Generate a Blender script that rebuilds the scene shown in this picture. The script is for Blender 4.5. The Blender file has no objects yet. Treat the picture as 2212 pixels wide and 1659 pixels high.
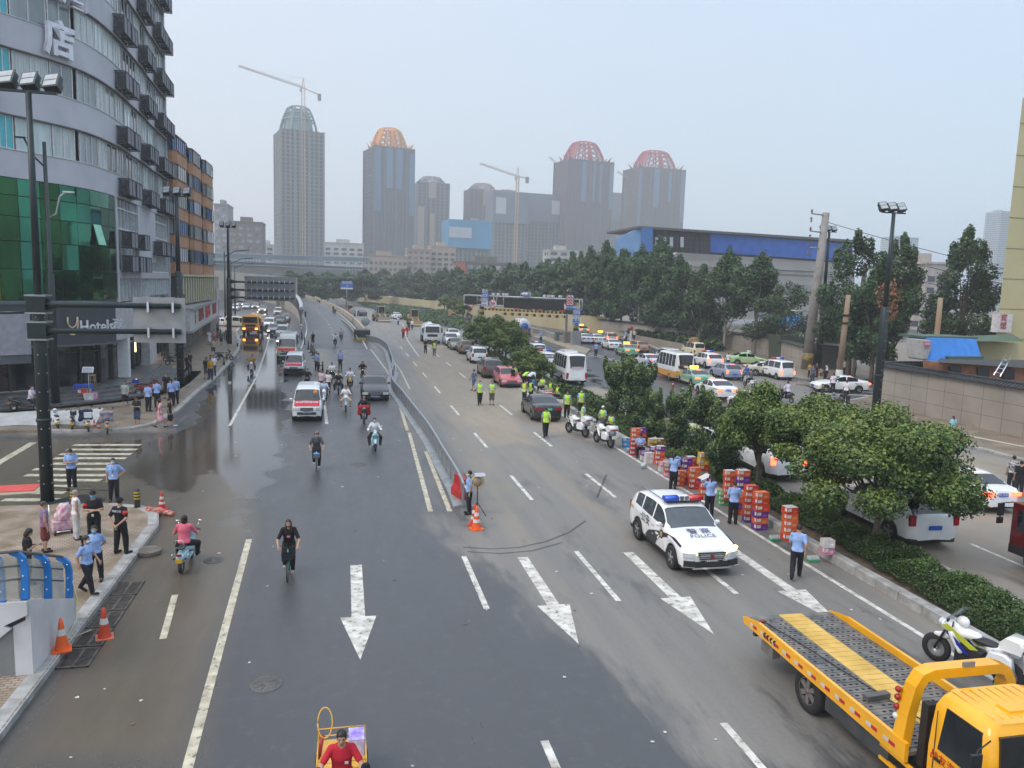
import bpy,math,random
import numpy as np
from mathutils import Vector,Matrix
random.seed(7);RNG=np.random.default_rng(7)
SC=bpy.context.scene
COL=SC.collection
R_=math.radians
#camera
EYE=np.array([.0,.0,9.0]);FPX=1662.0;CX,CY=1106.0,829.5
CAMROT=Matrix.Rotation(-R_(12.48),3,'Z')@Matrix.Rotation(R_(90-7.28),3,'X')@Matrix.Rotation(R_(1.78),3,'Z')
cam_data=bpy.data.cameras.new('camera');cam=bpy.data.objects.new('camera',cam_data);COL.objects.link(cam)
cam.matrix_world=Matrix.Translation(Vector(EYE))@CAMROT.to_4x4()
cam_data.sensor_width=36;cam_data.lens=36*FPX/2212;cam_data.clip_end=6000;cam_data.clip_start=.1
SC.camera=cam
#sky, sun, exposure
W=bpy.data.worlds.new('World');SC.world=W;W.use_nodes=True
nt=W.node_tree;nt.nodes.clear()
def wn(t,**k):
 n=nt.nodes.new(t)
 for a,b in k.items():setattr(n,a,b)
 return n
SUN_EL,SUN_AZ=R_(48),R_(250)
sky=wn('ShaderNodeTexSky',sky_type='NISHITA',sun_disc=False,sun_elevation=SUN_EL,sun_rotation=SUN_AZ)
sky.air_density=2;sky.dust_density=5
bgs=wn('ShaderNodeBackground');bgs.inputs['Strength'].default_value=.05
nt.links.new(sky.outputs[0],bgs.inputs[0])
tc=wn('ShaderNodeTexCoord');sep=wn('ShaderNodeSeparateXYZ');nt.links.new(tc.outputs['Generated'],sep.inputs[0])
nz=wn('ShaderNodeTexNoise');nz.inputs['Scale'].default_value=1.6;nz.inputs['Detail'].default_value=3
nt.links.new(tc.outputs['Generated'],nz.inputs['Vector'])
ad=wn('ShaderNodeMath',operation='MULTIPLY_ADD');nt.links.new(nz.outputs[0],ad.inputs[0]);ad.inputs[1].default_value=.10
nt.links.new(sep.outputs['Z'],ad.inputs[2])
ramp=wn('ShaderNodeValToRGB');nt.links.new(ad.outputs[0],ramp.inputs[0])
cr=ramp.color_ramp;cr.elements[0].position=.03;cr.elements[0].color=(.52,.58,.69,1)
cr.elements[1].position=.42;cr.elements[1].color=(.59,.64,.77,1)
e=cr.elements.new(1.0);e.color=(1.25,1.3,1.42,1)
mx=wn('ShaderNodeMixRGB',blend_type='MULTIPLY');mx.inputs[0].default_value=1
xr=wn('ShaderNodeValToRGB');xm=wn('ShaderNodeMath',operation='MULTIPLY_ADD');xm.inputs[1].default_value=.5;xm.inputs[2].default_value=.5
nt.links.new(sep.outputs['X'],xm.inputs[0]);nt.links.new(xm.outputs[0],xr.inputs[0])
xr.color_ramp.elements[0].color=(1.05,1.02,1.0,1);xr.color_ramp.elements[0].position=.3
xr.color_ramp.elements[1].color=(.74,.88,.97,1);xr.color_ramp.elements[1].position=.85
nt.links.new(ramp.outputs[0],mx.inputs[1]);nt.links.new(xr.outputs[0],mx.inputs[2])
bgo=wn('ShaderNodeBackground');nt.links.new(mx.outputs[0],bgo.inputs[0]);bgo.inputs['Strength'].default_value=.90
adds=wn('ShaderNodeAddShader');out=wn('ShaderNodeOutputWorld')
nt.links.new(bgs.outputs[0],adds.inputs[0]);nt.links.new(bgo.outputs[0],adds.inputs[1]);nt.links.new(adds.outputs[0],out.inputs[0])
sl=bpy.data.lights.new('sun','SUN');sl.energy=1.1;sl.angle=R_(28);sl.color=(1,.97,.93)
so=bpy.data.objects.new('sun',sl);COL.objects.link(so)
so.rotation_euler=(math.pi/2-SUN_EL,0,math.pi-SUN_AZ)
SC.view_settings.view_transform='Standard';SC.view_settings.look='None';SC.view_settings.exposure=.24;SC.view_settings.gamma=1
try:
 SC.cycles.max_bounces=5;SC.cycles.diffuse_bounces=2;SC.cycles.glossy_bounces=2;SC.cycles.transmission_bounces=4
 SC.cycles.volume_bounces=1;SC.cycles.transparent_max_bounces=8;SC.cycles.caustics_reflective=False;SC.cycles.caustics_refractive=False
 SC.cycles.use_denoising=True;SC.cycles.sample_clamp_indirect=4
except Exception:pass
_CR=np.array(CAMROT)
def ray(x,y):return _CR@np.array([(x-CX)/FPX,-(y-CY)/FPX,-1.0])
def YS(y):return 1+.08*min(1,max(0,(y-26)/26))
def G(x,y,z=.0):d=ray(x,y);return EYE+d*((z-EYE[2])/d[2])
def AY(x,y,Y):d=ray(x,y);return EYE+d*(Y/d[1])
def AX(x,y,X):d=ray(x,y);return EYE+d*(X/d[0])
#materials
_MC={}
def M(name,col=(.5,.5,.5),rough=.6,metal=.0,emit=.0,var=.12,vs=3.0,bump=.0,bs=30.0,spec=.5,alpha=1.0,trans=.0,col2=None,coat=.0,stretch=None):
 if name in _MC:return _MC[name]
 m=bpy.data.materials.new(name);_MC[name]=m;m.use_nodes=True
 t=m.node_tree;b=t.nodes['Principled BSDF'];L=t.links.new
 b.inputs['Roughness'].default_value=rough;b.inputs['Metallic'].default_value=metal
 b.inputs['Specular IOR Level'].default_value=spec;b.inputs['Coat Weight'].default_value=coat
 if trans:b.inputs['Transmission Weight'].default_value=trans
 if alpha<1:b.inputs['Alpha'].default_value=alpha
 tc=t.nodes.new('ShaderNodeTexCoord');src=tc.outputs['Object']
 if stretch:
  mp=t.nodes.new('ShaderNodeMapping');mp.inputs['Scale'].default_value=stretch;L(src,mp.inputs[0]);src=mp.outputs[0]
 n=t.nodes.new('ShaderNodeTexNoise');n.inputs['Scale'].default_value=vs;n.inputs['Detail'].default_value=5;L(src,n.inputs['Vector'])
 r=t.nodes.new('ShaderNodeValToRGB');L(n.outputs[0],r.inputs[0])
 c2=col2 if col2 else tuple(min(1,c*(1+var))for c in col);c1=col if col2 else tuple(c*(1-var)for c in col)
 r.color_ramp.elements[0].position=.35;r.color_ramp.elements[1].position=.65
 r.color_ramp.elements[0].color=(*c1,1);r.color_ramp.elements[1].color=(*c2,1)
 L(r.outputs[0],b.inputs['Base Color'])
 if emit:
  L(r.outputs[0],b.inputs['Emission Color']);b.inputs['Emission Strength'].default_value=emit
 if bump:
  n2=t.nodes.new('ShaderNodeTexNoise');n2.inputs['Scale'].default_value=bs;n2.inputs['Detail'].default_value=3;L(src,n2.inputs['Vector'])
  bp=t.nodes.new('ShaderNodeBump');bp.inputs['Strength'].default_value=bump;L(n2.outputs[0],bp.inputs['Height']);L(bp.outputs[0],b.inputs['Normal'])
 return m
def srgb(h):
 h=h.lstrip('#');v=[int(h[i:i+2],16)/255 for i in(0,2,4)]
 return tuple(c/12.92 if c<=.04045 else((c+.055)/1.055)**2.4 for c in v)
def paint(hexc,rough=.25,**k):
 k.setdefault('var',.04);return M('paint_'+hexc.strip('#'),srgb(hexc),rough,coat=.5,**k)
def cloth(hexc,**k):
 k.setdefault('var',.15);k.setdefault('vs',6);return M('cloth_'+hexc.strip('#'),srgb(hexc),.85,bump=.3,bs=25,**k)
GLASS=M('dark_glass',(.012,.016,.02),.06,var=.3,spec=.8)
GLASSL=M('car_glass',(.035,.05,.055),.05,var=.3,spec=.9)
RUB=M('rubber',(.018,.018,.02),.8)
BLK=M('black_plastic',(.02,.02,.022),.5)
MET=M('grey_metal',(.35,.36,.38),.35,.7)
ALU=M('alloy',(.45,.46,.48),.3,.8)
CHR=M('chrome',(.75,.76,.78),.12,1.0,var=.03)
WHT=paint('#e4e6e8')
HEADL=M('lamp_glass',(.6,.63,.66),.1,var=.2,spec=.9)
HEADON=M('lamp_lit',(1,.86,.55),.2,emit=3.5,var=.05)
TAILR=M('tail_lens',(.30,.015,.015),.15,var=.2)
TAILON=M('tail_lit',(1,.10,.04),.2,emit=4.5,var=.1)
AMBER=M('amber_lit',(1,.42,.04),.2,emit=4.0,var=.1)
PLB=M('plate_blue',(.02,.10,.50),.4);PLG=M('plate_green',(.12,.5,.25),.4);PLY=M('plate_yellow',(.75,.45,.03),.4);PLW=M('plate_white',(.7,.7,.68),.4)
SKIN=M('skin',(.42,.25,.17),.6,var=.06);HAIRM=M('hair',(.012,.01,.009),.5,var=.3,vs=30)
EYEM=M('eye_dark',(.02,.015,.012),.3);LIPM=M('lips',(.35,.13,.10),.5)
#mesh builder
class MB:
 def __init__(s):s.v=[];s.f=[];s.m=[];s.T=None;s.s=[]
 def pts(s,P):
  n=len(s.v)
  if s.T is not None:P=[s.T@Vector(p)for p in P]
  s.v.extend([tuple(p)for p in P]);return n
 def face(s,idx,m=0,sm=False):s.f.append(tuple(idx));s.m.append(m);s.s.append(sm)
 def poly(s,P,m=0,sm=False):n=s.pts(P);s.face(range(n,n+len(P)),m,sm)
 def hexa(s,P,m=0):
  n=s.pts(P)
  for q in((3,2,1,0),(4,5,6,7),(0,1,5,4),(1,2,6,5),(2,3,7,6),(3,0,4,7)):s.face([n+i for i in q],m)
 def box(s,x0,x1,y0,y1,z0,z1,m=0):
  s.hexa([(x0,y0,z0),(x1,y0,z0),(x1,y1,z0),(x0,y1,z0),(x0,y0,z1),(x1,y0,z1),(x1,y1,z1),(x0,y1,z1)],m)
 def cbox(s,c,h,m=0,rz=0,rx=0,ry=0):
  old=s.T;T=Matrix.Translation(c)@Matrix.Rotation(rz,4,'Z')@Matrix.Rotation(ry,4,'Y')@Matrix.Rotation(rx,4,'X')
  s.T=(old@T)if old is not None else T
  s.box(-h[0],h[0],-h[1],h[1],-h[2],h[2],m);s.T=old
 def prism(s,P,z0,z1,m=0,mt=None):
  a=0
  for i in range(len(P)):a+=P[i][0]*P[(i+1)%len(P)][1]-P[(i+1)%len(P)][0]*P[i][1]
  if a<0:P=P[::-1]
  k=len(P);n=s.pts([(p[0],p[1],z0)for p in P]+[(p[0],p[1],z1)for p in P])
  s.face(range(n+k,n+2*k),m if mt is None else mt);s.face([n+i for i in range(k)][::-1],m)
  for i in range(k):j=(i+1)%k;s.face((n+i,n+j,n+k+j,n+k+i),m)
 def extr(s,P,axis,a0,a1,m=0,sm=False):
  k=len(P);f=(lambda p,a:(a,p[0],p[1]))if axis=='X' else(lambda p,a:(p[0],a,p[1]))
  n=s.pts([f(p,a0)for p in P]+[f(p,a1)for p in P])
  s.face([n+i for i in range(k)],m);s.face([n+k+i for i in range(k)][::-1],m)
  for i in range(k):j=(i+1)%k;s.face((n+j,n+i,n+k+i,n+k+j),m,sm)
 def tube(s,path,r,n=8,m=0,sm=True,caps=True):
  path=[Vector(p)for p in path];k=len(path)
  rr=r if isinstance(r,(list,tuple))else[r]*k
  base=None;up=None
  for i,p in enumerate(path):
   d=(path[min(i+1,k-1)]-path[max(i-1,0)])
   d=d.normalized()if d.length>1e-9 else Vector((0,0,1))
   if up is None:up=Vector((1,0,0))if abs(d.x)<.9 else Vector((0,1,0))
   a=(up-d*up.dot(d)).normalized();b=d.cross(a);up=a
   q=s.pts([p+(a*math.cos(t)+b*math.sin(t))*rr[i]for t in[2*math.pi*j/n for j in range(n)]])
   if base is not None:
    for j in range(n):l=(j+1)%n;s.face((base+j,base+l,q+l,q+j),m,sm)
   elif caps:s.face([q+j for j in range(n)][::-1],m)
   base=q
  if caps:s.face([base+j for j in range(n)],m)
 def lathe(s,prof,c=(0,0,0),axis='Z',n=16,m=0,sm=True):
  base=None
  for(r,h)in prof:
   P=[]
   for j in range(n):
    t=2*math.pi*j/n;a,b=r*math.cos(t),r*math.sin(t)
    P.append((c[0]+a,c[1]+b,c[2]+h)if axis=='Z' else((c[0]+h,c[1]+a,c[2]+b)if axis=='X' else(c[0]+a,c[1]+h,c[2]+b)))
   q=s.pts(P)
   if base is not None:
    for j in range(n):l=(j+1)%n;s.face((base+j,base+l,q+l,q+j),m,sm)
   base=q
 def ell(s,c,r,nu=12,nv=8,m=0):
  old=s.T;T=Matrix.Translation(c)@Matrix.Diagonal((r[0],r[1],r[2],1));s.T=(old@T)if old is not None else T
  s.lathe([(max(1e-4,math.sin(math.pi*i/nv)),-math.cos(math.pi*i/nv))for i in range(nv+1)],n=nu,m=m);s.T=old
 def grid(s,rows,m=0,sm=True,fn=None):
  n=s.pts([p for r in rows for p in r]);k=len(rows[0])
  for i in range(len(rows)-1):
   for j in range(k-1):
    s.face((n+i*k+j,n+i*k+j+1,n+(i+1)*k+j+1,n+(i+1)*k+j),fn(i,j)if fn else m,sm)
 def mesh(s,name,mats,bevel=0):
  me=bpy.data.meshes.new(name);me.from_pydata(s.v,[],s.f)
  mats=mats if isinstance(mats,(list,tuple))else[mats]
  for x in mats:me.materials.append(x)
  me.polygons.foreach_set('material_index',s.m);me.polygons.foreach_set('use_smooth',s.s);me.update()
  return me
 def build(s,name,mats,parent=None,**k):return link(name,s.mesh(name,mats),parent,**k)
def link(name,me,parent=None,label=None,cat=None,group=None,kind=None,loc=None,rz=0):
 o=bpy.data.objects.new(name,me);COL.objects.link(o)
 if parent is not None:o.parent=parent
 if loc is not None:o.location=loc
 if rz:o.rotation_euler=(0,0,rz)
 return tag(o,label,cat,group,kind)
def tag(o,label=None,cat=None,group=None,kind=None):
 if label:o['label']=label
 if cat:o['category']=cat
 if group:o['group']=group
 if kind:o['kind']=kind
 return o
def empty(name,loc=(0,0,0),rz=0,label=None,cat=None,group=None):
 o=bpy.data.objects.new(name,None);COL.objects.link(o);o.location=loc;o.rotation_euler=(0,0,rz);o.empty_display_size=.2
 return tag(o,label,cat,group)
def recol(o,mats):
 for i,m in enumerate(mats):
  if i<len(o.material_slots):o.material_slots[i].link='OBJECT';o.material_slots[i].material=m
_TC={}
def text(body,mat,parent=None,loc=(0,0,0),rot=(0,0,0),size=1.0,ext=.006,name='lettering',squash=1.0,spacing=1.0,bold=.0,label=None):
 k=(body,ext/size,spacing,bold)
 if k not in _TC:
  c=bpy.data.curves.new(name,'FONT');c.body=body;c.size=1;c.extrude=ext/size;c.offset=bold;c.align_x='CENTER';c.align_y='CENTER';c.space_character=spacing;c.resolution_u=2
  o=bpy.data.objects.new('tmp',c);COL.objects.link(o);bpy.context.view_layer.update()
  m=bpy.data.meshes.new_from_object(o.evaluated_get(bpy.context.evaluated_depsgraph_get()));bpy.data.objects.remove(o);m.materials.clear();m.materials.append(mat);_TC[k]=m
 o=link(name,_TC[k],parent);o.location=loc;o.rotation_euler=rot;o.scale=(squash*size,size,size);recol(o,[mat])
 if label:o['label']=label
 return o
 #signed-distance modelling (surface nets)
def nets(fn,lo,hi,res):
 lo=np.array(lo,float);hi=np.array(hi,float);n=np.maximum(2,np.ceil((hi-lo)/res).astype(int))+1
 ax=[lo[i]+res*np.arange(n[i])for i in range(3)]
 X,Y,Z=np.meshgrid(*ax,indexing='ij');Fv=fn(np.stack([X,Y,Z],-1));S=Fv<0
 n1=n-1;acc=np.zeros((*n1,3));cnt=np.zeros(n1)
 offs=[(i,j,k)for i in(0,1)for j in(0,1)for k in(0,1)]
 sl_=lambda o:tuple(slice(o[a],o[a]+n1[a])for a in range(3))
 for a in range(3):
  for o in offs:
   if o[a]:continue
   o2=list(o);o2[a]=1;f0=Fv[sl_(o)];f1=Fv[sl_(tuple(o2))];c=(f0<0)!=(f1<0)
   t=np.where(c,f0/np.where(c,f0-f1,1),0)
   for b in range(3):acc[...,b]+=np.where(c,(t if b==a else o[b]),0)
   cnt+=c
 mask=cnt>0;idx=-np.ones(n1,int);idx[mask]=np.arange(mask.sum())
 cell=np.argwhere(mask);V=lo+res*(cell+acc[mask]/cnt[mask][:,None]);Q=[]
 for a in range(3):
  b,c=[(1,2),(2,0),(0,1)][a]
  s0=[slice(None)]*3;s1=[slice(None)]*3;s0[a]=slice(0,n[a]-1);s1[a]=slice(1,n[a])
  d=S[tuple(s0)]!=S[tuple(s1)];e=np.argwhere(d);e=e[(e[:,b]>0)&(e[:,c]>0)&(e[:,b]<n1[b])&(e[:,c]<n1[c])]
  if not len(e):continue
  ins=S[tuple(e.T)];q=[]
  for(db,dc)in((-1,-1),(0,-1),(0,0),(-1,0)):
   w=e.copy();w[:,b]+=db;w[:,c]+=dc;q.append(idx[tuple(w.T)])
  q=np.stack(q,1);q=np.where(ins[:,None],q,q[:,::-1]);Q.append(q)
 return V,np.concatenate(Q)
def rc(P,a,b,r1,r2=None,k=(1,1,1)):
 r2=r1 if r2 is None else r2;k=np.array(k,float);a=np.array(a,float);b=np.array(b,float)
 p=(P-a)/k;ba=(b-a)/k;L=max(1e-9,(ba**2).sum());h=np.clip((p@ba)/L,0,1)
 return np.sqrt(((p-h[...,None]*ba)**2).sum(-1))-(r1+(r2-r1)*h)
def sell(P,c,r):
 r=np.array(r,float);p=(P-np.array(c))/r;k=np.sqrt((p**2).sum(-1));return(k-1)*r.min()
def rbox(P,c,h,r=.03,rx=.0):
 p=P-np.array(c,float)
 if rx:cs,sn=math.cos(rx),math.sin(rx);p=np.stack([p[...,0],p[...,1]*cs+p[...,2]*sn,-p[...,1]*sn+p[...,2]*cs],-1)
 q=np.abs(p)-np.array(h)+r
 return np.sqrt((np.maximum(q,0)**2).sum(-1))+np.minimum(q.max(-1),0)-r
def smin(ds,k=.03):
 d=ds[0]
 for e in ds[1:]:
  h=np.clip(.5+.5*(e-d)/k,0,1);d=e*(1-h)+d*h-k*h*(1-h)
 return d
def sdf_mesh(name,fn,lo,hi,res,mats,matfn=None,extra=None):
 V,Q=nets(fn,lo,hi,res);me=bpy.data.meshes.new(name)
 v=V.tolist();f=Q.tolist();mi=[0]*len(f)
 if matfn is not None:mi=[int(x)for x in matfn(V[Q].mean(1))]
 if extra is not None:
  n=len(v);v+=extra.v;f+=[[i+n for i in q]for q in extra.f];mi+=extra.m
 me.from_pydata(v,[],f)
 for x in(mats if isinstance(mats,(list,tuple))else[mats]):me.materials.append(x)
 me.polygons.foreach_set('material_index',mi);me.polygons.foreach_set('use_smooth',[True]*len(f));me.update()
 return me
 #SETTING: ground, road, kerbs, markings
def g2(x,y,z=.0):p=G(x,y,z);return(float(p[0]),float(p[1]))
def pip(P,poly):
 x,y=P[:,0],P[:,1];ins=np.zeros(len(P),bool);n=len(poly)
 for i in range(n):
  (x1,y1),(x2,y2)=poly[i],poly[(i+1)%n]
  c=((y1>y)!=(y2>y))&(x<(x2-x1)*(y-y1)/((y2-y1)or 1e-9)+x1);ins^=c
 return ins
def sdpoly(P,poly):
 d=np.full(len(P),1e9);n=len(poly)
 for i in range(n):
  a=np.array(poly[i]);b=np.array(poly[(i+1)%n]);ba=b-a
  h=np.clip(((P-a)@ba)/max(1e-9,ba@ba),0,1);d=np.minimum(d,np.linalg.norm(P-a-h[:,None]*ba,axis=1))
 return np.where(pip(P,poly),-d,d)
def axis(a,b,d0,g):
 r=[a];d=d0
 while r[-1]<b:r.append(r[-1]+d);d*=g
 return r
GX=sorted(set([-x for x in axis(0,150,.45,1.017)]+axis(0,170,.45,1.017)));GY=axis(4,620,.4,1.012)
me=bpy.data.meshes.new('road')
VX,VY=np.meshgrid(GX,GY,indexing='ij');P2=np.stack([VX.ravel(),VY.ravel()],1);ny=len(GY)
P2j=P2+RNG.normal(0,1,P2.shape)*0
I,J=np.meshgrid(np.arange(len(GX)-1),np.arange(ny-1),indexing='ij');a=(I*ny+J).ravel()
me.from_pydata(np.column_stack([P2,np.zeros(len(P2))]).tolist(),[],np.stack([a,a+ny,a+ny+1,a+1],1).tolist())
def region(*polys):
 out=np.zeros(len(P2))
 for pl,soft,amt in polys:
  q=[g2(*p)if p[1]>400 else(p[0],-p[1])for p in pl]
  out=np.maximum(out,amt*np.clip(.5-sdpoly(P2,q)/soft,0,1))
 return out
att={}
att['dry']=region(([(938,1000),(985,1150),(1040,1215),(1180,1330),(1330,1440),(1480,1560),(1600,1680),(1900,1680),(2212,1500),(1800,1215),(1600,1090),(1300,900),(1150,800),(1000,700),(760,660),(850,850)],3.6,1),([(1230,830),(1400,960),(1560,1100),(2212,1560),(2212,990),(1900,900),(1600,900),(1400,880)],2.0,1),([(1440,785),(1700,930),(1870,900),(1800,830),(1560,790)],2.0,.7))
att['mud']=region(([(915,765),(1040,760),(1090,800),(1160,840),(1260,905),(1330,960),(1180,930),(1100,880),(1150,960),(1060,960),(970,880),(880,790)],3.0,1.0),([(900,740),(1000,745),(1010,765),(900,775)],3.0,.6),([(885,800),(1000,1000),(1100,1180),(1180,1190),(1080,1000),(960,860)],2.0,.45),([(1080,960),(1250,1110),(1330,1190),(1420,1190),(1300,1080),(1150,960)],2.0,.45),([(700,745),(735,800),(745,830),(690,850),(660,760),(645,735)],2.5,.6),([(1245,835),(1330,880),(1360,860),(1290,835)],1.0,.7),([(1700,1100),(2212,1450),(2212,1000),(1950,950),(1700,930)],5.0,.75),([(0,945),(380,935),(400,900),(0,900)],2.0,.5))
att['brown']=region(([(0,1660),(410,1660),(540,1165),(520,960),(470,900),(430,930),(340,940),(100,950),(-300,950),(-300,1200),(345,1115)],2.5,1.0))
att['wet']=region(([(430,1010),(400,960),(440,860),(510,740),(530,690),(570,660),(590,700),(610,800),(625,900),(600,1010),(520,1060)],2.0,1.0),([(150,960),(340,945),(430,920),(470,1000),(400,1080),(300,1050),(240,1000)],1.2,.85),([(640,760),(680,930),(640,1060),(560,1180),(500,1300),(420,1120),(430,1010),(600,760)],4.0,.52),([(1140,760),(1300,850),(1345,850),(1240,760),(1150,730)],2.0,.5),([(1650,800),(1700,830),(1800,850),(1820,830),(1690,790)],2.0,.6))
for k,v in att.items():
 A_=me.attributes.new(k,'FLOAT','POINT');A_.data.foreach_set('value',v.astype(np.float32))
mr=bpy.data.materials.new('asphalt');mr.use_nodes=True;t=mr.node_tree;B=t.nodes['Principled BSDF'];L=t.links.new
def N(t_,**k):
 n=t.nodes.new(t_)
 for q,v in k.items():setattr(n,q,v)
 return n
def noise(scale,det=5,st=None,rough=.55):
 n=N('ShaderNodeTexNoise');n.inputs['Scale'].default_value=scale;n.inputs['Detail'].default_value=det;n.inputs['Roughness'].default_value=rough
 s=TC.outputs['Object']
 if st:mp=N('ShaderNodeMapping');mp.inputs['Scale'].default_value=st;L(s,mp.inputs[0]);s=mp.outputs[0]
 L(s,n.inputs['Vector']);return n.outputs[0]
def mth(op,a,b,c=None,clamp=False):
 n=N('ShaderNodeMath',operation=op,use_clamp=clamp)
 for i,v in enumerate((a,b,c)):
  if v is None:continue
  if isinstance(v,(int,float)):n.inputs[i].default_value=v
  else:L(v,n.inputs[i])
 return n.outputs[0]
def mixc(f,a,b):
 n=N('ShaderNodeMixRGB')
 for i,v in enumerate((f,a,b)):
  if isinstance(v,tuple):n.inputs[i].default_value=(*v,1)
  elif isinstance(v,(int,float)):n.inputs[i].default_value=v
  else:L(v,n.inputs[i])
 return n.outputs[0]
def edge(a,nz,k=3.0,amp=1.2,off=.5):
 s=mth('MULTIPLY_ADD',nz,amp,-.5*amp);s=mth('ADD',a,s);return mth('MULTIPLY_ADD',s,k,.5-off*k,clamp=True)
TC=N('ShaderNodeTexCoord')
def attr(n):a=N('ShaderNodeAttribute',attribute_name=n);return a.outputs['Fac']
n_big=noise(.25,8,(1,.35,1),.6);n_mid=noise(.9,9,(1,.28,1),.68);n_fine=noise(9,4);n_gr=noise(60,2);n_str=noise(1.1,4,(1,.03,1));n_pud=noise(.35,5)
n_pat=noise(.5,10,(1,.22,1),.72);dryf=mth('MULTIPLY',edge(attr('dry'),n_pat,3.5,1.8,.42),mth('SUBTRACT',1,mth('MULTIPLY',mth('MULTIPLY_ADD',n_pat,-11,4.9,clamp=True),.8)));mudf=edge(attr('mud'),n_mid,2.2,1.0,.45);brf=edge(attr('brown'),n_big,2.5,.7,.5);wetf=edge(attr('wet'),n_pud,6,1.3,.55)
damp=mixc(n_gr,(.030,.031,.035),(.098,.101,.106));damp=mixc(mth('MULTIPLY_ADD',n_str,1.6,-.5,clamp=True),damp,(.066,.067,.072))
n_crk=noise(2.6,12,None,.75);damp=mixc(mth('MULTIPLY_ADD',n_crk,4.0,-2.1,clamp=True),damp,(.10,.102,.104));dry=mixc(mth('ADD',mth('MULTIPLY',n_gr,.6),mth('MULTIPLY',n_fine,.4)),(.10,.098,.094),(.24,.232,.22));dry=mixc(mth('MULTIPLY_ADD',n_mid,6,-3.4,clamp=True),dry,(.105,.104,.102));dry=mixc(mth('MULTIPLY_ADD',n_str,2.0,-.75,clamp=True),dry,(.24,.222,.196))
col=mixc(dryf,damp,dry);col=mixc(brf,col,mixc(n_mid,(.075,.062,.045),(.15,.125,.094)))
col=mixc(mudf,col,mixc(n_pat,(.17,.145,.11),(.40,.345,.28)))
wet_dark=mixc(.55,col,(.035,.032,.03));col=mixc(wetf,col,wet_dark)
L(col,B.inputs['Base Color'])
ro=mth('MULTIPLY_ADD',n_mid,.3,.18);ro=mth('ADD',ro,mth('MULTIPLY',dryf,.3));ro=mth('ADD',ro,mth('MULTIPLY',mudf,.25));ro=mth('SUBTRACT',ro,mth('MULTIPLY',brf,.12))
rm=N('ShaderNodeMix',data_type='FLOAT');L(wetf,rm.inputs[0]);L(ro,rm.inputs[2]);rm.inputs[3].default_value=.035;L(rm.outputs[0],B.inputs['Roughness'])
bp=N('ShaderNodeBump');L(n_gr,bp.inputs['Height']);bs_=mth('MULTIPLY_ADD',wetf,-.22,.24);L(bs_,bp.inputs['Strength']);bp.inputs['Distance'].default_value=.02;L(bp.outputs[0],B.inputs['Normal'])
me.materials.append(mr);link('road',me,kind='structure')
mb=MB();mb.poly([(-3000,-60,-.35),(3000,-60,-.35),(3000,4500,-.35),(-3000,4500,-.35)])
mb.build('ground',M('earth',(.10,.10,.08),.95,vs=.05,col2=(.15,.14,.11)),kind='structure')
def brickmat(name,c1,c2,mort,sc=2.2,mud=(.20,.155,.10)):
 m=bpy.data.materials.new(name);m.use_nodes=True;t=m.node_tree;b=t.nodes['Principled BSDF'];L=t.links.new
 tc=t.nodes.new('ShaderNodeTexCoord');br=t.nodes.new('ShaderNodeTexBrick');L(tc.outputs['Object'],br.inputs['Vector'])
 br.inputs['Scale'].default_value=sc;br.inputs['Color1'].default_value=(*c1,1);br.inputs['Color2'].default_value=(*c2,1);br.inputs['Mortar'].default_value=(*mort,1);br.inputs['Mortar Size'].default_value=.03
 n=t.nodes.new('ShaderNodeTexNoise');n.inputs['Scale'].default_value=.7;n.inputs['Detail'].default_value=9;n.inputs['Roughness'].default_value=.7;L(tc.outputs['Object'],n.inputs['Vector'])
 r=t.nodes.new('ShaderNodeValToRGB');r.color_ramp.elements[0].position=.42;r.color_ramp.elements[1].position=.6;L(n.outputs[0],r.inputs[0])
 x=t.nodes.new('ShaderNodeMixRGB');L(r.outputs[0],x.inputs[0]);L(br.outputs[0],x.inputs[1]);x.inputs[2].default_value=(*mud,1);L(x.outputs[0],b.inputs['Base Color'])
 mr_=t.nodes.new('ShaderNodeMath');mr_.operation='MULTIPLY_ADD';mr_.inputs[1].default_value=-.35;mr_.inputs[2].default_value=.75;L(r.outputs[0],mr_.inputs[0]);L(mr_.outputs[0],b.inputs['Roughness'])
 bp=t.nodes.new('ShaderNodeBump');bp.inputs['Strength'].default_value=.4;bp.inputs['Distance'].default_value=.01;L(br.outputs['Fac'],bp.inputs['Height']);bp.invert=True;L(bp.outputs[0],b.inputs['Normal'])
 return m
PAVE=brickmat('paving',(.34,.27,.215),(.42,.34,.28),(.16,.12,.085),sc=2.4)
PAVE2=brickmat('paving_wet',(.26,.21,.165),(.32,.26,.21),(.15,.12,.09),mud=(.15,.12,.085))
KERB=M('kerb_stone',(.25,.245,.235),.6,vs=2.5,col2=(.42,.42,.41),bump=.2)
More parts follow.
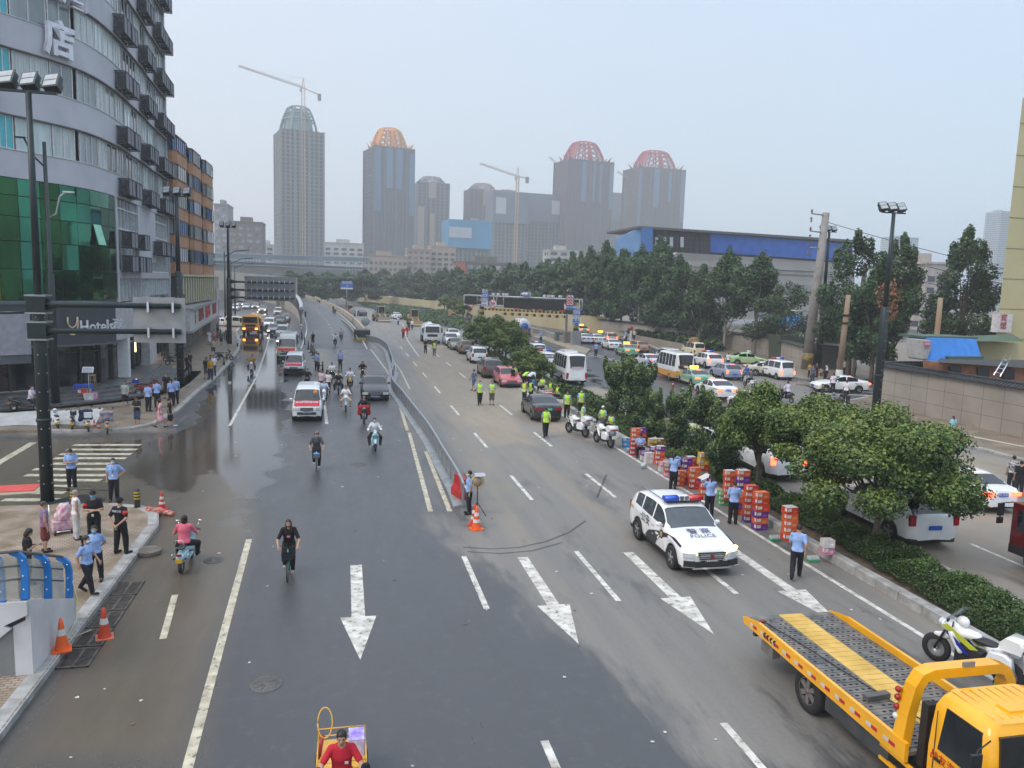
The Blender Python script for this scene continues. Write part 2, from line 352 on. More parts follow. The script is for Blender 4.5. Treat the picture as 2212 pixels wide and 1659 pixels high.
def kerb(path,w=.25,h=.2,name='kerb',z0=-.02,side=1):
 b=MB();q=[path[0]]
 for a,c in zip(path[:-1],path[1:]):
  k=max(1,round(math.dist(a,c)/1.0))if min(a[1],c[1])<130 else 1
  for j in range(1,k+1):q.append((a[0]+(c[0]-a[0])*j/k,a[1]+(c[1]-a[1])*j/k))
 path=q;n=len(path);rows=[]
 for i,p in enumerate(path):
  q0=path[max(0,i-1)];q1=path[min(n-1,i+1)];d=Vector((q1[0]-q0[0],q1[1]-q0[1])).normalized();nn=Vector((-d.y,d.x))*w*side
  ox,oy=p[0]-nn.x*.1,p[1]-nn.y*.1;rows.append([(ox,oy,z0),(ox,oy,h-.02),(p[0]+nn.x*.12,p[1]+nn.y*.12,h),(p[0]+nn.x,p[1]+nn.y,h),(p[0]+nn.x,p[1]+nn.y,z0)])
 for r0,r1 in zip(rows[:-1],rows[1:]):
  A_,B_=[[tuple(Vector(u).lerp(Vector(v),t))for u,v in zip(r0,r1)]for t in(.009,.991)];b.grid([A_,B_],sm=False);b.poly(A_[::-1]);b.poly(B_)
 return b.build(name,KERB,kind='structure')
NEARPAV=[(-6.45,3),(-6.45,28.6),(-6.75,30.0),(-7.5,31.1),(-8.7,31.6),(-60,31.6),(-60,3)]
mb=MB();mb.prism([(x if x<-50 or y<4 else x,y)for x,y in NEARPAV],-.1,.17);o=mb.build('pavement',PAVE,kind='structure')
kerb(NEARPAV[:5],.32,.175,side=1)
FARPAV=[(-60,46.6),(-16.4,47.0),(-13.9,46.9),(-12.0,47.6),(-11.0,49.2),(-10.7,54),(-11,64),(-11.05,73),(-11.9,90),(-12.6,100),(-14.4,116),(-17,133),(-19,157),(-24,190),(-70,190)]
mb=MB();mb.prism(FARPAV,-.1,.15);mb.build('pavement',PAVE2,kind='structure');kerb(FARPAV[1:-1],.3,.155,side=1)
RPAV=[(37.5,20),(37.6,45),(38.6,52),(41,57),(46,60),(90,66),(90,20)]
mb=MB();mb.prism(RPAV,-.1,.15);mb.build('pavement',PAVE2,kind='structure');kerb(RPAV[:5],.3,.155,side=-1)
RPAV2=[(50,72),(43.8,80),(43.4,87),(45.4,102.9),(48.1,115.3),(50.3,132.8),(51.1,148.3),(50,175),(44,225),(34,280),(110,280),(110,80)]
mb=MB();mb.prism(RPAV2,-.1,.15);mb.build('pavement',PAVE2,kind='structure');kerb(RPAV2[:10],.3,.155,side=-1)
MEDL=[(16.25,y)for y in(4,20,40,60,80,96)]+[(16.9,106),(18.0,113)];MEDR=[(19.1,y)for y in(4,20,36)]+[(19.4,52),(19.7,64),(19.9,90),(19.7,104),(19.0,113)]
mb=MB();mb.prism(MEDL+MEDR[::-1],-.1,.14);mb.build('median_soil',M('soil',(.06,.045,.03),.95,vs=4,col2=(.14,.11,.08)),kind='structure')
kerb(MEDL,.3,.3,side=-1);kerb(MEDR,.25,.22,side=1)
ISL=[g2(*p)for p in((905,695),(1000,668),(960,655),(870,660),(860,680))]
PNT=M('road_paint',(.42,.40,.35),.6,vs=2.5,col2=(.70,.69,.65));PNTY=M('road_paint_yellow',(.36,.32,.24),.5,vs=3,col2=(.62,.57,.44))
for m_ in(PNT,PNTY):
 t2=m_.node_tree;b2=t2.nodes['Principled BSDF'];c2=t2.nodes.new('ShaderNodeTexCoord');n2=t2.nodes.new('ShaderNodeTexNoise');n2.inputs['Scale'].default_value=5;n2.inputs['Detail'].default_value=10;n2.inputs['Roughness'].default_value=.75
 r2=t2.nodes.new('ShaderNodeValToRGB');r2.color_ramp.elements[0].position=.37;r2.color_ramp.elements[1].position=.46;r2.color_ramp.elements[0].color=(.25,)*3+(1,);t2.links.new(c2.outputs['Object'],n2.inputs['Vector']);t2.links.new(n2.outputs[0],r2.inputs[0]);t2.links.new(r2.outputs[0],b2.inputs['Alpha'])
def strip(path,w,m=PNT,z=.004,mbk=None):
 b=mbk or MB();rows=[];n=len(path)
 for i,p in enumerate(path):
  q0=path[max(0,i-1)];q1=path[min(n-1,i+1)];d=Vector((q1[0]-q0[0],q1[1]-q0[1])).normalized();nn=Vector((-d.y,d.x))*w/2
  zz=z+(p[2]if len(p)>2 else 0);rows.append([(p[0]-nn.x,p[1]-nn.y,zz),(p[0]+nn.x,p[1]+nn.y,zz)])
 b.grid(rows,sm=False)
 if mbk is None:return b.build('lane_marking',m,kind='structure')
for k in range(-1,9):
 y0=20.2+10.62*k
 if k<1:strip([(3.95,y0),(3.95,y0+4.25)],.17)
 strip([(7.85,y0),(7.85,y0+4.25)],.17);strip([(11.6,y0),(11.6,y0+4.25)],.17)
strip([(15.25,5),(15.25,75)],.17);strip([g2(400,1680),g2(410,1640),g2(538,1165)],.2,PNTY)
strip([g2(*p)for p in((496,920),(556,810),(578,745),(583,715),(575,690))],.18)
strip([g2(*p)for p in((930,1105),(884,935))],.2,PNTY);strip([g2(*p)for p in((880,930),(860,865))],.2,PNTY);strip([g2(*p)for p in((972,1105),(920,975))],.2,PNTY)
strip([g2(*p)for p in((706,916),(700,868))],.2);strip([g2(*p)for p in((855,850),(835,800),(805,760),(797,750))],.15)
strip([g2(*p)for p in((885,840),(865,800),(850,780))],.15,PNTY)
for a_,b_ in(((1326,807.5),(1356,818)),((1316,835),(1352,850.6)),((1289,766),(1332,780)),((1349,787),(1361,792)),((2097,1174.5),(2300,1262)),((1760,1030),(1800,1048)),((1560,905),(1600,925)),((1500,872),(1530,886))):strip([g2(*a_),g2(*b_)],.15)
strip([(19.95,8),(19.95,36),(20.2,52),(20.5,64),(20.8,90),(20.4,110)],.16)
strip([g2(*p)for p in((905,770),(880,735),(870,700),(850,690),(800,681))],.15);strip([g2(*p)for p in((1010,760),(985,735),(940,712),(880,695))],.15)
for c in(.42,5.88,9.62,13.45):
 mb=MB();mb.poly([(c-.18,24.1,.004),(c+.18,24.1,.004),(c+.18,20.2,.004),(c+.48,20.2,.004),(c,17.75,.004),(c-.48,20.2,.004),(c-.18,20.2,.004)][::-1]);mb.build('lane_arrow',PNT,kind='structure')
mb=MB();p=G(700,741);mb.poly([(p[0]-1.0,p[1]+.8,.005),(p[0]+.1,p[1]+.8,.005),(p[0]+.1,p[1]-.2,.005),(p[0]+.6,p[1]-.2,.005),(p[0]-.1,p[1]-3,.005),(p[0]-.9,p[1]-.2,.005)][::-1]);mb.build('lane_arrow',PNT,kind='structure')
for(y,xl,xr)in((963,155,301),(973,140,292),(983,125,280),(992,112,269),(1004,87,240),(1016,68,228),(1029,49,226),(1040,80,214),(1053,60,150),(1067,45,135),(1083,0,130),(1100,18,100)):
 a_,b_=g2(xl,y),g2(xr,y);mb=MB();mb.poly([(a_[0],a_[1],.004),(b_[0],b_[1],.004),(b_[0]+.05,b_[1]+.42,.004),(a_[0]+.05,a_[1]+.42,.004)]);mb.build('zebra_stripe',PNTY,kind='structure')
strip([g2(-60,1040),g2(0,998),g2(72,956)],.35,PNTY)
for k in range(6):a_=g2(1765+k*1,815+k*7);strip([a_,(a_[0]+5,a_[1]-1.5)],.4)
strip([g2(*p)for p in((378,1285),(352,1380))],.17,PNTY)
for q in(((1215,752),(1332,781)),((1215,752),(1289,766)),((1225,757),(1270,755)),((1245,763),(1290,762)),((1265,770),(1305,768))):strip([g2(*a_)for a_ in q],.15)
TYR=M('tyre_mark',(.03,.03,.032),.6,alpha=.38)
for i,q in enumerate((((1000,1182),(1060,1186),(1120,1183),(1180,1170),(1230,1150),(1265,1125)),((1010,1192),(1080,1196),(1150,1190),(1215,1172)),((1290,1075),(1300,1050),(1310,1025)))):strip([g2(*p)for p in q],.10,TYR,.0055+i*.0006)
def manhole(x,y,r=.36,label='',z=.006,dirt=0):
 p=G(x,y);b=MB();b.lathe([(0,.012),(r*.8,.012),(r*.82,.004),(r*.86,.012),(r,.012),(r*1.02,-.02)],n=28)
 for k in range(10):
  a_=k*math.pi/5;b.cbox((math.cos(a_)*r*.45,math.sin(a_)*r*.45,.014),(r*.25,.012,.006),rz=a_)
 b.build('manhole_cover',M('cast_iron',(.07,.07,.072),.5,vs=20,col2=(.13,.125,.12)),loc=(p[0],p[1],z),label=label,cat='manhole cover')
manhole(575,1478,label='round iron manhole cover in the near empty asphalt lane');manhole(461,1210,.3,'manhole cover with pale ring beside the pink-shirted scooter rider');manhole(733,1052-210,.3,'manhole cover in the wet road near the oncoming scooters')
manhole(775,1003,.42,'worn manhole cover behind the helmeted cyclist')
mb=MB();mb.lathe([(0,0),(.36,0),(.38,.05),(.38,.14),(.33,.16),(0,.16)],n=28,m=0,sm=False);p=G(322,1196);mb.build('concrete_slab',M('concrete_lid',(.12,.10,.085),.8,col2=(.2,.18,.15)),loc=(p[0],p[1],0),label='thick concrete lid lying loose by the left kerb',cat='drain lid')
IRON=M('grate_iron',(.045,.042,.04),.6,vs=9,col2=(.12,.10,.085))
for k in range(5):
 b=MB();y0=18.35+k*1.05
 b.box(-6.4,-5.7,y0,y0+.98,.002,.012,1)
 for e_ in((-6.4,-6.34),(-6.08,-6.02),(-5.76,-5.7)):b.box(e_[0],e_[1],y0,y0+.98,.012,.035)
 b.box(-6.4,-5.7,y0,y0+.06,.012,.034);b.box(-6.4,-5.7,y0+.92,y0+.98,.012,.034)
 for j in range(17):b.box(-6.34,-5.76,y0+.09+j*.05,y0+.11+j*.05,.012,.03)
 b.build('drain_grate',[IRON,BLK],label='%s iron storm drain grate along the left kerb, counting from the camera'%('first','second','third','fourth','fifth')[k],cat='drain grate',group='storm drain grates along the left kerb')
mb=MB()
lr=random.Random(3)
for k in range(150):
 x,y=lr.uniform(-6,15),lr.uniform(12,70);s_=lr.uniform(.015,.05)*(1+y/60);a_=lr.uniform(0,6.28);mb.poly([(x+math.cos(a_+q)*s_*lr.uniform(.6,1.2),y+math.sin(a_+q)*s_*lr.uniform(.6,1.2),.01+lr.random()*.01)for q in(0,1.2,2.2,3.3,4.6)],lr.choice((0,0,1)))
mb.build('litter',[M('paper_scrap',(.55,.54,.5),.8),M('leaf_scrap',(.16,.11,.06),.8)],kind='stuff')
#BUILDINGS AND LARGE STRUCTURES
class Path:
 def __init__(s,P,n=60):
  P=[Vector((p[0],p[1]))for p in P];Q=[]
  for i in range(len(P)-1):
   p0,p1,p2,p3=P[max(0,i-1)],P[i],P[i+1],P[min(len(P)-1,i+2)]
   for k in range(8):
    t=k/8;Q.append(.5*((2*p1)+(p2-p0)*t+(2*p0-5*p1+4*p2-p3)*t*t+(3*p1-p0-3*p2+p3)*t**3))
  Q.append(P[-1]);s.Q=Q;s.S=[0]
  for i in range(1,len(Q)):s.S.append(s.S[-1]+(Q[i]-Q[i-1]).length)
  s.L=s.S[-1]
 def at(s,d,off=.0):
  i=max(1,min(len(s.S)-1,int(np.searchsorted(s.S,d))));a,b=s.Q[i-1],s.Q[i];k=s.S[i]-s.S[i-1]
  p=a+(b-a)*((d-s.S[i-1])/k);t=(b-a).normalized();n=Vector((t.y,-t.x));p=p+n*off
  return(p.x,p.y,math.atan2(t.y,t.x))
 def wall(s,b,s0,s1,z0,z1,o0,o1,m=0,step=1.2):
  k=max(1,int(math.ceil((s1-s0)/step)));rows=[]
  for i in range(k+1):
   d=s0+(s1-s0)*i/k;a=s.at(d,o1);c=s.at(d,o0)
   rows.append([(c[0],c[1],z0),(a[0],a[1],z0),(a[0],a[1],z1),(c[0],c[1],z1),(c[0],c[1],z0)])
  b.grid(rows,m,sm=False);b.poly(rows[0][:4][::-1],m);b.poly(rows[-1][:4],m)
FAC=Path([(-34,46),(-29,51),(-25,55.8),(-22.4,59.8),(-21.2,61.4),(-20,63.2),(-18.95,65.6),(-18.4,70),(-18.5,78),(-18.9,86),(-19.3,95)])
def s_of_y(y,P=FAC):return min(np.linspace(0,P.L,400),key=lambda d:abs(P.at(d)[1]-y))
hotel=empty('hotel_building',(0,0,0),label='tall grey hotel with curved front, bands of white framed windows and green glass podium',cat='building')
GREYW=M('grey_render',(.47,.475,.52),.75,vs=.4,var=.08,bump=.05)
b=MB();SA,SB=2.0,FAC.L
FAC.wall(b,SA,SB,15.3,17.2,-.6,0)
for k in range(8):FAC.wall(b,SA,SB,19.5+4.4*k,21.6+4.4*k,-.6,0)
e_=FAC.at(SB,0);b.box(e_[0]-12,e_[0]-.02,e_[1]-.4,e_[1],4,54.5);b.box(e_[0]-.5,e_[0]+.02,e_[1]-.45,e_[1]+.02,8,54.5)
b.build('wall',GREYW,hotel)
b=MB();FAC.wall(b,SA,SB,6.5,54,-2.0,-.62);b.build('inner_core',M('dim_interior',(.02,.022,.025),.8),hotel)
b=MB()
for k in range(8):FAC.wall(b,SA,SB,17.14+4.4*k,17.2+4.4*k,-.05,.05);FAC.wall(b,SA,SB,19.42+4.4*k,19.5+4.4*k,-.1,.04,1)
b.build('window_ledge',[M('white_trim',(.5,.5,.5),.6),M('brown_trim',(.12,.10,.09),.6)],hotel)
FRM=M('white_window_frame',(.62,.63,.64),.5)
PANES=[M('pane_grey',(.14,.17,.18),.08,vs=.6,col2=(.28,.32,.34),spec=.9,stretch=(1,1,.2)),M('pane_curtain',(.38,.42,.42),.25,vs=2.5,col2=(.55,.6,.6),stretch=(4,4,.3)),M('pane_pale',(.42,.52,.52),.15,vs=.8,col2=(.55,.66,.67),stretch=(3,3,.3)),M('pane_dark',(.03,.035,.04),.06,spec=.9)]
CYAN=M('pane_cyan',(.07,.46,.52),.12,var=.05)
def window_mesh(w,h,mull):
 b=MB();f=.07
 b.box(0,w,-.08,.02,0,f);b.box(0,w,-.08,.02,h-f,h);b.box(0,f,-.08,.02,f,h-f);b.box(w-f,w,-.08,.02,f,h-f)
 for q in mull:b.box(q-.035,q+.035,-.08,.02,f,h-f)
 fr=b.mesh('window',FRM);b=MB();b.box(f,w-f,-.06,-.03,f,h-f);return fr,b.mesh('pane',PANES[0])
WM={}
def put_window(parent,w,h,mull,loc,rz,pm,name='window'):
 k=(round(w,2),round(h,2),tuple(round(q,2)for q in mull))
 if k not in WM:WM[k]=window_mesh(w,h,mull)
 o=link(name,WM[k][0],parent,loc=loc,rz=rz);q=link('pane',WM[k][1],o);recol(q,[pm]);return o
hr=random.Random(5);sc0=s_of_y(60.3)
for k in range(8):
 s=SA+.4;z=17.2+4.4*k;j=0
 stuff=MB()
 while s<SB-1:
  w=[2.0,2.7,1.5,2.6][j%4]if s<s_of_y(70)else 2.35;w=min(w,SB-s-.2);a=FAC.at(s,-.22);c=FAC.at(s+w,-.22);rz=math.atan2(c[1]-a[1],c[0]-a[0]);wl=math.hypot(c[0]-a[0],c[1]-a[1])
  cy=s<sc0-.3
  if k<7:
   o=put_window(hotel,wl,2.22,[wl*.5]if j%3 else[wl*.36,wl*.66],(c[0],c[1],z),rz+math.pi,CYAN if cy else PANES[hr.choice((0,1,1,2,2,0,3))])
   if cy:o['label']='window with bright cyan pane'
  else:stuff.T=Matrix.Translation((a[0],a[1],z))@Matrix.Rotation(rz,4,'Z');stuff.box(0,wl,0,.05,0,2.2)
  s+=w+(.12 if j%4 else.5);j+=1
 if stuff.v:stuff.T=None;stuff.build('windows',PANES[1],hotel,kind='stuff')
def cage_mesh():
 b=MB();W,D,H=2.1,.85,1.32;r=.035
 for x in(0,W/2,W):
  for(y,z)in((0,0),(-D,0),(-D,H),(0,H)):pass
  b.box(x-r,x+r,-D-r,-D+r,0,H);b.box(x-r,x+r,-D,0,-r,r);b.box(x-r,x+r,-D,0,H-r,H+r)
 for y in(-D,-.05):
  for z in(0,H):b.box(0,W,y-r,y+r,z-r,z+r)
 b.cbox((0,-D/2,H/2),(.015,D*.62,.02),rx=math.atan2(H,D));b.cbox((0,-D/2,H/2),(.015,D*.62,.02),rx=-math.atan2(H,D))
 f=b.mesh('ac_cage',M('cage_dark',(.03,.032,.036),.6));b=MB()
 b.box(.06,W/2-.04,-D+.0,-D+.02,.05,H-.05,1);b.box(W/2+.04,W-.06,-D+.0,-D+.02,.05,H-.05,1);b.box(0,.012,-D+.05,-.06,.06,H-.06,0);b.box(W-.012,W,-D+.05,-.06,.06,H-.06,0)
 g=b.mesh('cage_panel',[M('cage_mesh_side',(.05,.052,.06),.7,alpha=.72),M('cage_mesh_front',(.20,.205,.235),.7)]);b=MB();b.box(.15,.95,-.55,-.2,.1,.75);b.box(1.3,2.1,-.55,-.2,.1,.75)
 return f,g,b.mesh('ac_unit',M('ac_grey',(.25,.25,.25),.6))
CG=cage_mesh()
def cage(s,z,P=FAC,par=hotel):
 a=P.at(s+2.3,.02);c=P.at(s,.02);rz=math.atan2(a[1]-c[1],a[0]-c[0]);o=link('ac_cage',CG[0],par,loc=(a[0],a[1],z),rz=rz+math.pi)
 o.location=(c[0],c[1],z);o.rotation_euler=(0,0,rz);link('cage_panel',CG[1],o);link('ac_unit',CG[2],o)
for k in range(-1,8):
 for y in(57.2,71.2,73.6,79.8,82.2,87.6,90.0,92.6):
  if k==-1 and y<60:continue
  cage(s_of_y(y),19.75+4.4*k+(.2 if k==-1 else 0))
for y,z in((71.4,11.2),(76.2,11.2),(71.4,9.2),(74.2,9.2),(76.8,9.2),(85,11.0),(87.8,11.0),(90.6,11.0)):cage(s_of_y(y),z)
GG=M('green_glass',(.04,.19,.125),.03,1.0,vs=.3,var=.25);GY=M('olive_glass',(.22,.30,.03),.12,.9);GO=M('open_green',(.22,.55,.38),.15,.4)
b=MB();SG=s_of_y(70.2);cols=np.linspace(SA,SG,19);zs=[6.9,9.1,11.0,12.7,14.1,15.28]
for i in range(18):
 for j in range(5):
  a=FAC.at(cols[i]+.02,-.02);c=FAC.at(cols[i+1]-.02,-.02);t1,t2=hr.uniform(-.03,.03),hr.uniform(-.03,.03)
  P=[(a[0]+t1,a[1],zs[j]+.03),(c[0]+t2,c[1],zs[j]+.03),(c[0]-t1,c[1],zs[j+1]-.03),(a[0]-t2,a[1],zs[j+1]-.03)];b.poly(P,1 if i==9 else 0)
b.build('curtain_wall',[GG,GY],hotel)
b=MB();FAC.wall(b,SA,SG,6.6,15.3,-.3,-.12);b.build('curtain_backing',M('seam',(.03,.06,.045),.6),hotel)
b=MB();a=FAC.at(s_of_y(66.5),.0);b.T=Matrix.Translation((a[0],a[1],12.7))@Matrix.Rotation(a[2],4,'Z')@Matrix.Rotation(R_(-14),4,'X');b.box(-.55,.55,-.04,0,-1.6,0);b.build('open_window',GO,hotel)
b=MB();FAC.wall(b,SG,SB,6.6,15.3,-.5,-.3,0)
for d in np.arange(SG,SB,1.15):
 a=FAC.at(d,-.25);b.T=Matrix.Translation((a[0],a[1],0))@Matrix.Rotation(a[2],4,'Z');b.box(-.04,.04,-.1,.06,6.9,15.2,1)
b.T=None
for z in(9.2,12.7,14.4):FAC.wall(b,SG,SB,z,z+.12,-.3,-.14,1)
FAC.wall(b,SG,SB,8.6,9.2,-.3,-.05,2);FAC.wall(b,SG+8,SB-8,10.2,15.3,-.3,-.06,3);FAC.wall(b,SG+.0,SG+.35,6.6,15.3,-.3,.05,3)
b.build('side_glazing',[PANES[0],FRM,M('spandrel',(.4,.4,.42),.6),GREYW],hotel)
LETW=M('letter_white',(.68,.68,.74),.4)
a=FAC.at(s_of_y(63.1),.28);text('店',LETW,hotel,(a[0],a[1],float(AX(137,98,a[0])[2])),(R_(90),0,a[2]),2.6,.14,'facade_letter',bold=.03)
a=FAC.at(s_of_y(64.3),.28);text('酒',LETW,hotel,(a[0],a[1],float(AX(152,-22,a[0])[2])),(R_(90),0,a[2]),2.6,.14,'facade_letter',bold=.03)
ENT=Path([(-30,51.5),(-24,55.6),(-21.5,57.4),(-19.5,58.9),(-17.6,61),(-16.9,63.5),(-16.8,68),(-17.2,75),(-17.9,84),(-18.8,95)])
b=MB();ENT.wall(b,0,ENT.L,.8,3.95,-1.2,-.9,0)
for d in np.arange(.5,ENT.L,2.4):ENT.wall(b,d,d+.16,.8,3.9,-.9,-.72,1)
ENT.wall(b,0,ENT.L*.62,3.2,3.3,-.9,-.8,1);b.build('entrance_glazing',[M('black_glass',(.008,.012,.016),.08,vs=1,var=.5,spec=.6),M('black_mullion',(.03,.032,.035),.4)],hotel)
b=MB();ENT.wall(b,0,s_of_y(62.3,ENT),3.95,6.75,-2.4,.6,0);ENT.wall(b,0,s_of_y(62.3,ENT),6.75,6.9,-2.6,.7,1);ENT.wall(b,0,s_of_y(62.3,ENT),3.85,3.95,-2.3,.75,1)
b.build('fascia',[M('slate_fascia',(.045,.05,.062),.45,vs=.8,stretch=(3,3,.3)),M('fascia_edge',(.10,.11,.12),.5)],hotel)
b=MB();ENT.wall(b,0,s_of_y(57.7,ENT),3.5,6.3,.6,1.5,0);ENT.wall(b,0,s_of_y(57.7,ENT),2.9,3.5,.6,1.4,1);b.build('grey_awning_box',[M('pale_panel',(.30,.30,.34),.6),M('dark_panel',(.10,.11,.125),.5)],hotel)
b=MB();ENT.wall(b,s_of_y(62.3,ENT),ENT.L,3.95,6.5,-2.4,.1,0);ENT.wall(b,s_of_y(66,ENT),s_of_y(66.6,ENT),.8,3.95,-.7,.1,1);ENT.wall(b,s_of_y(76,ENT),s_of_y(80,ENT),.8,3.95,-.85,-.1,0);b.build('side_fascia',[M('dirty_white',(.36,.36,.37),.7,col2=(.48,.48,.48)),WHT],hotel)
b=MB()
for k in range(5):ENT.wall(b,1,s_of_y(76,ENT),.15*k+.0,.15*(k+1)+.0,-1.2,4.3-.85*k,0)
b.build('steps',M('dark_granite',(.075,.077,.08),.35,vs=2,col2=(.15,.15,.15)),hotel)
fa=ENT.at(s_of_y(60.6,ENT),.66)
def fpos(px,z=0):
 best=min(np.linspace(0,s_of_y(62.4,ENT),300),key=lambda d:abs(proj(*ENT.at(d,.64)[:2],5.3)[0]-px));return ENT.at(best,.64)
def proj(x,y,z):
 c=_CR.T@(np.array([x,y,z])-EYE);return(CX+FPX*c[0]/-c[2],CY-FPX*c[1]/-c[2])
a=fpos(210);text('Hotels',LETW,hotel,(a[0],a[1],5.15),(R_(90),0,a[2]),1.3,.06,'facade_letter',squash=.78)
a=fpos(272);text('酒店',LETW,hotel,(a[0],a[1],5.15),(R_(90),0,a[2]),1.0,.06,'facade_letter',squash=.68)
a=fpos(157);b=MB();b.T=Matrix.Translation((a[0],a[1],5.3))@Matrix.Rotation(a[2],4,'Z')@Matrix.Diagonal((.8,1,.85,1))
b.tube([(-.42,-.05,.7),(-.42,-.05,.2),(-.25,-.05,-.1),(0,-.05,-.18),(.25,-.05,0),(.38,-.05,.35),(.42,-.05,.7)],.07,8);b.tube([(.42,-.05,.7),(.42,-.05,-.1),(.3,-.05,-.5),(.05,-.05,-.75),(-.2,-.05,-.72),(-.42,-.05,-.5)],.07,8);b.build('logo',M('logo_pastel',(.55,.35,.35),.4,vs=2,col2=(.6,.6,.3)),hotel)
b=MB()
for d in(s_of_y(69,ENT),s_of_y(72,ENT)):a=ENT.at(d,-.6);b.box(a[0]-.05,a[0]+.05,a[1]-.05,a[1]+.05,2.3,3.4)
b.build('lit_strip',M('warm_lit',(1,.8,.5),.3,emit=3),hotel)
#generic facade block
def block(name,label,x0,x1,y0,d,h,colr,fh=3.2,bay=3.4,style='grid',rz=0,win=(.05,.06,.075),z0=0,roofm=None,cat='building',group=None):
 o=empty(name,((x0+x1)/2,y0,z0),rz,label,cat,group);w=(x1-x0)/2
 b=MB();b.box(-w,w,0,d,0,h);b.build('wall',colr,o)
 b=MB();nf=max(1,int(h/fh));nb=max(2,int(2*w/bay));bw=2*w/nb;wm=M('win_%s_%d'%(name,int(win[0]*1000)),win,.25,vs=.3,var=.5)
 fr=.62 if style=='grid' else.5
 for i in range(nf):
  for j in range(nb):
   cx=-w+(j+.5)*bw;zz=i*fh+fh*.3;b.box(cx-bw*fr/2,cx+bw*fr/2,-.12,.05,zz,zz+fh*.5)
  if style!='front':
   for j in range(max(1,int(d/bay))):yy=(j+.5)*bay;b.box(-w-.12,-w+.05,yy-bay*.3,yy+bay*.3,i*fh+fh*.3,i*fh+fh*.8)
 b.build('windows',wm,o,kind='stuff')
 b=MB();b.box(-w-.3,w+.3,-.35,d+.3,h,h+.6);b.box(-w*.4,w*.3,d*.3,d*.7,h+.6,h+3.2);b.build('roof',roofm or colr,o)
 return o
def tower(name,label,px0,px1,ytop,Y,depth,rz,frame,core,fh=3.4,bay=4.2,crown=None,crownm=None,panels=(),nb=None,cr_h=22,spk=True):
 a,c=AY(px0,ytop,Y),AY(px1,ytop,Y);h=float(a[2]+c[2])/2;tw=float(c[0]-a[0]);cs,sn=math.cos(rz),abs(math.sin(rz));w=(tw-depth*sn)/cs/2
 o=empty(name,((a[0]+c[0])/2,Y,0),rz,label,'tower');d=depth/2
 b=MB();b.box(-w+.6,w-.6,-d+.6,d-.6,0,h);b.build('core_wall',core,o)
 b=MB();nf=int(h/fh);nb_=nb or max(3,int(2*w/bay));nd=max(2,int(2*d/bay))
 for i in range(nf+1):b.box(-w+.06,w-.06,-d+.06,d-.06,i*fh-.35+.02,i*fh+.35)
 for j in range(nb_+1):x=-w+2*w*j/nb_;q=.55 if j%3 else.95;b.box(x-q,x+q,-d,-d+.9,0,h+.4);b.box(x-q,x+q,d-.9,d,0,h+.4)
 for j in range(1,nd):y=-d+2*d*j/nd;b.box(-w,-w+.9,y-.6,y+.6,0,h+.4);b.box(w-.9,w,y-.6,y+.6,0,h+.4)
 b.build('facade_frame',frame,o)
 for(xa,xb,za,zb,m_)in panels:b=MB();b.box(xa*w,xb*w,-d-.3,-d+.5,za*h,zb*h);b.build('cladding',m_,o)
 if crown:
  b=MB();rw,rd=w*.88,min(d,w)*.88;n=12 if crown=='rib' else 16;H=cr_h
  prof=[(1,0),(.96,.25),(.86,.5),(.73,.75),(.60,.95),(.42,1.02)]
  def pt(t,q):r,z=prof[q];return(math.cos(t)*rw*r,math.sin(t)*rd*r,h+z*H)
  for i in range(n):
   t=2*math.pi*i/n;b.tube([pt(t,q)for q in range(6)],.8 if crown=='rib' else.65,5)
   if crown=='lattice':
    for q in range(5):b.tube([pt(t,q),pt(t+2*math.pi/n,q+1)],.38,4);b.tube([pt(t+2*math.pi/n,q),pt(t,q+1)],.38,4)
  for q in((0,5)if crown=='lattice' else(0,2,3,5)):b.tube([pt(2*math.pi*i/24,q)for i in range(25)],.7,5)
  b.build('crown',crownm,o)
  if crown=='lattice':
   b=MB()
   for t0 in(math.pi*.6,math.pi*1.14,math.pi*1.45,math.pi*1.78):b.grid([[pt(t0+.25*k,q)for q in range(6)]for k in range(2)])
   b.build('crown_petal',crownm,o)
   if spk:
    b=MB()
    for sx in(-1,1):
     for k in range(3):b.tube([(sx*w*.82,-d*.8+k*d*.6,h),(sx*w*1.02,-d*.8+k*d*.6,h+6)],[1.3,.1],4)
    b.build('corner_spike',crownm,o)
  if crown=='rib':b=MB();b.lathe([(rw*.78,h),(rw*.72,h+H*.5),(rw*.5,h+H*.86)],n=20);b.build('dome_glass',M('dome_glass',(.16,.27,.26),.3),o)
 return o
CONC=M('raw_concrete',(.17,.18,.175),.85,vs=.08,var=.12);COREG=M('tower_core',(.055,.06,.07),.8);
tower('concrete_tower','unfinished bare concrete tower with green glass dome, leftmost on the skyline',590,700,289,700,34,R_(13),CONC,COREG,crown='rib',crownm=M('blue_steel',(.10,.17,.20),.5),nb=9,cr_h=21)
BLP=M('blue_cladding',(.10,.17,.27),.35)
tower('lattice_top_tower','grey-brown tower topped by orange lattice crown',787,893,325,720,36,R_(13),M('brown_grey_frame',(.115,.12,.14),.7),M('core_blue',(.075,.095,.125),.5),crown='lattice',crownm=M('orange_steel',(.62,.24,.03),.6),nb=11,cr_h=18,panels=((-.98,-.68,.56,.99,BLP),(.74,1.0,.54,.97,BLP),(-.4,-.1,.72,.99,BLP),(.1,.4,.72,.99,BLP)))
REDF=M('maroon_frame',(.125,.085,.095),.7);REDC=M('maroon_steel',(.32,.03,.045),.6);CORR=M('core_mauve',(.085,.085,.105),.5)
tower('lattice_top_tower','maroon tower with dark red lattice crown beside the green hoist',1206,1315,352,760,36,R_(8),REDF,CORR,crown='lattice',crownm=REDC,nb=12,cr_h=19,panels=((-.42,-.2,.7,.99,BLP),(.86,1.0,.66,.98,BLP),(.1,.2,.7,.98,BLP),(.4,.5,.7,.98,BLP)))
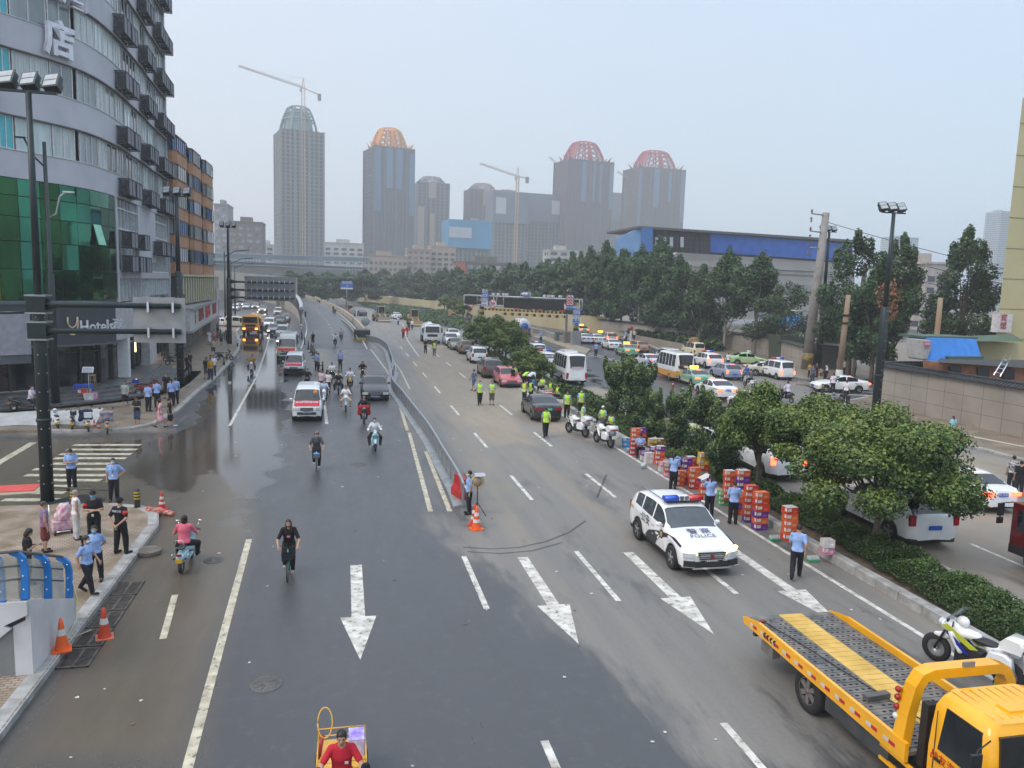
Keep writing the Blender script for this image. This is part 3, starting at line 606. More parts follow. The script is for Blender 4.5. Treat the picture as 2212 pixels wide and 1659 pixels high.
tower('lattice_top_tower','maroon tower with dark red lattice crown, rightmost on the skyline',1358,1468,368,800,36,R_(6),REDF,CORR,crown='lattice',crownm=REDC,nb=12,cr_h=19,panels=((-.35,-.1,.7,.99,BLP),(.84,1.0,.6,.98,BLP),(.3,.42,.75,.98,BLP),(-.98,-.86,.5,.98,BLP)))
CREM=M('cream_cladding',(.32,.27,.22),.7)
def slab(name,label,px0,px1,ytop,Y,d,frame,core,**k):return tower(name,label,px0,px1,ytop,Y,d,R_(5),frame,core,**k)
GRYF=M('grey_blue_frame',(.14,.155,.18),.7)
o1=slab('apartment_tower','grey and cream apartment tower with ribbed cap right of the orange crowned tower',895,968,398,830,26,GRYF,COREG,panels=((-.95,-.55,.0,.78,CREM),(-.2,.1,.0,.72,CREM),(-.3,.15,.86,1.0,CREM)),crown='rib',crownm=M('cap_grey',(.20,.19,.21),.6),cr_h=7)
o2=slab('apartment_tower','cream and maroon apartment tower with ribbed cap behind the blue netting',1007,1076,412,850,26,REDF,COREG,panels=((-.95,-.4,.0,.72,CREM),(.2,.6,.0,.72,CREM),(-.1,.5,.85,1.0,CREM)),crown='rib',crownm=M('cap_pink',(.27,.17,.19),.6),cr_h=7)
o3=slab('apartment_tower','netted apartment tower under construction with ribbed cap left of the maroon tower',1060,1132,428,860,26,GRYF,COREG,crown='rib',crownm=M('cap_pink',(.27,.17,.19),.6),cr_h=8)
NETG=M('safety_net_grey',(.12,.15,.19),.8,vs=.05);NETB=M('safety_net_blue',(.05,.24,.42),.8,vs=.05)
def netted(label,px0,px1,ynet,ymid,Y,net,signs=()):
 o=tower('netted_tower',label,px0,px1,(ynet+ymid)/2+4,Y,24,R_(5),CONC,COREG,bay=3.6)
 a,c,e_=AY(px0,ynet,Y),AY(px1,ynet,Y),AY(px0,ymid,Y);w=(c[0]-a[0])/2
 b=MB();b.box(-w-1,w+1,-14,14,e_[2],a[2]);b.build('safety_net',net,o)
 for sx in signs:b=MB();b.box(sx*w-5,sx*w+5,-14.5,-14.1,e_[2]+8,a[2]-6);b.build('banner',M('pale_banner',(.42,.45,.5),.7),o)
netted('tower under construction wrapped in grey netting left of the maroon tower',1058,1130,415,482,740,NETG,(-.6,));netted('tower in grey netting partly hidden by the maroon tower',1130,1203,420,480,770,NETG,(.7,))
netted('tower in grey netting between the two maroon towers',1305,1362,418,478,900,NETG);netted('shorter tower wrapped in bright blue netting',963,1052,476,536,640,NETB,(-.75,-.25))
def crane(label,px,ytop,Y,tip,ctr,mm,mast_w=1.6):
 m=AY(px,ytop,Y);zj=float(m[2])-8;o=empty('tower_crane',(m[0],Y,0),0,label,'crane')
 def onz(q):d=ray(*q);t_=(zj-9)/d[2];p=EYE+d*t_;return(p[0]-m[0],p[1]-Y,zj)
 b=MB();w=mast_w/2
 for sx in(-w,w):
  for sy in(-w,w):b.box(sx-.22,sx+.22,sy-.22,sy+.22,0,zj+1)
 z=0;k=0
 while z<zj:b.tube([(-w if k%2 else w,-w,z),(w if k%2 else-w,-w,min(zj,z+3))],.14,4);b.tube([(-w,w if k%2 else-w,z),(-w,-w if k%2 else w,min(zj,z+3))],.14,4);z+=3;k+=1
 b.build('mast',mm,o)
 T,Cn=Vector(onz(tip)),Vector(onz(ctr))
 b=MB();n=22;up=Vector((0,0,1.6));side=(T-Cn).cross(Vector((0,0,1))).normalized()*.8
 b.tube([side+Vector((0,0,zj)),T+side],.2,4);b.tube([-side+Vector((0,0,zj)),T-side],.2,4);b.tube([Vector((0,0,zj))+up,T+up*.5],.2,4)
 for i in range(n):p=Vector((0,0,zj)).lerp(T,i/n);q=Vector((0,0,zj)).lerp(T,(i+.5)/n);r=Vector((0,0,zj)).lerp(T,(i+1)/n);b.tube([p+side,q+up,r-side],.1,3)
 b.build('jib',mm,o)
 b=MB();b.tube([(0,0,zj),Cn],.45,5);b.build('counter_jib',mm,o);b=MB();b.cbox(Cn-Vector((0,0,2)),(1.4,1.4,2.6));b.build('counterweight',M('counterweight',(.16,.16,.17),.8),o)
 ap=Vector((0,0,zj+8));b=MB();b.tube([(w,0,zj),ap],.28,4);b.tube([(-w,0,zj),ap],.28,4);b.tube([ap,Vector((0,0,zj)).lerp(T,.72)+up],.07,3);b.tube([ap,Vector((0,0,zj)).lerp(T,.35)+up],.07,3);b.tube([ap,Cn],.07,3);b.build('tower_head',mm,o)
 b=MB();b.box(-2.8,-.9,-1,1,zj-3,zj-.6);b.build('cab',M('crane_cab',(.4,.4,.42),.5),o)
CRO=M('crane_orange',(.42,.24,.12),.6,vs=.02,col2=(.5,.35,.25));CRW=M('crane_pale',(.45,.36,.34),.6)
crane('tall tower crane standing in front of the bare concrete tower',655,168,675,(515,143),(690,205),CRO,2.4);crane('orange tower crane above the netted towers',1119,362,690,(1037,354),(1139,384),CRO,2.2)
crane('tower crane half hidden behind the left maroon tower',1211,345,800,(1187,340),(1222,362),CRW,1.6);crane('tower crane half hidden behind the right maroon tower',1380,385,850,(1333,371),(1395,400),CRO,1.6)
def blk(name,label,px0,px1,ytop,Y,d,mat,**k):
 a,c=AY(px0,ytop,Y),AY(px1,ytop,Y);return block(name,label,float(a[0]),float(c[0]),Y,d,float((a[2]+c[2])/2)-.6,mat,**k)
BRG=M('brown_grey_wall',(.17,.145,.135),.8);PNK=M('pinkish_wall',(.33,.265,.22),.8,vs=.1);GRW=M('grey_wall',(.24,.25,.26),.8);WHW=M('whitish_wall',(.42,.41,.39),.8,vs=.2)
blk('apartment_block','tall grey apartment block just right of the brown flats, stepped roof',462,492,440,430,20,GRW,win=(.3,.33,.36));blk('apartment_block','brown apartment block with grey window bands left of the concrete tower',494,566,478,420,18,BRG,win=(.22,.23,.25))
blk('apartment_block','pale low block behind the elevated road left of the concrete tower',556,592,527,520,20,WHW);blk('apartment_block','long whitish apartment block between the concrete and orange crowned towers',700,786,524,560,18,WHW,bay=5)
blk('office_block','low pinkish office block with dark window bands above the tree row',786,880,551,470,16,PNK,fh=3.6,bay=2.6,win=(.10,.11,.12));blk('apartment_block','pinkish flats with stepped roofs beside the low office block',880,930,537,480,20,PNK,win=(.14,.14,.15));blk('apartment_block','pinkish flats with water tanks, right of the stepped roofs',930,985,531,490,18,M('pink_wall_b',(.36,.29,.24),.8))
o=blk('apartment_block','old grey flats with red end wall and white balcony windows',985,1125,566,340,12,M('old_grey_wall',(.15,.145,.14),.85,vs=.6),fh=3,bay=4,win=(.30,.34,.38))
a=AY(985,566,340);b=MB();b.box(-14.5,-10.2,-.5,-.14,0,float(a[2]));b.build('red_end_wall',M('red_end',(.36,.10,.07),.8),o)
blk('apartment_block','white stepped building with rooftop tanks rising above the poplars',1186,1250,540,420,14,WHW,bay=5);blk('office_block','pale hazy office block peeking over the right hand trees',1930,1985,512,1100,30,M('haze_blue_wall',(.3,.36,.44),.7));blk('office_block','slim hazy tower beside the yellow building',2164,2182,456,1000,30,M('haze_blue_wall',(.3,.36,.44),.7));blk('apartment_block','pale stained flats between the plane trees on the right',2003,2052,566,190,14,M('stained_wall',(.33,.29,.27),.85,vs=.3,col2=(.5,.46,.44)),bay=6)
#brown flats with bay windows, left
flats=empty('apartment_building',(0,0,0),label='brown and orange apartment building with projecting glazed bays beyond the hotel',cat='building')
BRN=M('brown_tile',(.20,.095,.04),.7,vs=.5);ORG=M('orange_tile',(.40,.20,.105),.7,vs=.5)
b=MB();b.box(-32,-20.6,95,123.4,0,24.3);b.build('wall',BRN,flats);b=MB();b.box(-32,-18.9,95,123.6,24.4,24.8);b.build('roof',M('roof_dark',(.10,.10,.10),.8),flats)
FR2=M('bay_frame',(.5,.5,.48),.5)
for j,y in enumerate((94.8,104.2,113.6)):
 for k in range(5):
  z=9.2+k*3.1;P=[(-20.6,y),(-18.8,y+.2),(-18.4,y+.7),(-18.4,y+6.4),(-18.8,y+6.8),(-20.6,y+7.0)]
  b=MB();b.prism(P,z,z+1.25,0);b.prism([(p[0]+(.08 if i in(1,2,3,4)else 0),p[1])for i,p in enumerate(P)],z+1.25,z+1.4,1);b.prism(P,z+2.95,z+3.1,1);o=b.build('bay',[ORG,BRN],flats)
  gcol=[M('bay_glass_blue',(.03,.10,.22),.08,spec=.9),M('bay_glass_grey',(.09,.11,.12),.1,spec=.9),M('bay_glass_green',(.07,.11,.10),.1,spec=.9),M('bay_glass_pale',(.24,.27,.28),.15)][(j*2+k*3+4)%4 if k<4 else 0]
  b=MB();b.prism([(p[0]-(.12 if i in(1,2,3,4)else 0),p[1])for i,p in enumerate(P)],z+1.4,z+2.95);b.build('glazing',gcol,o)
  b=MB();fm=[WHT,M('blue_frame',(.05,.12,.3),.4),FR2][(j+k)%3]
  for p,q in zip(P[:-1],P[1:]):
   n=max(1,int(math.dist(p,q)/1.1))
   for i in range(n+1):x,yy=p[0]+(q[0]-p[0])*i/n,p[1]+(q[1]-p[1])*i/n;b.box(x-.05,x+.05,yy-.05,yy+.05,z+1.4,z+2.95)
  b.build('frame',fm,o)
b=MB();b.box(-20.6,-18.3,97,122,8.9,9.15);b.box(-20.5,-18.6,98,121.5,5.6,8.9,1)
for y in np.arange(98,121,1.6):b.box(-18.65,-18.5,y,y+.5,5.7,8.8,2)
b.build('lower_storey',[M('cream_eave',(.45,.42,.27),.7),M('lower_dark',(.09,.09,.08),.4),M('cream_post',(.52,.48,.32),.6)],flats)
#shops with fascia
shops=empty('shop_row',(0,0,0),label='row of low shops with white fascia and red Chinese signs below the brown flats',cat='shop')
SH=Path([(-16.4,90),(-17.6,104),(-18.6,118),(-19.6,131)])
b=MB();SH.wall(b,0,SH.L,2.9,5.2,-3.5,0);SH.wall(b,0,SH.L,5.2,5.45,-3.5,.3,1);SH.wall(b,0,SH.L,2.7,2.95,-3.5,.25,1);b.build('fascia',[M('fascia_white',(.48,.46,.46),.6),M('fascia_trim',(.28,.28,.27),.6)],shops)
b=MB();SH.wall(b,0,SH.L,.15,2.7,-3,-2.2)
b.build('shop_glass',M('shop_glass',(.05,.06,.06),.1,spec=.9),shops);b=MB()
for d in np.arange(0,SH.L,3.1):SH.wall(b,d,d+.5,.15,2.7,-2.2,-1.7)
b.build('pillar',M('shop_pillar',(.33,.31,.28),.7),shops)
for i,(s0,tx,m_)in enumerate(((3,'酒',M('gold_letter',(.35,.27,.06),.5)),(10.5,'烟酒超市',M('maroon_letter',(.30,.03,.03),.5)),(19.5,'便民超市',M('red_letter',(.60,.04,.04),.5)),(30,'快捷宾馆',M('maroon_letter',(.30,.03,.03),.5)))):
 a=SH.at(s0+3,.06);text(tx,m_,shops,(a[0],a[1],4.1),(R_(90),0,a[2]),1.7,.03,'sign_lettering')
b=MB()
for d in(5,14,22,30,36):a=SH.at(d,-.5);b.ell((a[0],a[1],2.55),(.12,.12,.12),8,6)
b.build('lit_lamp',M('warm_lit',(1,.8,.5),.3,emit=3),shops)
b=MB();b.box(-24,-19.6,123.5,132,0,9.0);b.box(-22,-19.2,127,130,5.4,7.2,1);b.build('grey_annexe',[M('annexe',(.27,.25,.24),.8),M('annexe_balcony',(.36,.36,.36),.7)],shops)
rail=empty('roof_terrace_fence',(-18.2,92,5.4),label='dark panel fence on the shop roof terrace',cat='fence');b=MB()
for k in range(11):b.cbox((.0-k*.16,k*2.2+1,.75),(.06,.85,.65));b.cbox((-k*.16,k*2.2,.8),(.07,.07,.8),1)
b.build('panel',[M('dark_fence',(.05,.055,.06),.6),MET],rail)
#elevated railway / road across the back with noise screens
via=empty('elevated_railway',(0,0,0),label='elevated viaduct with pale blue-grey noise screens crossing behind the road',cat='viaduct')
def quadY(b,q,Y0,Y1,th,m=0):
 (x0,t0,b0),(x1,t1,b1)=q;A0,A1=AY(x0,t0,Y0),AY(x1,t1,Y1);B0,B1=AY(x0,b0,Y0),AY(x1,b1,Y1)
 b.hexa([(B0[0],Y0,B0[2]),(B1[0],Y1,B1[2]),(B1[0],Y1+th,B1[2]),(B0[0],Y0+th,B0[2]),(A0[0],Y0,A0[2]),(A1[0],Y1,A1[2]),(A1[0],Y1+th,A1[2]),(A0[0],Y0+th,A0[2])],m)
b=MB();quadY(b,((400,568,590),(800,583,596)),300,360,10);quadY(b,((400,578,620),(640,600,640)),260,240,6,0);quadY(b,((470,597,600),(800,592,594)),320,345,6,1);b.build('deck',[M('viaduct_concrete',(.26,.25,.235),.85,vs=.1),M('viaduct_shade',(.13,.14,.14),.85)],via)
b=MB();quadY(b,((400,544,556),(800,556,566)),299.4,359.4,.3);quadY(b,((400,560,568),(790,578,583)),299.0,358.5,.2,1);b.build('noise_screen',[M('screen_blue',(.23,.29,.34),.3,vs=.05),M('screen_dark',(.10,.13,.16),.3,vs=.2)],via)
b=MB()
for k in range(60):x=400+k*6.7;A0=AY(x,545+k*.2,298.8+k);B0=AY(x,582+k*.2,298.8+k);b.box(A0[0]-.08,A0[0]+.08,298.6+k,298.8+k,B0[2],A0[2])
for t0,t1 in((544,556),(556,572),(566,583)):quadY(b,((400,t0,t0+1.4),(800,t1,t1+1.2)),298.5,358.4,.3)
b.build('screen_post',M('white_rail',(.45,.48,.5),.5),via)
b=MB()
for x in(-62,-46,-30,-12,4):b.cbox((x,322+x*.15,4.8),(1.6,1.6,4.8))
for x in(-52,-34,-20):b.cbox((x,262,3.0),(1.2,1.2,3.2))
b.build('pier',M('viaduct_concrete',(.26,.25,.235),.85,vs=.1),via)
#RAMP, FENCES, POLES, GANTRY, WALLS, RIGHT-HAND BUILDINGS
RC=[(-1.2,104,0),(-1.6,125,.12),(-2.3,145,.4),(-3.6,165,.8),(-5.6,190,1.2),(-9.5,225,1.7),(-15,262,2.2),(-22,300,2.7),(-36,350,3.1),(-60,400,3.4)]
class P3(Path):
 def __init__(s,pts):Path.__init__(s,[p[:2]for p in pts]);s.z=np.array([p[2]for p in pts]);s.zd=np.array([s.S[min(len(s.S)-1,i*8)]for i in range(len(pts))])
 def z_at(s,d):return float(np.interp(d,s.zd,s.z))
RP=P3(RC)
def ramp_band(b,s0,s1,o0,o1,h0,h1,m=0,step=3.0,sm=False):
 rows=[];k=max(2,int((s1-s0)/step))
 for i in range(k+1):
  d=s0+(s1-s0)*i/k;z=RP.z_at(d);a,c=RP.at(d,o0),RP.at(d,o1);rows.append([(a[0],a[1],max(-.2,z+h0)),(c[0],c[1],max(-.2,z+h0)),(c[0],c[1],z+h1),(a[0],a[1],z+h1),(a[0],a[1],max(-.2,z+h0))])
 b.grid(rows,m,sm=sm);b.poly(rows[0][:4][::-1],m);b.poly(rows[-1][:4],m)
b=MB();ramp_band(b,0,RP.L,-4.9,4.9,-4,.012);b.build('ramp_road',M('ramp_asphalt',(.062,.067,.076),.42,vs=.5,var=.2,bump=.05),kind='structure')
b=MB();rows=[]
for off in(-4.2,4.3):
 rows=[]
 for d in np.arange(0,RP.L,3.0):a,c=RP.at(d,off-.09),RP.at(d,off+.09);z=RP.z_at(d)+.018;rows.append([(a[0],a[1],z),(c[0],c[1],z)])
 b.grid(rows,sm=False)
for d in np.arange(10,RP.L,7.5):a=RP.at(d,0);z=RP.z_at(d)+.018;b.poly([(a[0]-.12,a[1]-1.2,z),(a[0]+.12,a[1]-1.2,z),(a[0]+.12,a[1]+1.2,z),(a[0]-.12,a[1]+1.2,z)])
b.build('lane_marking',PNT,kind='structure')
CW=M('parapet_concrete',(.30,.25,.20),.8,vs=.4,col2=(.42,.37,.31))
b=MB();ramp_band(b,24,RP.L,4.9,5.2,-3,1.05);ramp_band(b,24,RP.L,4.85,5.25,1.05,1.15)
b.build('ramp_parapet',CW,label='pale concrete parapet along the right edge of the ramp',cat='parapet')
bar=empty('noise_barrier',(0,0,0),label='tall grey noise barrier with rounded silver top on the left edge of the ramp',cat='noise barrier')
b=MB();ramp_band(b,30,RP.L,-5.25,-4.95,-3.4,1.0);b.build('base_wall',M('barrier_base',(.25,.225,.19),.85,vs=.3,col2=(.33,.31,.28)),bar)
b=MB();ramp_band(b,34,RP.L,-5.2,-5.05,1.0,3.5);b.build('panel',M('barrier_panel',(.19,.185,.19),.6,vs=.3),bar)
b=MB();ramp_band(b,34,RP.L,-5.45,-4.85,3.5,3.95,sm=True);b.build('rounded_top',M('barrier_top',(.42,.45,.47),.4,.3),bar)
b=MB()
for d in np.arange(34,RP.L,2.6):a=RP.at(d,-5.25);z=RP.z_at(d);b.box(a[0]-.07,a[0]+.07,a[1]-.07,a[1]+.07,z+.9,z+3.6)
b.build('post',M('barrier_post',(.11,.11,.115),.6),bar)
b=MB();P=[g2(*q)for q in((648,735),(655,705),(652,690),(640,676))]
for i in range(3):b.tube([(*P[i],.95),(*P[i+1],.95)],.05,5);b.tube([(*P[i],.5),(*P[i+1],.5)],.05,5);b.tube([(*P[i],0),(*P[i],.95)],.05,5)
b.build('guard_rail',M('rail_white',(.5,.52,.53),.5),label='pale metal guard rail at the foot of the noise barrier',cat='railing')
def fence(px,label,name='guard_barrier',close=True):
 P=[g2(*q)for q in px];pp=Path(P);o=empty(name,(P[0][0],P[0][1],0),0,label,'barrier');T0=Matrix.Translation((-P[0][0],-P[0][1],0))
 def sweep(sec,m,nm,step=.6,sm=False):
  b=MB();b.T=T0;rows=[];n=int(pp.L/step)
  for i in range(n+1):
   x,y,a=pp.at(pp.L*i/n);rows.append([(x-math.sin(a)*u,y+math.cos(a)*u,v)for u,v in sec+sec[:1]])
  b.grid(rows,sm=sm);b.poly(rows[0][:-1]);b.poly(rows[-1][:-1][::-1]);return b.build(nm,m,o)
 sweep([(-.42,.0),(.42,.0),(.40,.05),(.1,.10),(-.1,.10),(-.40,.05)],M('skirt_grey',(.25,.27,.29),.4,.4,vs=2,col2=(.36,.38,.40)),'base_plate')
 sweep([(-.015,.1),(.015,.1),(.015,.92),(-.015,.92)],M('mesh_panel',(.30,.32,.335),.5,.3,vs=2,alpha=.62),'mesh_panel')
 sweep([(math.cos(t)*.06,.96+math.sin(t)*.06)for t in np.linspace(0,2*math.pi,9)[:-1]],M('rail_galv',(.36,.41,.45),.35,.5),'top_rail',sm=True)
 b=MB();b.T=T0
 for d in np.arange(0,pp.L,1.5):x,y,a=pp.at(d);b.box(x-.03,x+.03,y-.03,y+.03,.05,.95)
 x,y,a=pp.at(.1);b.tube([(x,y,.95),(x+.1,y-.25,.8),(x+.14,y-.45,.03)],.06,8);b.build('post',M('rail_galv',(.36,.41,.45),.35,.5),o)
 for d in np.arange(3,pp.L,3.1):b=MB();b.T=T0;x,y,a=pp.at(d,.06 if pp.Q[0].x>-3 else.06);b.cbox((x,y,.62),(.02,.07,.17),rz=a+1.57);b.build('reflector',M('reflector_orange',(.70,.24,.02),.3),o)
 return o
fence([(1001,1096),(985,1058),(958,1010),(925,950),(893,905),(868,870),(849,845),(845,825),(852,805)],'near length of dented grey guard barrier running down the middle of the road')
fence([(846,812),(848,795),(842,775),(835,757),(815,743),(790,738)],'far length of bent grey guard barrier ending at the yellow tunnel block')
fence([(770,740),(757,718),(745,706),(733,697)],'short grey barrier between ramp and tunnel road beside the round signs')
p=G(782,737);o=empty('crash_block',(p[0],p[1],0),0,'dark box on yellow base where ramp and tunnel road split','crash barrier')
b=MB();b.box(-1.3,1.3,-.6,3,0,.55);b.build('base',M('yellow_base',(.40,.28,.06),.7,col2=(.5,.4,.2)),o);b=MB();b.box(-1.2,1.2,-.5,2.6,.55,1.7);b.box(-1.1,-.1,-.56,-.5,.75,1.5,1);b.box(.1,1.1,-.56,-.5,.75,1.5,1);b.build('box',[M('box_green',(.05,.07,.06),.6),BLK],o)
for px,py,tp in((789,737,693),(762,706,671),(727,660,632)):
 p=G(px,py);z=float(AY(px,tp,p[1])[2]);o=empty('round_sign',(p[0],p[1],0),0,{789:'round grey sign back on pole nearest the crash block',762:'middle round grey sign back beside the ramp parapet',727:'farthest round grey sign back above the ramp parapet'}[px],'sign')
 b=MB();b.tube([(0,0,0),(0,0,z)],.08,8);b.build('pole',MET,o);b=MB();b.lathe([(.001,-.03),(.62,-.03),(.65,0),(.62,.03),(.001,.03)],(0,-.1,z-.1),'Y',20);b.build('sign_plate',M('sign_back',(.33,.34,.35),.6),o)
 #street light posts with three floodlights
POST=M('post_green_black',(.014,.026,.030),.4,.2)
def floodpost(px,py,ytop,label,r=.24,arms=(),thick=7.8,X=None,head=(0,0),group=None,bolts=True):
 p=G(px,py);h=float(AY(px,ytop,p[1])[2]);o=empty('street_lamp',(p[0],p[1],0),0,label,'street lamp',group)
 b=MB();b.tube([(0,0,0),(0,0,thick),(0,0,thick+.12)],[r,r*.93,r*.62],16);b.tube([(0,0,thick),(0,0,h)],[r*.6,r*.42],12)
 if bolts:
  b.lathe([(r*1.3,0),(r*1.3,.05),(r,.05)],n=16)
  for z in np.arange(.8,thick,.72):b.ell((-.02,-r*.97,z),(.03,.03,.03),6,4,1);b.ell((r*.9,-r*.4,z),(.03,.03,.03),6,4,1)
  b.lathe([(r*.96,3.2),(r*1.12,3.22),(r*1.12,3.34),(r*.96,3.36)],n=16)
 b.build('pole',[POST,ALU],o)
 b=MB();b.box(-.95,.95,-.06,.06,h-.03,h+.06);b.build('crossbar',POST,o)
 for k in(-1,0,1):
  f=empty('floodlight',(k*.75,0,h+.1));f.parent=o;b=MB();b.T=Matrix.Rotation(R_(-38),4,'X')@Matrix.Rotation(R_(-14),4,'Z')
  b.box(-.27,.27,-.12,.12,.1,.72);b.box(-.3,.3,-.16,-.12,.06,.76);b.box(-.2,.2,.12,.3,.2,.55);b.build('housing',M('lamp_housing',(.02,.03,.032),.5),f)
  b=MB();b.T=Matrix.Rotation(R_(-38),4,'X')@Matrix.Rotation(R_(-14),4,'Z');b.box(-.24,.24,-.18,-.16,.12,.39);b.box(-.24,.24,-.18,-.16,.43,.70);b.build('lens',M('flood_lens',(.38,.42,.44),.15),f)
 return o,p,h
o,p,h=floodpost(103,1085,202,'near left dark green lamp post carrying the blank grey sign panel')
for z in(7.75,6.75):
 b=MB();b.tube([(.15,-.05,z),(.75,-.08,z),(5.1,-.25,z+.05)],[.26,.11,.10],10);b.build('bracket_arm',POST,o);b=MB();b.box(-.32,.32,-.32,.32,z-.3,z+.3);b.box(-.36,.36,-.36,.36,z+.3,z+.36,1);b.box(-.36,.36,-.36,.36,z-.36,z-.3,1);b.build('clamp',[POST,MET],o)
 for x in(3.95,4.85):b=MB();b.box(x-.04,x+.04,-.42,-.12,z-.2,z+.2);b.build('strap',CHR,o)
b=MB();b.box(3.35,5.25,-.14,-.08,6.35,8.12);b.box(3.38,5.22,-.08,-.02,6.4,6.46);b.box(3.38,5.22,-.08,-.02,8.0,8.06);b.build('sign_panel',M('sign_back_panel',(.27,.28,.29),.55,vs=2,col2=(.34,.35,.355)),o)
b=MB();b.tube([(-.1,0,7.45),(-1.35,-.2,7.40)],.06,8);b.build('short_arm',POST,o)
p2=G(121,880);o2=empty('traffic_pole',(p2[0],p2[1],0),0,'second dark pole right behind the near lamp post, with small silver street light','street lamp')
b=MB();b.tube([(0,0,0),(0,0,8.8),(0,0,8.9),(0,0,17.2)],[.27,.23,.15,.11],14);b.build('pole',POST,o2);b=MB();b.tube([(0,0,12.4),(.55,-.1,12.7),(.8,-.1,13.8),(1.15,-.15,14.1)],.06,8);b.build('lamp_arm',M('silver_arm',(.45,.47,.48),.3,.6),o2);b=MB();b.cbox((1.35,-.15,14.12),(.32,.12,.05));b.build('lamp_head',M('lamp_white',(.6,.62,.62),.4),o2)
b=MB();b.tube([(0,0,15.6),(-.7,.1,16.3),(-1.2,.1,17.4)],.06,8);b.cbox((-1.4,.1,17.4),(.3,.12,.05));b.build('lamp_arm',POST,o2)
floodpost(391,835,425,'second lamp post on the left pavement, behind the sign panel',thick=9.2,r=.3)
o,p,h=floodpost(496,745,492,'third lamp post on the left, carrying three long sign arms',thick=8.8,r=.32)
for z in(8.4,7.35,6.35):
 b=MB();b.tube([(.2,0,z),(1.0,0,z),(8.4,-.3,z)],[.3,.14,.12],10);b.build('bracket_arm',POST,o)
 b=MB()
 for k in range(9):b.box(2.2+k*.7,2.26+k*.7,-.42,-.02,z-.12,z+.3)
 b.build('strap',CHR,o)
b=MB();b.box(2.0,8.55,.1,.2,6.0,9.2)
for k in range(10):b.box(2.1+k*.7,2.16+k*.7,.02,.1,6.0,9.2,1)
b.build('sign_panel',[M('sign_back_panel',(.27,.28,.29),.55,vs=2,col2=(.34,.35,.355)),MET],o)
for(px,py,yt,nm)in((487,700,545,'slim lamp post with curved arm just left of the third floodlight post'),(500,690,562,'slim grey lamp post with curved arm just behind the third floodlight post'),(508,680,573,'far slim lamp post with short arm beyond the sign arms')):
 p=G(px,py);h=float(AY(px,yt,p[1])[2]);o=empty('street_lamp',(p[0],p[1],0),0,nm,'street lamp');b=MB();b.tube([(0,0,0),(0,0,h)],[.2,.12],8);b.build('pole',POST,o);b=MB();b.tube([(0,0,h-.8),(2,0,h+.3),(4.5,0,h+.6)],.1,6);b.build('lamp_arm',POST,o)
floodpost(1890,905,458,'right hand lamp post with three floodlights in front of the tiled wall',thick=8.2,r=.30)
floodpost(1767,800,500,'smaller three-headed lamp post beside the thick utility pole',thick=9.0,r=.34)
UP=M('pole_concrete',(.22,.21,.20),.85,vs=1.2,col2=(.30,.29,.28));WOOD=M('pole_brown',(.25,.16,.095),.85,vs=.7,col2=(.33,.28,.22),stretch=(1,1,.3))
p=G(1741,800);h=float(AY(1757,458,p[1])[2]);up=empty('utility_pole',(p[0],p[1],0),0,'thick grey concrete utility pole with insulators left of the floodlight post','utility pole')
b=MB();b.tube([(0,0,0),(1.0,0,h)],[.62,.40],16);b.build('pole',UP,up);b=MB();b.tube([(0,-.1,.9),(.05,-.1,2.1)],.66,16)
b.build('hazard_band',M('hazard_yellow',(.35,.26,.06),.6,vs=3,col2=(.1,.09,.05)),up)
for k,z in enumerate((h-.3,h-2.3,h-4.2)):
 b=MB();b.tube([(.9,0,z),(-1.0,-.2,z+.1)],.09,6);b.build('crossarm',MET,up);b=MB();b.lathe([(.04,0),(.16,.05),(.04,.1),(.16,.25),(.04,.3),(.16,.45),(.05,.6)],(-1.0,-.2,z-.9),'Z',8);b.lathe([(.04,0),(.14,.05),(.04,.1),(.14,.2),(.04,.5)],(-1.0,-.2,z+.1),'Z',8);b.build('insulator',M('insulator',(.16,.09,.08),.3),up)
for z in(h-11.5,):b=MB();b.tube([(-2.6,0,z),(.5,0,z-.1),(3.4,0,z-.4)],.08,6);b.build('crossarm',MET,up)
wires=empty('power_lines',(p[0],p[1],0),0,'thin power lines sagging from the utility pole towards the right','power line')
for k,(za,zb)in enumerate(((h-1,9),(h-3,7.5),(h-5,6))):
 b=MB();q=[(.9+50*t,-8*t,za+(zb-za)*t-4*t*(1-t))for t in np.linspace(0,1,14)];b.tube(q,.035,4);b.build('wire',BLK,wires)
for(px,py,tx,ty,lab,r)in((1808,846,1833,637,'nearer leaning brown pole with white painted foot beside the white car',.3),(1838,815,1870,570,'farther leaning brown pole rising through the plane tree',.32)):
 p=G(px,py);T=AY(tx,ty,p[1]);o=empty('utility_pole',(p[0],p[1],0),0,lab,'utility pole');d=Vector((T[0]-p[0],0,T[2]))
 b=MB();b.tube([d*.22,d],[r,r*.72],12);b.build('pole',WOOD,o);b=MB();b.tube([(0,0,0),d*.23],[r*1.08,r*1.03],12);b.build('painted_foot',M('foot_white',(.42,.42,.4),.8,vs=3,col2=(.55,.58,.56)),o)
 b=MB();b.lathe([(r*.98,0),(r*1.05,.02),(r*1.05,.2)],tuple(d*.78),'Z',12);b.lathe([(r*.98,0),(r*1.05,.02),(r*1.05,.2)],tuple(d*.7),'Z',12);b.build('steel_band',BLK,o)
p=G(1478*0+2027,790,0);T=AY(2032,643,62);o=empty('utility_pole',(T[0],62,0),0,'brown wooden pole standing behind the blue sheet shed','utility pole');b=MB();b.tube([(0,0,0),(0,0,float(T[2]))],[.3,.22],12);b.build('pole',WOOD,o)
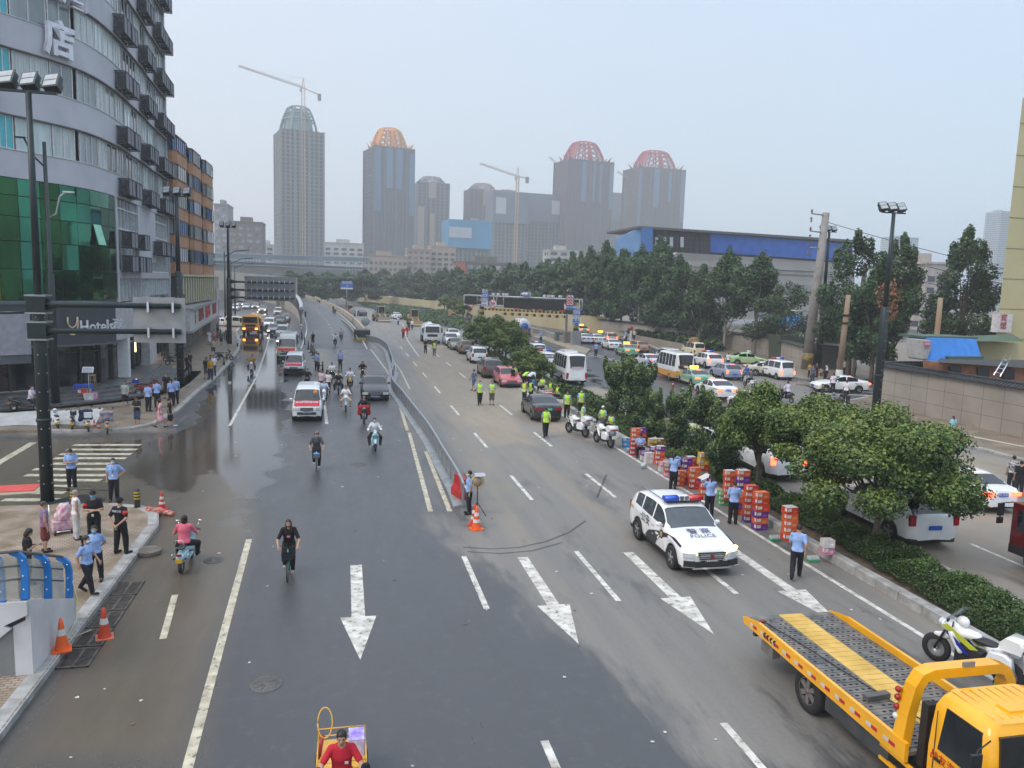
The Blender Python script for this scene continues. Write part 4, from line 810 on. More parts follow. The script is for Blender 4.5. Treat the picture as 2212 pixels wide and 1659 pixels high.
#lane gantry with dark display board over the right carriageway
g0=G(1035,745);g1=G(1246,800);GA=AY(1040,655,116);
A0=np.array(g2(1025,730));A1=np.array(g2(1247,746))
def along(px):
 t=min(np.linspace(-.4,1.4,400),key=lambda t:abs(proj(*(A0+(A1-A0)*t),6.0)[0]-px));return t
ga=empty('lane_gantry',(0,0,0),0,'steel lane gantry carrying a long dark display board and blue signs','gantry')
def gz(px,py):q=A0+(A1-A0)*along(px);d=ray(px,py);return 9+d[2]/d[1]*q[1]
rzg=math.atan2(A1[1]-A0[1],A1[0]-A0[0]);GL=float(np.linalg.norm(A1-A0));GT=Matrix.Translation((A0[0],A0[1],0))@Matrix.Rotation(rzg,4,'Z')
def gx(px):return along(px)*GL
LGT=M('gantry_pale',(.42,.44,.46),.45,.3);zt,zb_=gz(1150,643),gz(1150,664)
b=MB();b.T=GT
for y in(-.5,.5):
 for z in(zt,zb_):b.tube([(gx(1006),y,z),(gx(1254),y,z)],.13,6)
for x in np.linspace(gx(1006),gx(1254),12):b.tube([(x,-.5,zb_),(x,-.5,zt)],.08,5);b.tube([(x,.5,zb_),(x,.5,zt)],.08,5)
for x0,x1 in((gx(1040),gx(1070)),(gx(1225),gx(1250))):b.tube([(x0,-.5,zt),(x1,-.5,zb_)],.1,5)
b.build('truss',LGT,ga);b=MB();b.T=GT;b.box(gx(1093),gx(1222),-.72,-.55,zb_-.25,zt-.2);b.build('display_board',M('display_black',(.012,.012,.014),.5),ga);b=MB();b.T=GT;b.box(gx(1010),gx(1034),-.72,-.55,zb_+.1,zt-.2);b.build('display_board',M('display_black',(.012,.012,.014),.5),ga)
YB=M('hazard_yellow_plain',(.42,.30,.06),.6)
for px in(1041,1246):
 x=gx(px);b=MB();b.T=GT
 for k in range(16):z0=k*zt/16;b.tube([(x,0,z0),(x,0,z0+zt/16)],.42,8,m=k%2,caps=False)
 b.build('striped_column',[YB,BLK],ga)
SBL=M('sign_blue',(.02,.10,.42),.4);SWH=M('sign_white',(.6,.62,.65),.4)
def gsign(px0,px1,y0,y1,lab,parts,lower=None):
 x0,x1=gx(px0),gx(px1);za,zb2=gz((px0+px1)/2,y0),gz((px0+px1)/2,y1);b=MB();b.T=GT;b.box(x0,x1,-1.0,-.9,zb2,za)
 s=b.build('sign_panel',SBL,ga,label=lab)
 for(fx,fz,tx,sz,m_)in parts:q=GT@Vector((x0+(x1-x0)*fx,-1.03,zb2+(za-zb2)*fz));text(tx,m_,s,q,(R_(90),0,rzg),sz,.01)
 return s
s=gsign(1047,1061,630,662,'blue upright sign with radio frequencies',[(.28,.72,'金\n水\n路',.75,SWH),(.72,.72,'大\n学\n路',.75,SWH)])
b=MB();b.T=GT;za,zb2=gz(1054,650),gz(1054,662);b.box(gx(1047)+.02,gx(1061)-.02,-1.04,-1.0,zb2,za);b.build('white_plate',SWH,ga)
q=GT@Vector(((gx(1047)+gx(1061))/2,-1.07,(za+zb2)/2));text('FM91.2\nFM98.6',SBL,ga,q,(R_(90),0,rzg),.55,.01)
gsign(1134,1148,630,641,'small blue sign above the display board',[(.5,.5,'火车站',.7,SWH)])
s=gsign(1230,1245,637,667,'tall blue sign with six round symbols',[(.5,.12,'7:00-22:00',.35,SWH)])
for i in range(6):
 q=GT@Vector((gx(1230)+(gx(1245)-gx(1230))*(.28+.44*(i%2)),-1.04,gz(1237,642)+(gz(1237,655)-gz(1237,642))*(i//2)/2));b=MB();b.T=Matrix.Translation(q)@Matrix.Rotation(rzg,4,'Z');b.lathe([(.001,-.02),(.34,-.02),(.34,.02)],(0,0,0),'Y',14,0,False);b.lathe([(.34,-.03),(.30,-.03)],(0,0,0),'Y',14,1,False);b.cbox((0,-.035,0),(.27,.005,.04),1,ry=.78);b.cbox((0,-.03,-.02),(.15,.005,.08),2);b.build('no_entry_symbol',[SWH,M('sign_red',(.5,.03,.04),.4),BLK],s)
gsign(1245,1260,664,686,'blue direction sign on the right column',[(.28,.5,'中\n原\n路',.75,SWH),(.72,.5,'陇\n海\n路',.75,SWH)]);gsign(1244,1259,688,702,'lower blue direction sign on the right column',[(.5,.5,'火车站\n西广场',.65,SWH)])
b=MB();b.T=GT
for px in(1068,1079,1090,1097,1178,1187,1196,1211):x=gx(px);b.box(x-.2,x+.2,-.6,-.1,zt+.2,zt+.55)
for px in(1139,1145):b.ell((gx(px),-1.3,zt+.5),(.3,.3,.3),10,6)
b.build('cameras',M('camera_white',(.55,.56,.58),.5),ga,kind='stuff')
hg=empty('height_gantry',(0,0,0),0,'low height limit bar in yellow and black with round red signs behind the gantry','gantry')
b=MB();b.T=Matrix.Translation((2.2,12,0))@GT;z0=4.4
n=44;x0,x1=gx(1035),gx(1240)
for k in range(n):b.box(x0+(x1-x0)*k/n,x0+(x1-x0)*(k+1)/n,-.15,.15,z0,z0+.4,k%2)
for k in range(9):xx=x0+(x1-x0)*(.3+.68*k/8);b.box(xx-.5,xx,-.1,.05,z0-.7,z0-.25,0);b.box(xx,xx+.5,-.1,.05,z0-.7,z0-.25,1)
b.build('striped_bar',[YB,BLK],hg)
b=MB();b.T=Matrix.Translation((2.2,12,0))@GT;b.box(x0-.3,x0,-.2,.2,0,z0);b.box(x1,x1+.3,-.2,.2,0,z0);b.build('column',MET,hg)
for px,tx in((1028,''),(1093,''),(1142,'4m'),(1201,''),(1255,'')):
 px={1028:1035,1093:1093,1142:1124,1201:1155,1255:1182}[px]if 0 else{1028:1000,1093:1051,1142:1105,1201:1161,1255:1214}[px]
 q=Matrix.Translation((2.2,12,0))@GT@Vector((gx(px)+1.6,-.3,z0+1.25));b=MB();b.T=Matrix.Translation(q)@Matrix.Rotation(rzg,4,'Z');b.lathe([(.001,-.03),(.85,-.03),(.85,.03)],(0,0,0),'Y',20,0,False);b.lathe([(.88,-.05),(.68,-.05)],(0,0,0),'Y',20,1,False)
 if not tx:b.cbox((0,-.07,.02),(.4,.01,.16),2);b.cbox((0,-.09,0),(.75,.01,.06),1,ry=.78)
 s=b.build('round_sign',[SWH,M('sign_red',(.5,.03,.04),.4),BLK],hg)
 if tx:text(tx,BLK,s,q+Vector((0,-.12,0)),(R_(90),0,rzg),.9,.01)
for(px,y0,y1,yb,w,lab,tx)in((749,607,625,655,26,'large blue direction sign above the far tree line','陇海路\n→'),(816,662,674,684,14,'small blue sign in front of the yellow wall, left one','出口'),(1019-105,668,680,692,13,'small blue sign in front of the yellow wall, right one','出口')):
 Y=260 if w>20 else 225;a,c=AY(px-w/2,y0,Y),AY(px+w/2,y1,Y);o=empty('road_sign',((a[0]+c[0])/2,Y,0),0,lab,'sign');ww=(c[0]-a[0])/2
 b=MB();b.box(-ww,ww,-.1,.1,c[2],a[2]);b.build('sign_panel',SBL,o);b=MB();b.box(-ww,ww,-.13,-.1,c[2],c[2]+(a[2]-c[2])*.18);b.build('lower_plate',SWH,o);b=MB();b.tube([(0,.2,0),(0,.2,float(a[2]))],.15,6);b.build('pole',MET,o);text(tx,SWH,o,(0,-.14,float(c[2]+(a[2]-c[2])*.6)),(R_(90),0,0),ww*.55,.01)
 #walls on the right
TILE=brickmat('wall_tiles',(.33,.295,.255),(.36,.32,.28),(.13,.12,.11),sc=1.0,mud=(.31,.28,.245))
def tiled_mat():
 m=bpy.data.materials.new('stone_wall');m.use_nodes=True;t=m.node_tree;b=t.nodes['Principled BSDF'];L=t.links.new;b.inputs['Roughness'].default_value=.6
 tc=t.nodes.new('ShaderNodeTexCoord');n=t.nodes.new('ShaderNodeTexNoise');n.inputs['Scale'].default_value=.35;n.inputs['Detail'].default_value=6;L(tc.outputs['Object'],n.inputs['Vector']);r=t.nodes.new('ShaderNodeValToRGB');L(n.outputs[0],r.inputs[0]);r.color_ramp.elements[0].color=(.27,.24,.21,1);r.color_ramp.elements[1].color=(.37,.335,.295,1);r.color_ramp.elements[0].position=.3;r.color_ramp.elements[1].position=.7;L(r.outputs[0],b.inputs['Base Color']);return m
STW=tiled_mat();CAPM=M('ridge_tile',(.03,.034,.04),.5,vs=8,var=.3)
def wall(name,label,P,h,th=.3,cap=True,grid=(1.75,1.1),mat=STW,tiles=True,cat='wall'):
 o=empty(name,(P[0][0],P[0][1],0),0,label,cat);T0=Matrix.Translation((-P[0][0],-P[0][1],0));w=MB();c=MB();j=MB();w.T=c.T=j.T=T0
 for(a,q)in zip(P[:-1],P[1:]):
  L_=math.dist(a,q);rz=math.atan2(q[1]-a[1],q[0]-a[0]);TT=T0@Matrix.Translation((a[0],a[1],0))@Matrix.Rotation(rz,4,'Z');w.T=c.T=j.T=TT
  w.box(0,L_,-th/2,th/2,0,h)
  if grid:
   for k in range(1,int(L_/grid[0])+1):
    for s in(-1,1):j.box(k*grid[0]-.012,k*grid[0]+.012,s*(th/2)-.004,s*(th/2)+.004,0,h)
   for k in range(1,int(h/grid[1])+1):
    for s in(-1,1):j.box(0,L_,s*(th/2)-.004,s*(th/2)+.004,k*grid[1]-.012,k*grid[1]+.012)
  if cap:
   c.extr([(-.42,h),(.42,h),(.42,h+.06),(0,h+.32),(-.42,h+.06)],'X',0,L_)
   if tiles:
    for k in range(int(L_/.3)):
     for s in(-1,1):c.tube([(k*.3+.15,s*.44,h+.06),(k*.3+.15,0,h+.35)],.055,5)
    c.tube([(0,0,h+.36),(L_,0,h+.36)],.09,6)
 w.build('wall_face',mat,o)
 if j.v:j.build('tile_joint',M('joint_dark',(.09,.08,.07),.8),o)
 if cap:c.build('ridge_cap',CAPM,o)
 return o
wall('boundary_wall','stone clad boundary wall with dark roof tile cap, near right',[(43.6,22),(43.6,55.6),(50,56)],3.3)
wall('boundary_wall','stone clad wall with dark cap behind the row of poplars',[g2(*q,2.6)for q in((1740,752),(1659,731),(1560,719),(1480,711),(1405,704),(1340,697),(1290,692))],2.7,tiles=False)
YWL=M('yellow_wall',(.36,.31,.18),.85,vs=.1,col2=(.46,.40,.26))
yw=[g2(*q)for q in((1309,722),(1240,716),(1150,702),(1007,681),(900,668),(800,655),(726,646))]
wall('boundary_wall','long yellow ochre wall behind the gantry and far traffic',yw,3.4,cap=False,grid=(5.5,9),mat=YWL)
b=MB();Pp=[g2(*q)for q in((1300,722),(1350,729),(1407,740),(1518,763))]
wall('planter_wall','low stone planter wall in front of the poplars',Pp,.8,th=.4,cap=False,grid=None,mat=M('planter_stone',(.26,.23,.19),.8,vs=.6))
wall('tunnel_wall','low concrete wall with end blocks between tunnel exit and right carriageway',[g2(*q)for q in((1220,742),(1180,728),(1130,714),(1080,704))],1.1,th=.5,cap=False,grid=None,mat=M('tunnel_wall_concrete',(.26,.26,.25),.8))
for k,(px,py)in enumerate(((1208,738),(1226,743),(1243,747))):p=G(px,py);b=MB();b.box(-.7,.7,-.5,.5,0,1.6+.35*k);b.build('utility_cabinet',M('cabinet_%d'%k,((.14,.17,.15),(.20,.19,.16),(.24,.25,.26))[k],.6),loc=(p[0],p[1],0),label=('low green utility cabinet on the island, leftmost of three','brown utility cabinet on the island, middle of three','tall grey utility cabinet on the island next to the gantry column')[k],cat='cabinet')
b=MB();b.prism([g2(*q)for q in((1265,768),(1150,728),(1090,706),(1100,704),(1165,722),(1275,757))],0,.2);b.build('traffic_island',M('island_kerb',(.28,.24,.17),.8),kind='structure')
#big shed on the right
wh=empty('warehouse',(0,0,0),0,'large industrial shed with blue end and long blue tarpaulin under the roof','warehouse')
def q4(b,pts,Yf,th,m=0):
 P=[AY(x,y,Y)for(x,y),Y in zip(pts,Yf)];b.hexa([tuple(p)for p in P[:4]]+[(p[0],p[1]+th,p[2])for p in P[:4]],m)
Y0,Y1=170,182
b=MB();q4(b,[(1385,490),(1842,522),(1842,640),(1385,640)],(Y0,Y1,Y1,Y0),2.0);b.build('inner_wall',M('shed_inner',(.045,.04,.045),.8),wh)
b=MB();q4(b,[(1395,545),(1842,572),(1842,582),(1395,560)],(Y0-1,Y1-1,Y1-1,Y0-1),.8);b.build('dark_ledge',M('shed_dark',(.06,.06,.07),.8),wh)
b=MB();q4(b,[(1380,488),(1844,518),(1844,523),(1380,493)],(Y0-2,Y1-2,Y1-2,Y0-2),22);b.build('roof',M('shed_roof',(.09,.09,.10),.6),wh)
b=MB();q4(b,[(1330,516),(1386,489),(1404,545),(1436,640)],(178,Y0-1,Y0-1,Y0-1),.6);q4(b,[(1330,518),(1386,489),(1386,640),(1330,640)],(178,Y0-1.5,Y0-1.5,178),.5);q4(b,[(1385,548),(1436,562),(1442,640),(1385,640)],(Y0-1.3,Y0-2.5,Y0-2.5,Y0-1.3),.5);b.build('blue_end',M('shed_blue',(.10,.22,.45),.6,vs=.3,col2=(.15,.29,.52)),wh)
b=MB();q4(b,[(1385,490),(1410,492),(1410,543),(1385,545)],(Y0-1.8,)*4,.4);b.build('blue_corner',M('shed_blue_deep',(.05,.16,.42),.6),wh)
b=MB();q4(b,[(1535,505),(1838,527),(1836,565),(1535,545)],(173.2,Y1-1.2,Y1-1.2,173.2),.3);b.build('tarpaulin',M('tarp_blue',(.015,.09,.42),.5,vs=.5,col2=(.02,.13,.52),bump=1.0,bs=.6),wh)
b=MB()
for k in range(13):x=1408+k*10.4;q4(b,[(x,494+k*.7),(x+1,494+k*.7),(x+1,546+k*.6),(x,546+k*.6)],(170.2+k*.25,)*4,.2,0)
for y in(508,518,528,540):q4(b,[(1408,y),(1535,y+8),(1535,y+9),(1408,y+1)],(170,173.3,173.3,170),.2,0)
for x in(1415,1432,1447,1470):q4(b,[(x,512),(x+7,512),(x+7,534),(x,534)],(170.4,)*4,.1,1)
b.build('window_lattice',[M('lattice_dark',(.08,.07,.07),.6),M('lattice_sky',(.42,.46,.5),.5)],wh)
b=MB();q4(b,[(1443,558),(1846,576),(1846,690),(1446,690)],(Y0-5,Y1-5,Y1-5,Y0-5),3.0);q4(b,[(1462,545),(1846,570),(1846,577),(1446,559)],(Y0-5,Y1-5,Y1-5,Y0-5),3.0)
WBE=M('shed_beige',(.33,.32,.30),.85,vs=.15,col2=(.40,.395,.38));b.build('lower_wall',WBE,wh)
b=MB()
for y0_,y1_ in((573,574),(582,583),(604,605),(619,620.5)):q4(b,[(1446,y0_),(1846,y0_+16),(1846,y1_+16),(1446,y1_)],(Y0-5.3,Y1-5.3,Y1-5.3,Y0-5.3),.3)
b.build('string_course',M('shed_line',(.20,.20,.20),.8),wh)
for x in(1476,1528,1580,1632,1684,1736,1790):b=MB();q4(b,[(x,604+(x-1446)*.04),(x+38,606+(x-1446)*.04),(x+38,619+(x-1446)*.04),(x,617+(x-1446)*.04)],(Y0-5.5+(x-1446)*.03,)*4,.3);b.build('window',M('shed_window',(.22,.23,.24),.4,vs=2,col2=(.32,.33,.33)),wh)
#yellow building and its lean-tos
yb=empty('yellow_building',(0,0,0),0,'plain pale yellow building at the right edge with a hotel sign','building')
YM=M('yellow_render',(.48,.43,.24),.8,vs=.2,col2=(.53,.48,.29));b=MB();b.prism([(59.0,60),(98,60),(98,92),(91,92)],0,27);b.build('wall',YM,yb)
b=MB()
for z in np.arange(5.5,27,2.75):b.box(58.99,95,59.97,60.02,z,z+.06)
b.build('joint_line',M('yellow_joint',(.25,.22,.13),.8),yb);s_a=AY(2163,683,59.8);s_b=AY(2186,718,59.8)
b=MB();b.box(s_a[0]-.9,s_b[0]-.3,59.6,59.9,s_b[2],s_a[2]+.2);sg=b.build('sign_panel',M('sign_offwhite',(.62,.58,.58),.5),yb);text('宾\n馆',M('sign_maroon',(.42,.03,.06),.5),sg,((s_a[0]+s_b[0])/2-.6,59.55,(s_a[2]+s_b[2])/2+.2),(R_(90),0,0),.72,.02)
def q4o(name,mat,pts,Yf,th,par):b=MB();q4(b,pts,Yf,th);return b.build(name,mat,par)
an=empty('lean_to',(0,0,0),0,'yellow lean-to with green sheet roof against the yellow building','shed');q4o('wall',YM,[(2118,735),(2200,742),(2200,790),(2118,785)],(57,57,57,57),3,an);q4o('roof',M('green_sheet',(.07,.12,.08),.6),[(2080,727),(2188,722),(2215,738),(2095,737)],(59,59,54.5,54.5),.2,an)
bs_o=empty('blue_shed',(0,0,0),0,'small shed of bright blue corrugated sheet with grey door, right side','shed');BSH=M('blue_sheet',(.03,.20,.62),.5,vs=.6,bump=.5,bs=5,stretch=(4,4,.1))
q4o('wall',BSH,[(2011,730),(2108,733),(2122,778),(2011,780)],(53.5,53.5,52.5,52.5),2.5,bs_o);q4o('wall',M('shed_greywhite',(.42,.42,.42),.7),[(1997,735),(2011,735),(2011,776),(1997,776)],(53,)*4,2,bs_o);q4o('roof',M('green_sheet',(.07,.12,.08),.6),[(1996,726),(2112,728),(2112,733),(1996,731)],(54,)*4,3,bs_o)
q4o('lower_sheet',M('green_sheet',(.07,.12,.08),.6),[(2045,770),(2125,770),(2125,778),(2050,779)],(52,)*4,.2,bs_o);s=q4o('sign_panel',M('pink_sign',(.5,.2,.25),.5),[(1997,738),(2010,738),(2010,749),(1997,749)],(52.8,)*4,.1,bs_o);q=AY(2003.5,743.5,52.7);text('住宿',LETW,s,q,(R_(90),0,0),.2,.01)
bh=empty('brick_house',(0,0,0),0,'low red brick house with dark roof behind the near boundary wall','house');RB=M('old_brick',(.23,.095,.05),.9,vs=2,col2=(.33,.16,.09))
q4o('wall',RB,[(2036,784),(2300,800),(2300,900),(2036,880)],(49,49,49,49),2,bh);q4o('roof',M('felt_roof',(.045,.045,.05),.8),[(2035,775),(2300,780),(2300,800),(2030,783)],(52,52,48.2,48.2),.25,bh)
for x in(2053,2113,2168):q4o('window',M('brick_window',(.02,.025,.03),.2),[(x,790+(x-2050)*.06),(x+24,791+(x-2050)*.06),(x+24,813+(x-2050)*.06),(x,812+(x-2050)*.06)],(48.8,)*4,.1,bh)
ld=empty('ladder',(0,0,0),0,'silver ladder leaning on the dark roof of the brick house','ladder');A,B,C_,D_=AY(2146,811,47.5),AY(2174,766,49),AY(2160,814,47.5),AY(2186,768,49)
b=MB();b.tube([A,B],.05,6);b.tube([C_,D_],.05,6);b.build('rail',CHR,ld);b=MB()
for t in(.15,.35,.55,.75):b.tube([Vector(A).lerp(Vector(B),t),Vector(C_).lerp(Vector(D_),t)],.035,5)
b.build('rung',CHR,ld)
o=empty('kiosk',(0,0,0),0,'dark green metal kiosk with black roof behind the leaning poles','kiosk');q4o('wall',M('kiosk_green',(.05,.065,.045),.6),[(1686,724),(1760,732),(1760,800),(1686,785)],(93,93,93,93),3,o)
o=empty('kiosk',(0,0,0),0,'dark grey market stall box to the right of the smaller lamp post','kiosk');q4o('wall',M('stall_grey',(.05,.055,.065),.6),[(1776,745),(1822,749),(1822,800),(1776,800)],(82,)*4,3,o);q4o('side_wall',BLK,[(1822,749),(1850,742),(1850,795),(1822,800)],(82,86,86,82),.4,o);q4o('roof',M('stall_roof',(.10,.11,.12),.5),[(1770,735),(1850,738),(1824,748),(1774,744)],(86,86,81.5,81.5),.2,o)
o=empty('blue_roof_shed',(0,0,0),0,'bright blue roofed shed glimpsed beneath the right hand trees','shed');q4o('roof',M('azure_roof',(.06,.30,.75),.5),[(1655,680),(1735,683),(1735,700),(1690,706)],(130,)*4,4,o);q4o('wall',WHW,[(1680,700),(1735,703),(1735,720),(1680,718)],(130.5,)*4,3,o)
o=empty('red_sign',(0,0,0),0,'red sign board with white digits between utility pole and lamp post','sign');q4o('board',M('sign_board_red',(.30,.02,.02),.5),[(1746,680),(1764,680),(1764,715),(1746,715)],(95,)*4,.3,o);q=AY(1755,707,94.9);text('5858',LETW,o,q,(R_(90),0,0),.5,.02);q=AY(1755,690,94.9);text('号',LETW,o,q,(R_(90),0,0),1.0,.02)
#TREES, SHRUBS, HEDGES
def leafmat(name,c1,c2,rough=.5):
 m=M(name,c1,rough,vs=.9,col2=c2,spec=.35);return m
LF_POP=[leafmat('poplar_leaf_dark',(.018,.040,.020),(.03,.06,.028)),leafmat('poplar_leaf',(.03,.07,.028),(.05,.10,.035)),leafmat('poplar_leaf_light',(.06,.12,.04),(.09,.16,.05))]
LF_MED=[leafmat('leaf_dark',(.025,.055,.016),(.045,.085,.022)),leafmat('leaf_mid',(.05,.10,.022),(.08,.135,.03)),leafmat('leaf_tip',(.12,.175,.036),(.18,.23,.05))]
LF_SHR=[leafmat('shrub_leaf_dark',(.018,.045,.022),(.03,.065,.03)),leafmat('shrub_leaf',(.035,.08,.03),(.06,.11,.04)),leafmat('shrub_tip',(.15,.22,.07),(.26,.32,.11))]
BARK=M('bark',(.07,.055,.04),.9,vs=5,col2=(.12,.10,.08));BARKP=M('bark_pale',(.22,.21,.18),.85,vs=3,col2=(.33,.32,.28))
def leaves(name,lobes,n,size,mats,seed=1,tip=.12,flat=.0,inner=.35,zlight=True,aspect=.6):
 """many small leaf faces spread through the volume of several lobes; lobes = [(c, r)] ellipsoids"""
 g=np.random.default_rng(seed);w=np.array([max(r)**2+min(r)*max(r)for c,r in lobes]);w/=w.sum()
 ci=g.choice(len(lobes),n,p=w);C=np.array([c for c,r in lobes])[ci];Rr=np.array([r for c,r in lobes])[ci]
 d=g.normal(size=(n,3));d/=np.linalg.norm(d,axis=1)[:,None];q=g.random(n)**inner;q=.45+.62*q
 bump_=1+.16*np.sin(d[:,0]*7+ci)*np.sin(d[:,1]*6+2*ci)*np.cos(d[:,2]*5)+.10*g.normal(size=n)
 P=C+d*Rr*(q*bump_)[:,None]
 nrm=d+g.normal(size=(n,3))*.75+np.array([0,0,.5]);nrm/=np.linalg.norm(nrm,axis=1)[:,None]
 u=np.cross(nrm,g.normal(size=(n,3)));u/=np.linalg.norm(u,axis=1)[:,None]+1e-9;v=np.cross(nrm,u)
 s=size*g.uniform(.55,1.35,n)[:,None];a=aspect
 V=np.stack([P-u*s,P+v*s*a-u*s*.1,P+u*s,P-v*s*a-u*s*.1],1).reshape(-1,3)
 me=bpy.data.meshes.new(name);me.from_pydata(V.tolist(),[],np.arange(4*n).reshape(n,4).tolist())
 for m in mats:me.materials.append(m)
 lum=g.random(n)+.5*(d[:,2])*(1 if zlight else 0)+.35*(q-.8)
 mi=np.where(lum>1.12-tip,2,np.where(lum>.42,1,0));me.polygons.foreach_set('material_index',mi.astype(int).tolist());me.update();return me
def limbs(lobes,h0,r,seed=1,base=(0,0,0),lean=(0,0)):
 b=MB();g=random.Random(seed);zc=sum(c[2]for c,_ in lobes)/len(lobes);top=Vector((lean[0],lean[1],h0))
 b.tube([base,Vector((lean[0]*.4,lean[1]*.4,h0*.5)),top,Vector((lean[0]*1.3,lean[1]*1.3,(h0+zc)/2+.2)),Vector((lean[0]*1.2,lean[1],zc))],[r,r*.85,r*.75,r*.5,r*.2],8)
 for c,rr in lobes[:14]:
  st=top.lerp(Vector((lean[0]*1.2,lean[1],zc)),g.random()*.6);c=Vector(c);mid=st.lerp(c,.5)+Vector((g.uniform(-.2,.2),g.uniform(-.2,.2),-.1));b.tube([st,mid,c],[r*.4,r*.25,r*.08],5)
 return b
CROWNS={}
def tree(px,py,label,h,wd,kind='poplar',group=None,name='poplar_tree',seed=1,nleaf=6000,key=None,pos=None,scale=1,lean=(0,0),trunk_h=None,lsz=.16,tall=None):
 p=pos if pos is not None else G(px,py);o=empty(name,(p[0],p[1],0),0,label,'tree',group);g=random.Random(seed*7+1)
 key=key or(kind,seed,nleaf)
 if key not in CROWNS:
  L_=[]
  if kind=='poplar':
   for k in range(26):
    z=g.uniform(.14,.86);rad=.34*math.sin(math.pi*min(1,(z*.9+.16)))**.7;a=g.uniform(0,6.28);rr=rad*g.random()**.5;L_.append(((math.cos(a)*rr,math.sin(a)*rr,z),(g.uniform(.10,.17),g.uniform(.10,.17),g.uniform(.07,.13))))
   for k in range(16):a=g.uniform(0,6.28);q=g.random();L_.append(((math.cos(a)*.30*q,math.sin(a)*.30*q,1.0-.32*q+g.uniform(-.06,.03)),(.055,.055,.10)))
  elif kind=='dome':
   for k in range(22):
    a=g.uniform(0,6.28);e=g.random()**.6;z=.5+.38*(1-e)*g.uniform(.3,1)+g.uniform(-.22,.1)*e;L_.append(((math.cos(a)*.36*e,math.sin(a)*.36*e,z),(g.uniform(.12,.2),g.uniform(.12,.2),g.uniform(.09,.15))))
   for k in range(8):a=k*.785+g.uniform(0,.3);L_.append(((math.cos(a)*.40,math.sin(a)*.40,g.uniform(.22,.45)),(.12,.12,.10)))
  elif kind=='plane':
   for k in range(30):a=g.uniform(0,6.28);z=g.uniform(.1,.88);q=.40*math.sin(math.pi*min(.95,z*.8+.2))**.6*g.random()**.4;L_.append(((math.cos(a)*q,math.sin(a)*q,z),(g.uniform(.09,.16),g.uniform(.09,.16),g.uniform(.06,.11))))
   for k in range(8):a=g.uniform(0,6.28);q=g.random()*.3;L_.append(((math.cos(a)*q,math.sin(a)*q,1-q*.7),(.05,.05,.08)))
  elif kind=='column':
   for k in range(16):z=g.uniform(.12,.85);a=g.uniform(0,6.28);rr=.26*g.random();L_.append(((math.cos(a)*rr,math.sin(a)*rr,z),(.17,.17,.13)))
   for k in range(9):a=g.uniform(0,6.28);L_.append(((math.cos(a)*.3,math.sin(a)*.3,g.uniform(.75,.93)),(.05,.05,.12)))
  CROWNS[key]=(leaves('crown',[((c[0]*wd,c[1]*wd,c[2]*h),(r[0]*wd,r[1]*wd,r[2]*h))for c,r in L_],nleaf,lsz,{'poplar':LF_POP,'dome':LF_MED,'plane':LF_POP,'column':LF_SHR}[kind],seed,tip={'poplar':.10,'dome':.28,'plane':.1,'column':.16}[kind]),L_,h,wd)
 me,L_,h0,w0=CROWNS[key];th=trunk_h if trunk_h is not None else h*.3
 c=link('crown',me,o,loc=(lean[0],lean[1],th));c.scale=(wd/w0,wd/w0,h/h0);c.rotation_euler=(0,0,seed*1.3+(px or 0))
 lb=[((x[0]*wd*.8+lean[0],x[1]*wd*.8+lean[1],x[2]*h+th),r)for x,r in L_]
 b=limbs(lb,th,.02*h+(.06 if kind!='column' else.0),seed,lean=(lean[0]*.8,lean[1]*.8));tk=b.build('trunk',BARKP if kind=='poplar' else BARK,o);return o
POPL=[(1690,782,640,5.5),(1630,766,560,8),(1563,758,553,8.5),(1508,752,580,7),(1462,745,562,7.5),(1420,738,528,8.0),(1378,731,545,8),(1340,725,548,8),(1305,720,532,8),(1268,714,545,8),(1232,708,558,8),(1200,703,566,8),(1168,698,572,9),(1132,692,574,9),(1096,687,578,10),(1060,682,580,10),(1022,677,585,10),(985,672,582,11),(948,667,590,11),(908,662,586,12),(868,657,586,12),(828,653,585,13),(788,650,588,13),(748,647,592,14),(708,644,590,14),(668,641,592,15),(628,639,590,15)]
ORD='first second third fourth fifth sixth seventh eighth ninth tenth eleventh twelfth thirteenth fourteenth fifteenth sixteenth seventeenth eighteenth nineteenth twentieth twenty-first twenty-second twenty-third twenty-fourth twenty-fifth twenty-sixth twenty-seventh twenty-eighth twenty-ninth thirtieth'.split()
for i,(px,py,yt,wd)in enumerate(POPL):
 p=G(px,py)if px>800 else AY(px,640,288);p[2]=0;zt=float(AY(px,yt,p[1])[2])
 if i==0:continue
 k=i%4;lod=16000 if i<10 else 6000;wd2=wd*(1.3 if i<10 else 1.4)
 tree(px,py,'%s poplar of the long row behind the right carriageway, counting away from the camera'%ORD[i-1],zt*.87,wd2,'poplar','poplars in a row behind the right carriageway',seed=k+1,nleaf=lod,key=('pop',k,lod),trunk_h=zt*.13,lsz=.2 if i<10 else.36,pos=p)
for i,(px,py,yt,wd)in enumerate(((1395,716,560,9),(1320,706,552,9),(1250,698,556,10),(1180,690,568,10),(1110,680,575,11),(1040,672,580,12),(960,663,584,12),(880,655,584,13))):
 p=G(px,py);zt=float(AY(px,yt,p[1])[2]);tree(px,py,'%s tree of the back rank behind the poplar row, counting away from the camera'%ORD[i],zt*.9,wd,'poplar','trees of the back rank behind the poplars',seed=i%4+1,nleaf=6000,key=('pop',i%4,6000),trunk_h=zt*.1,lsz=.36)
p=G(1690,775);tree(1690,775,'dusty grey-green acacia in front of the beige shed wall',9.0,9.5,'plane',name='broadleaf_tree',seed=9,nleaf=6000,trunk_h=1.5,lsz=.16)
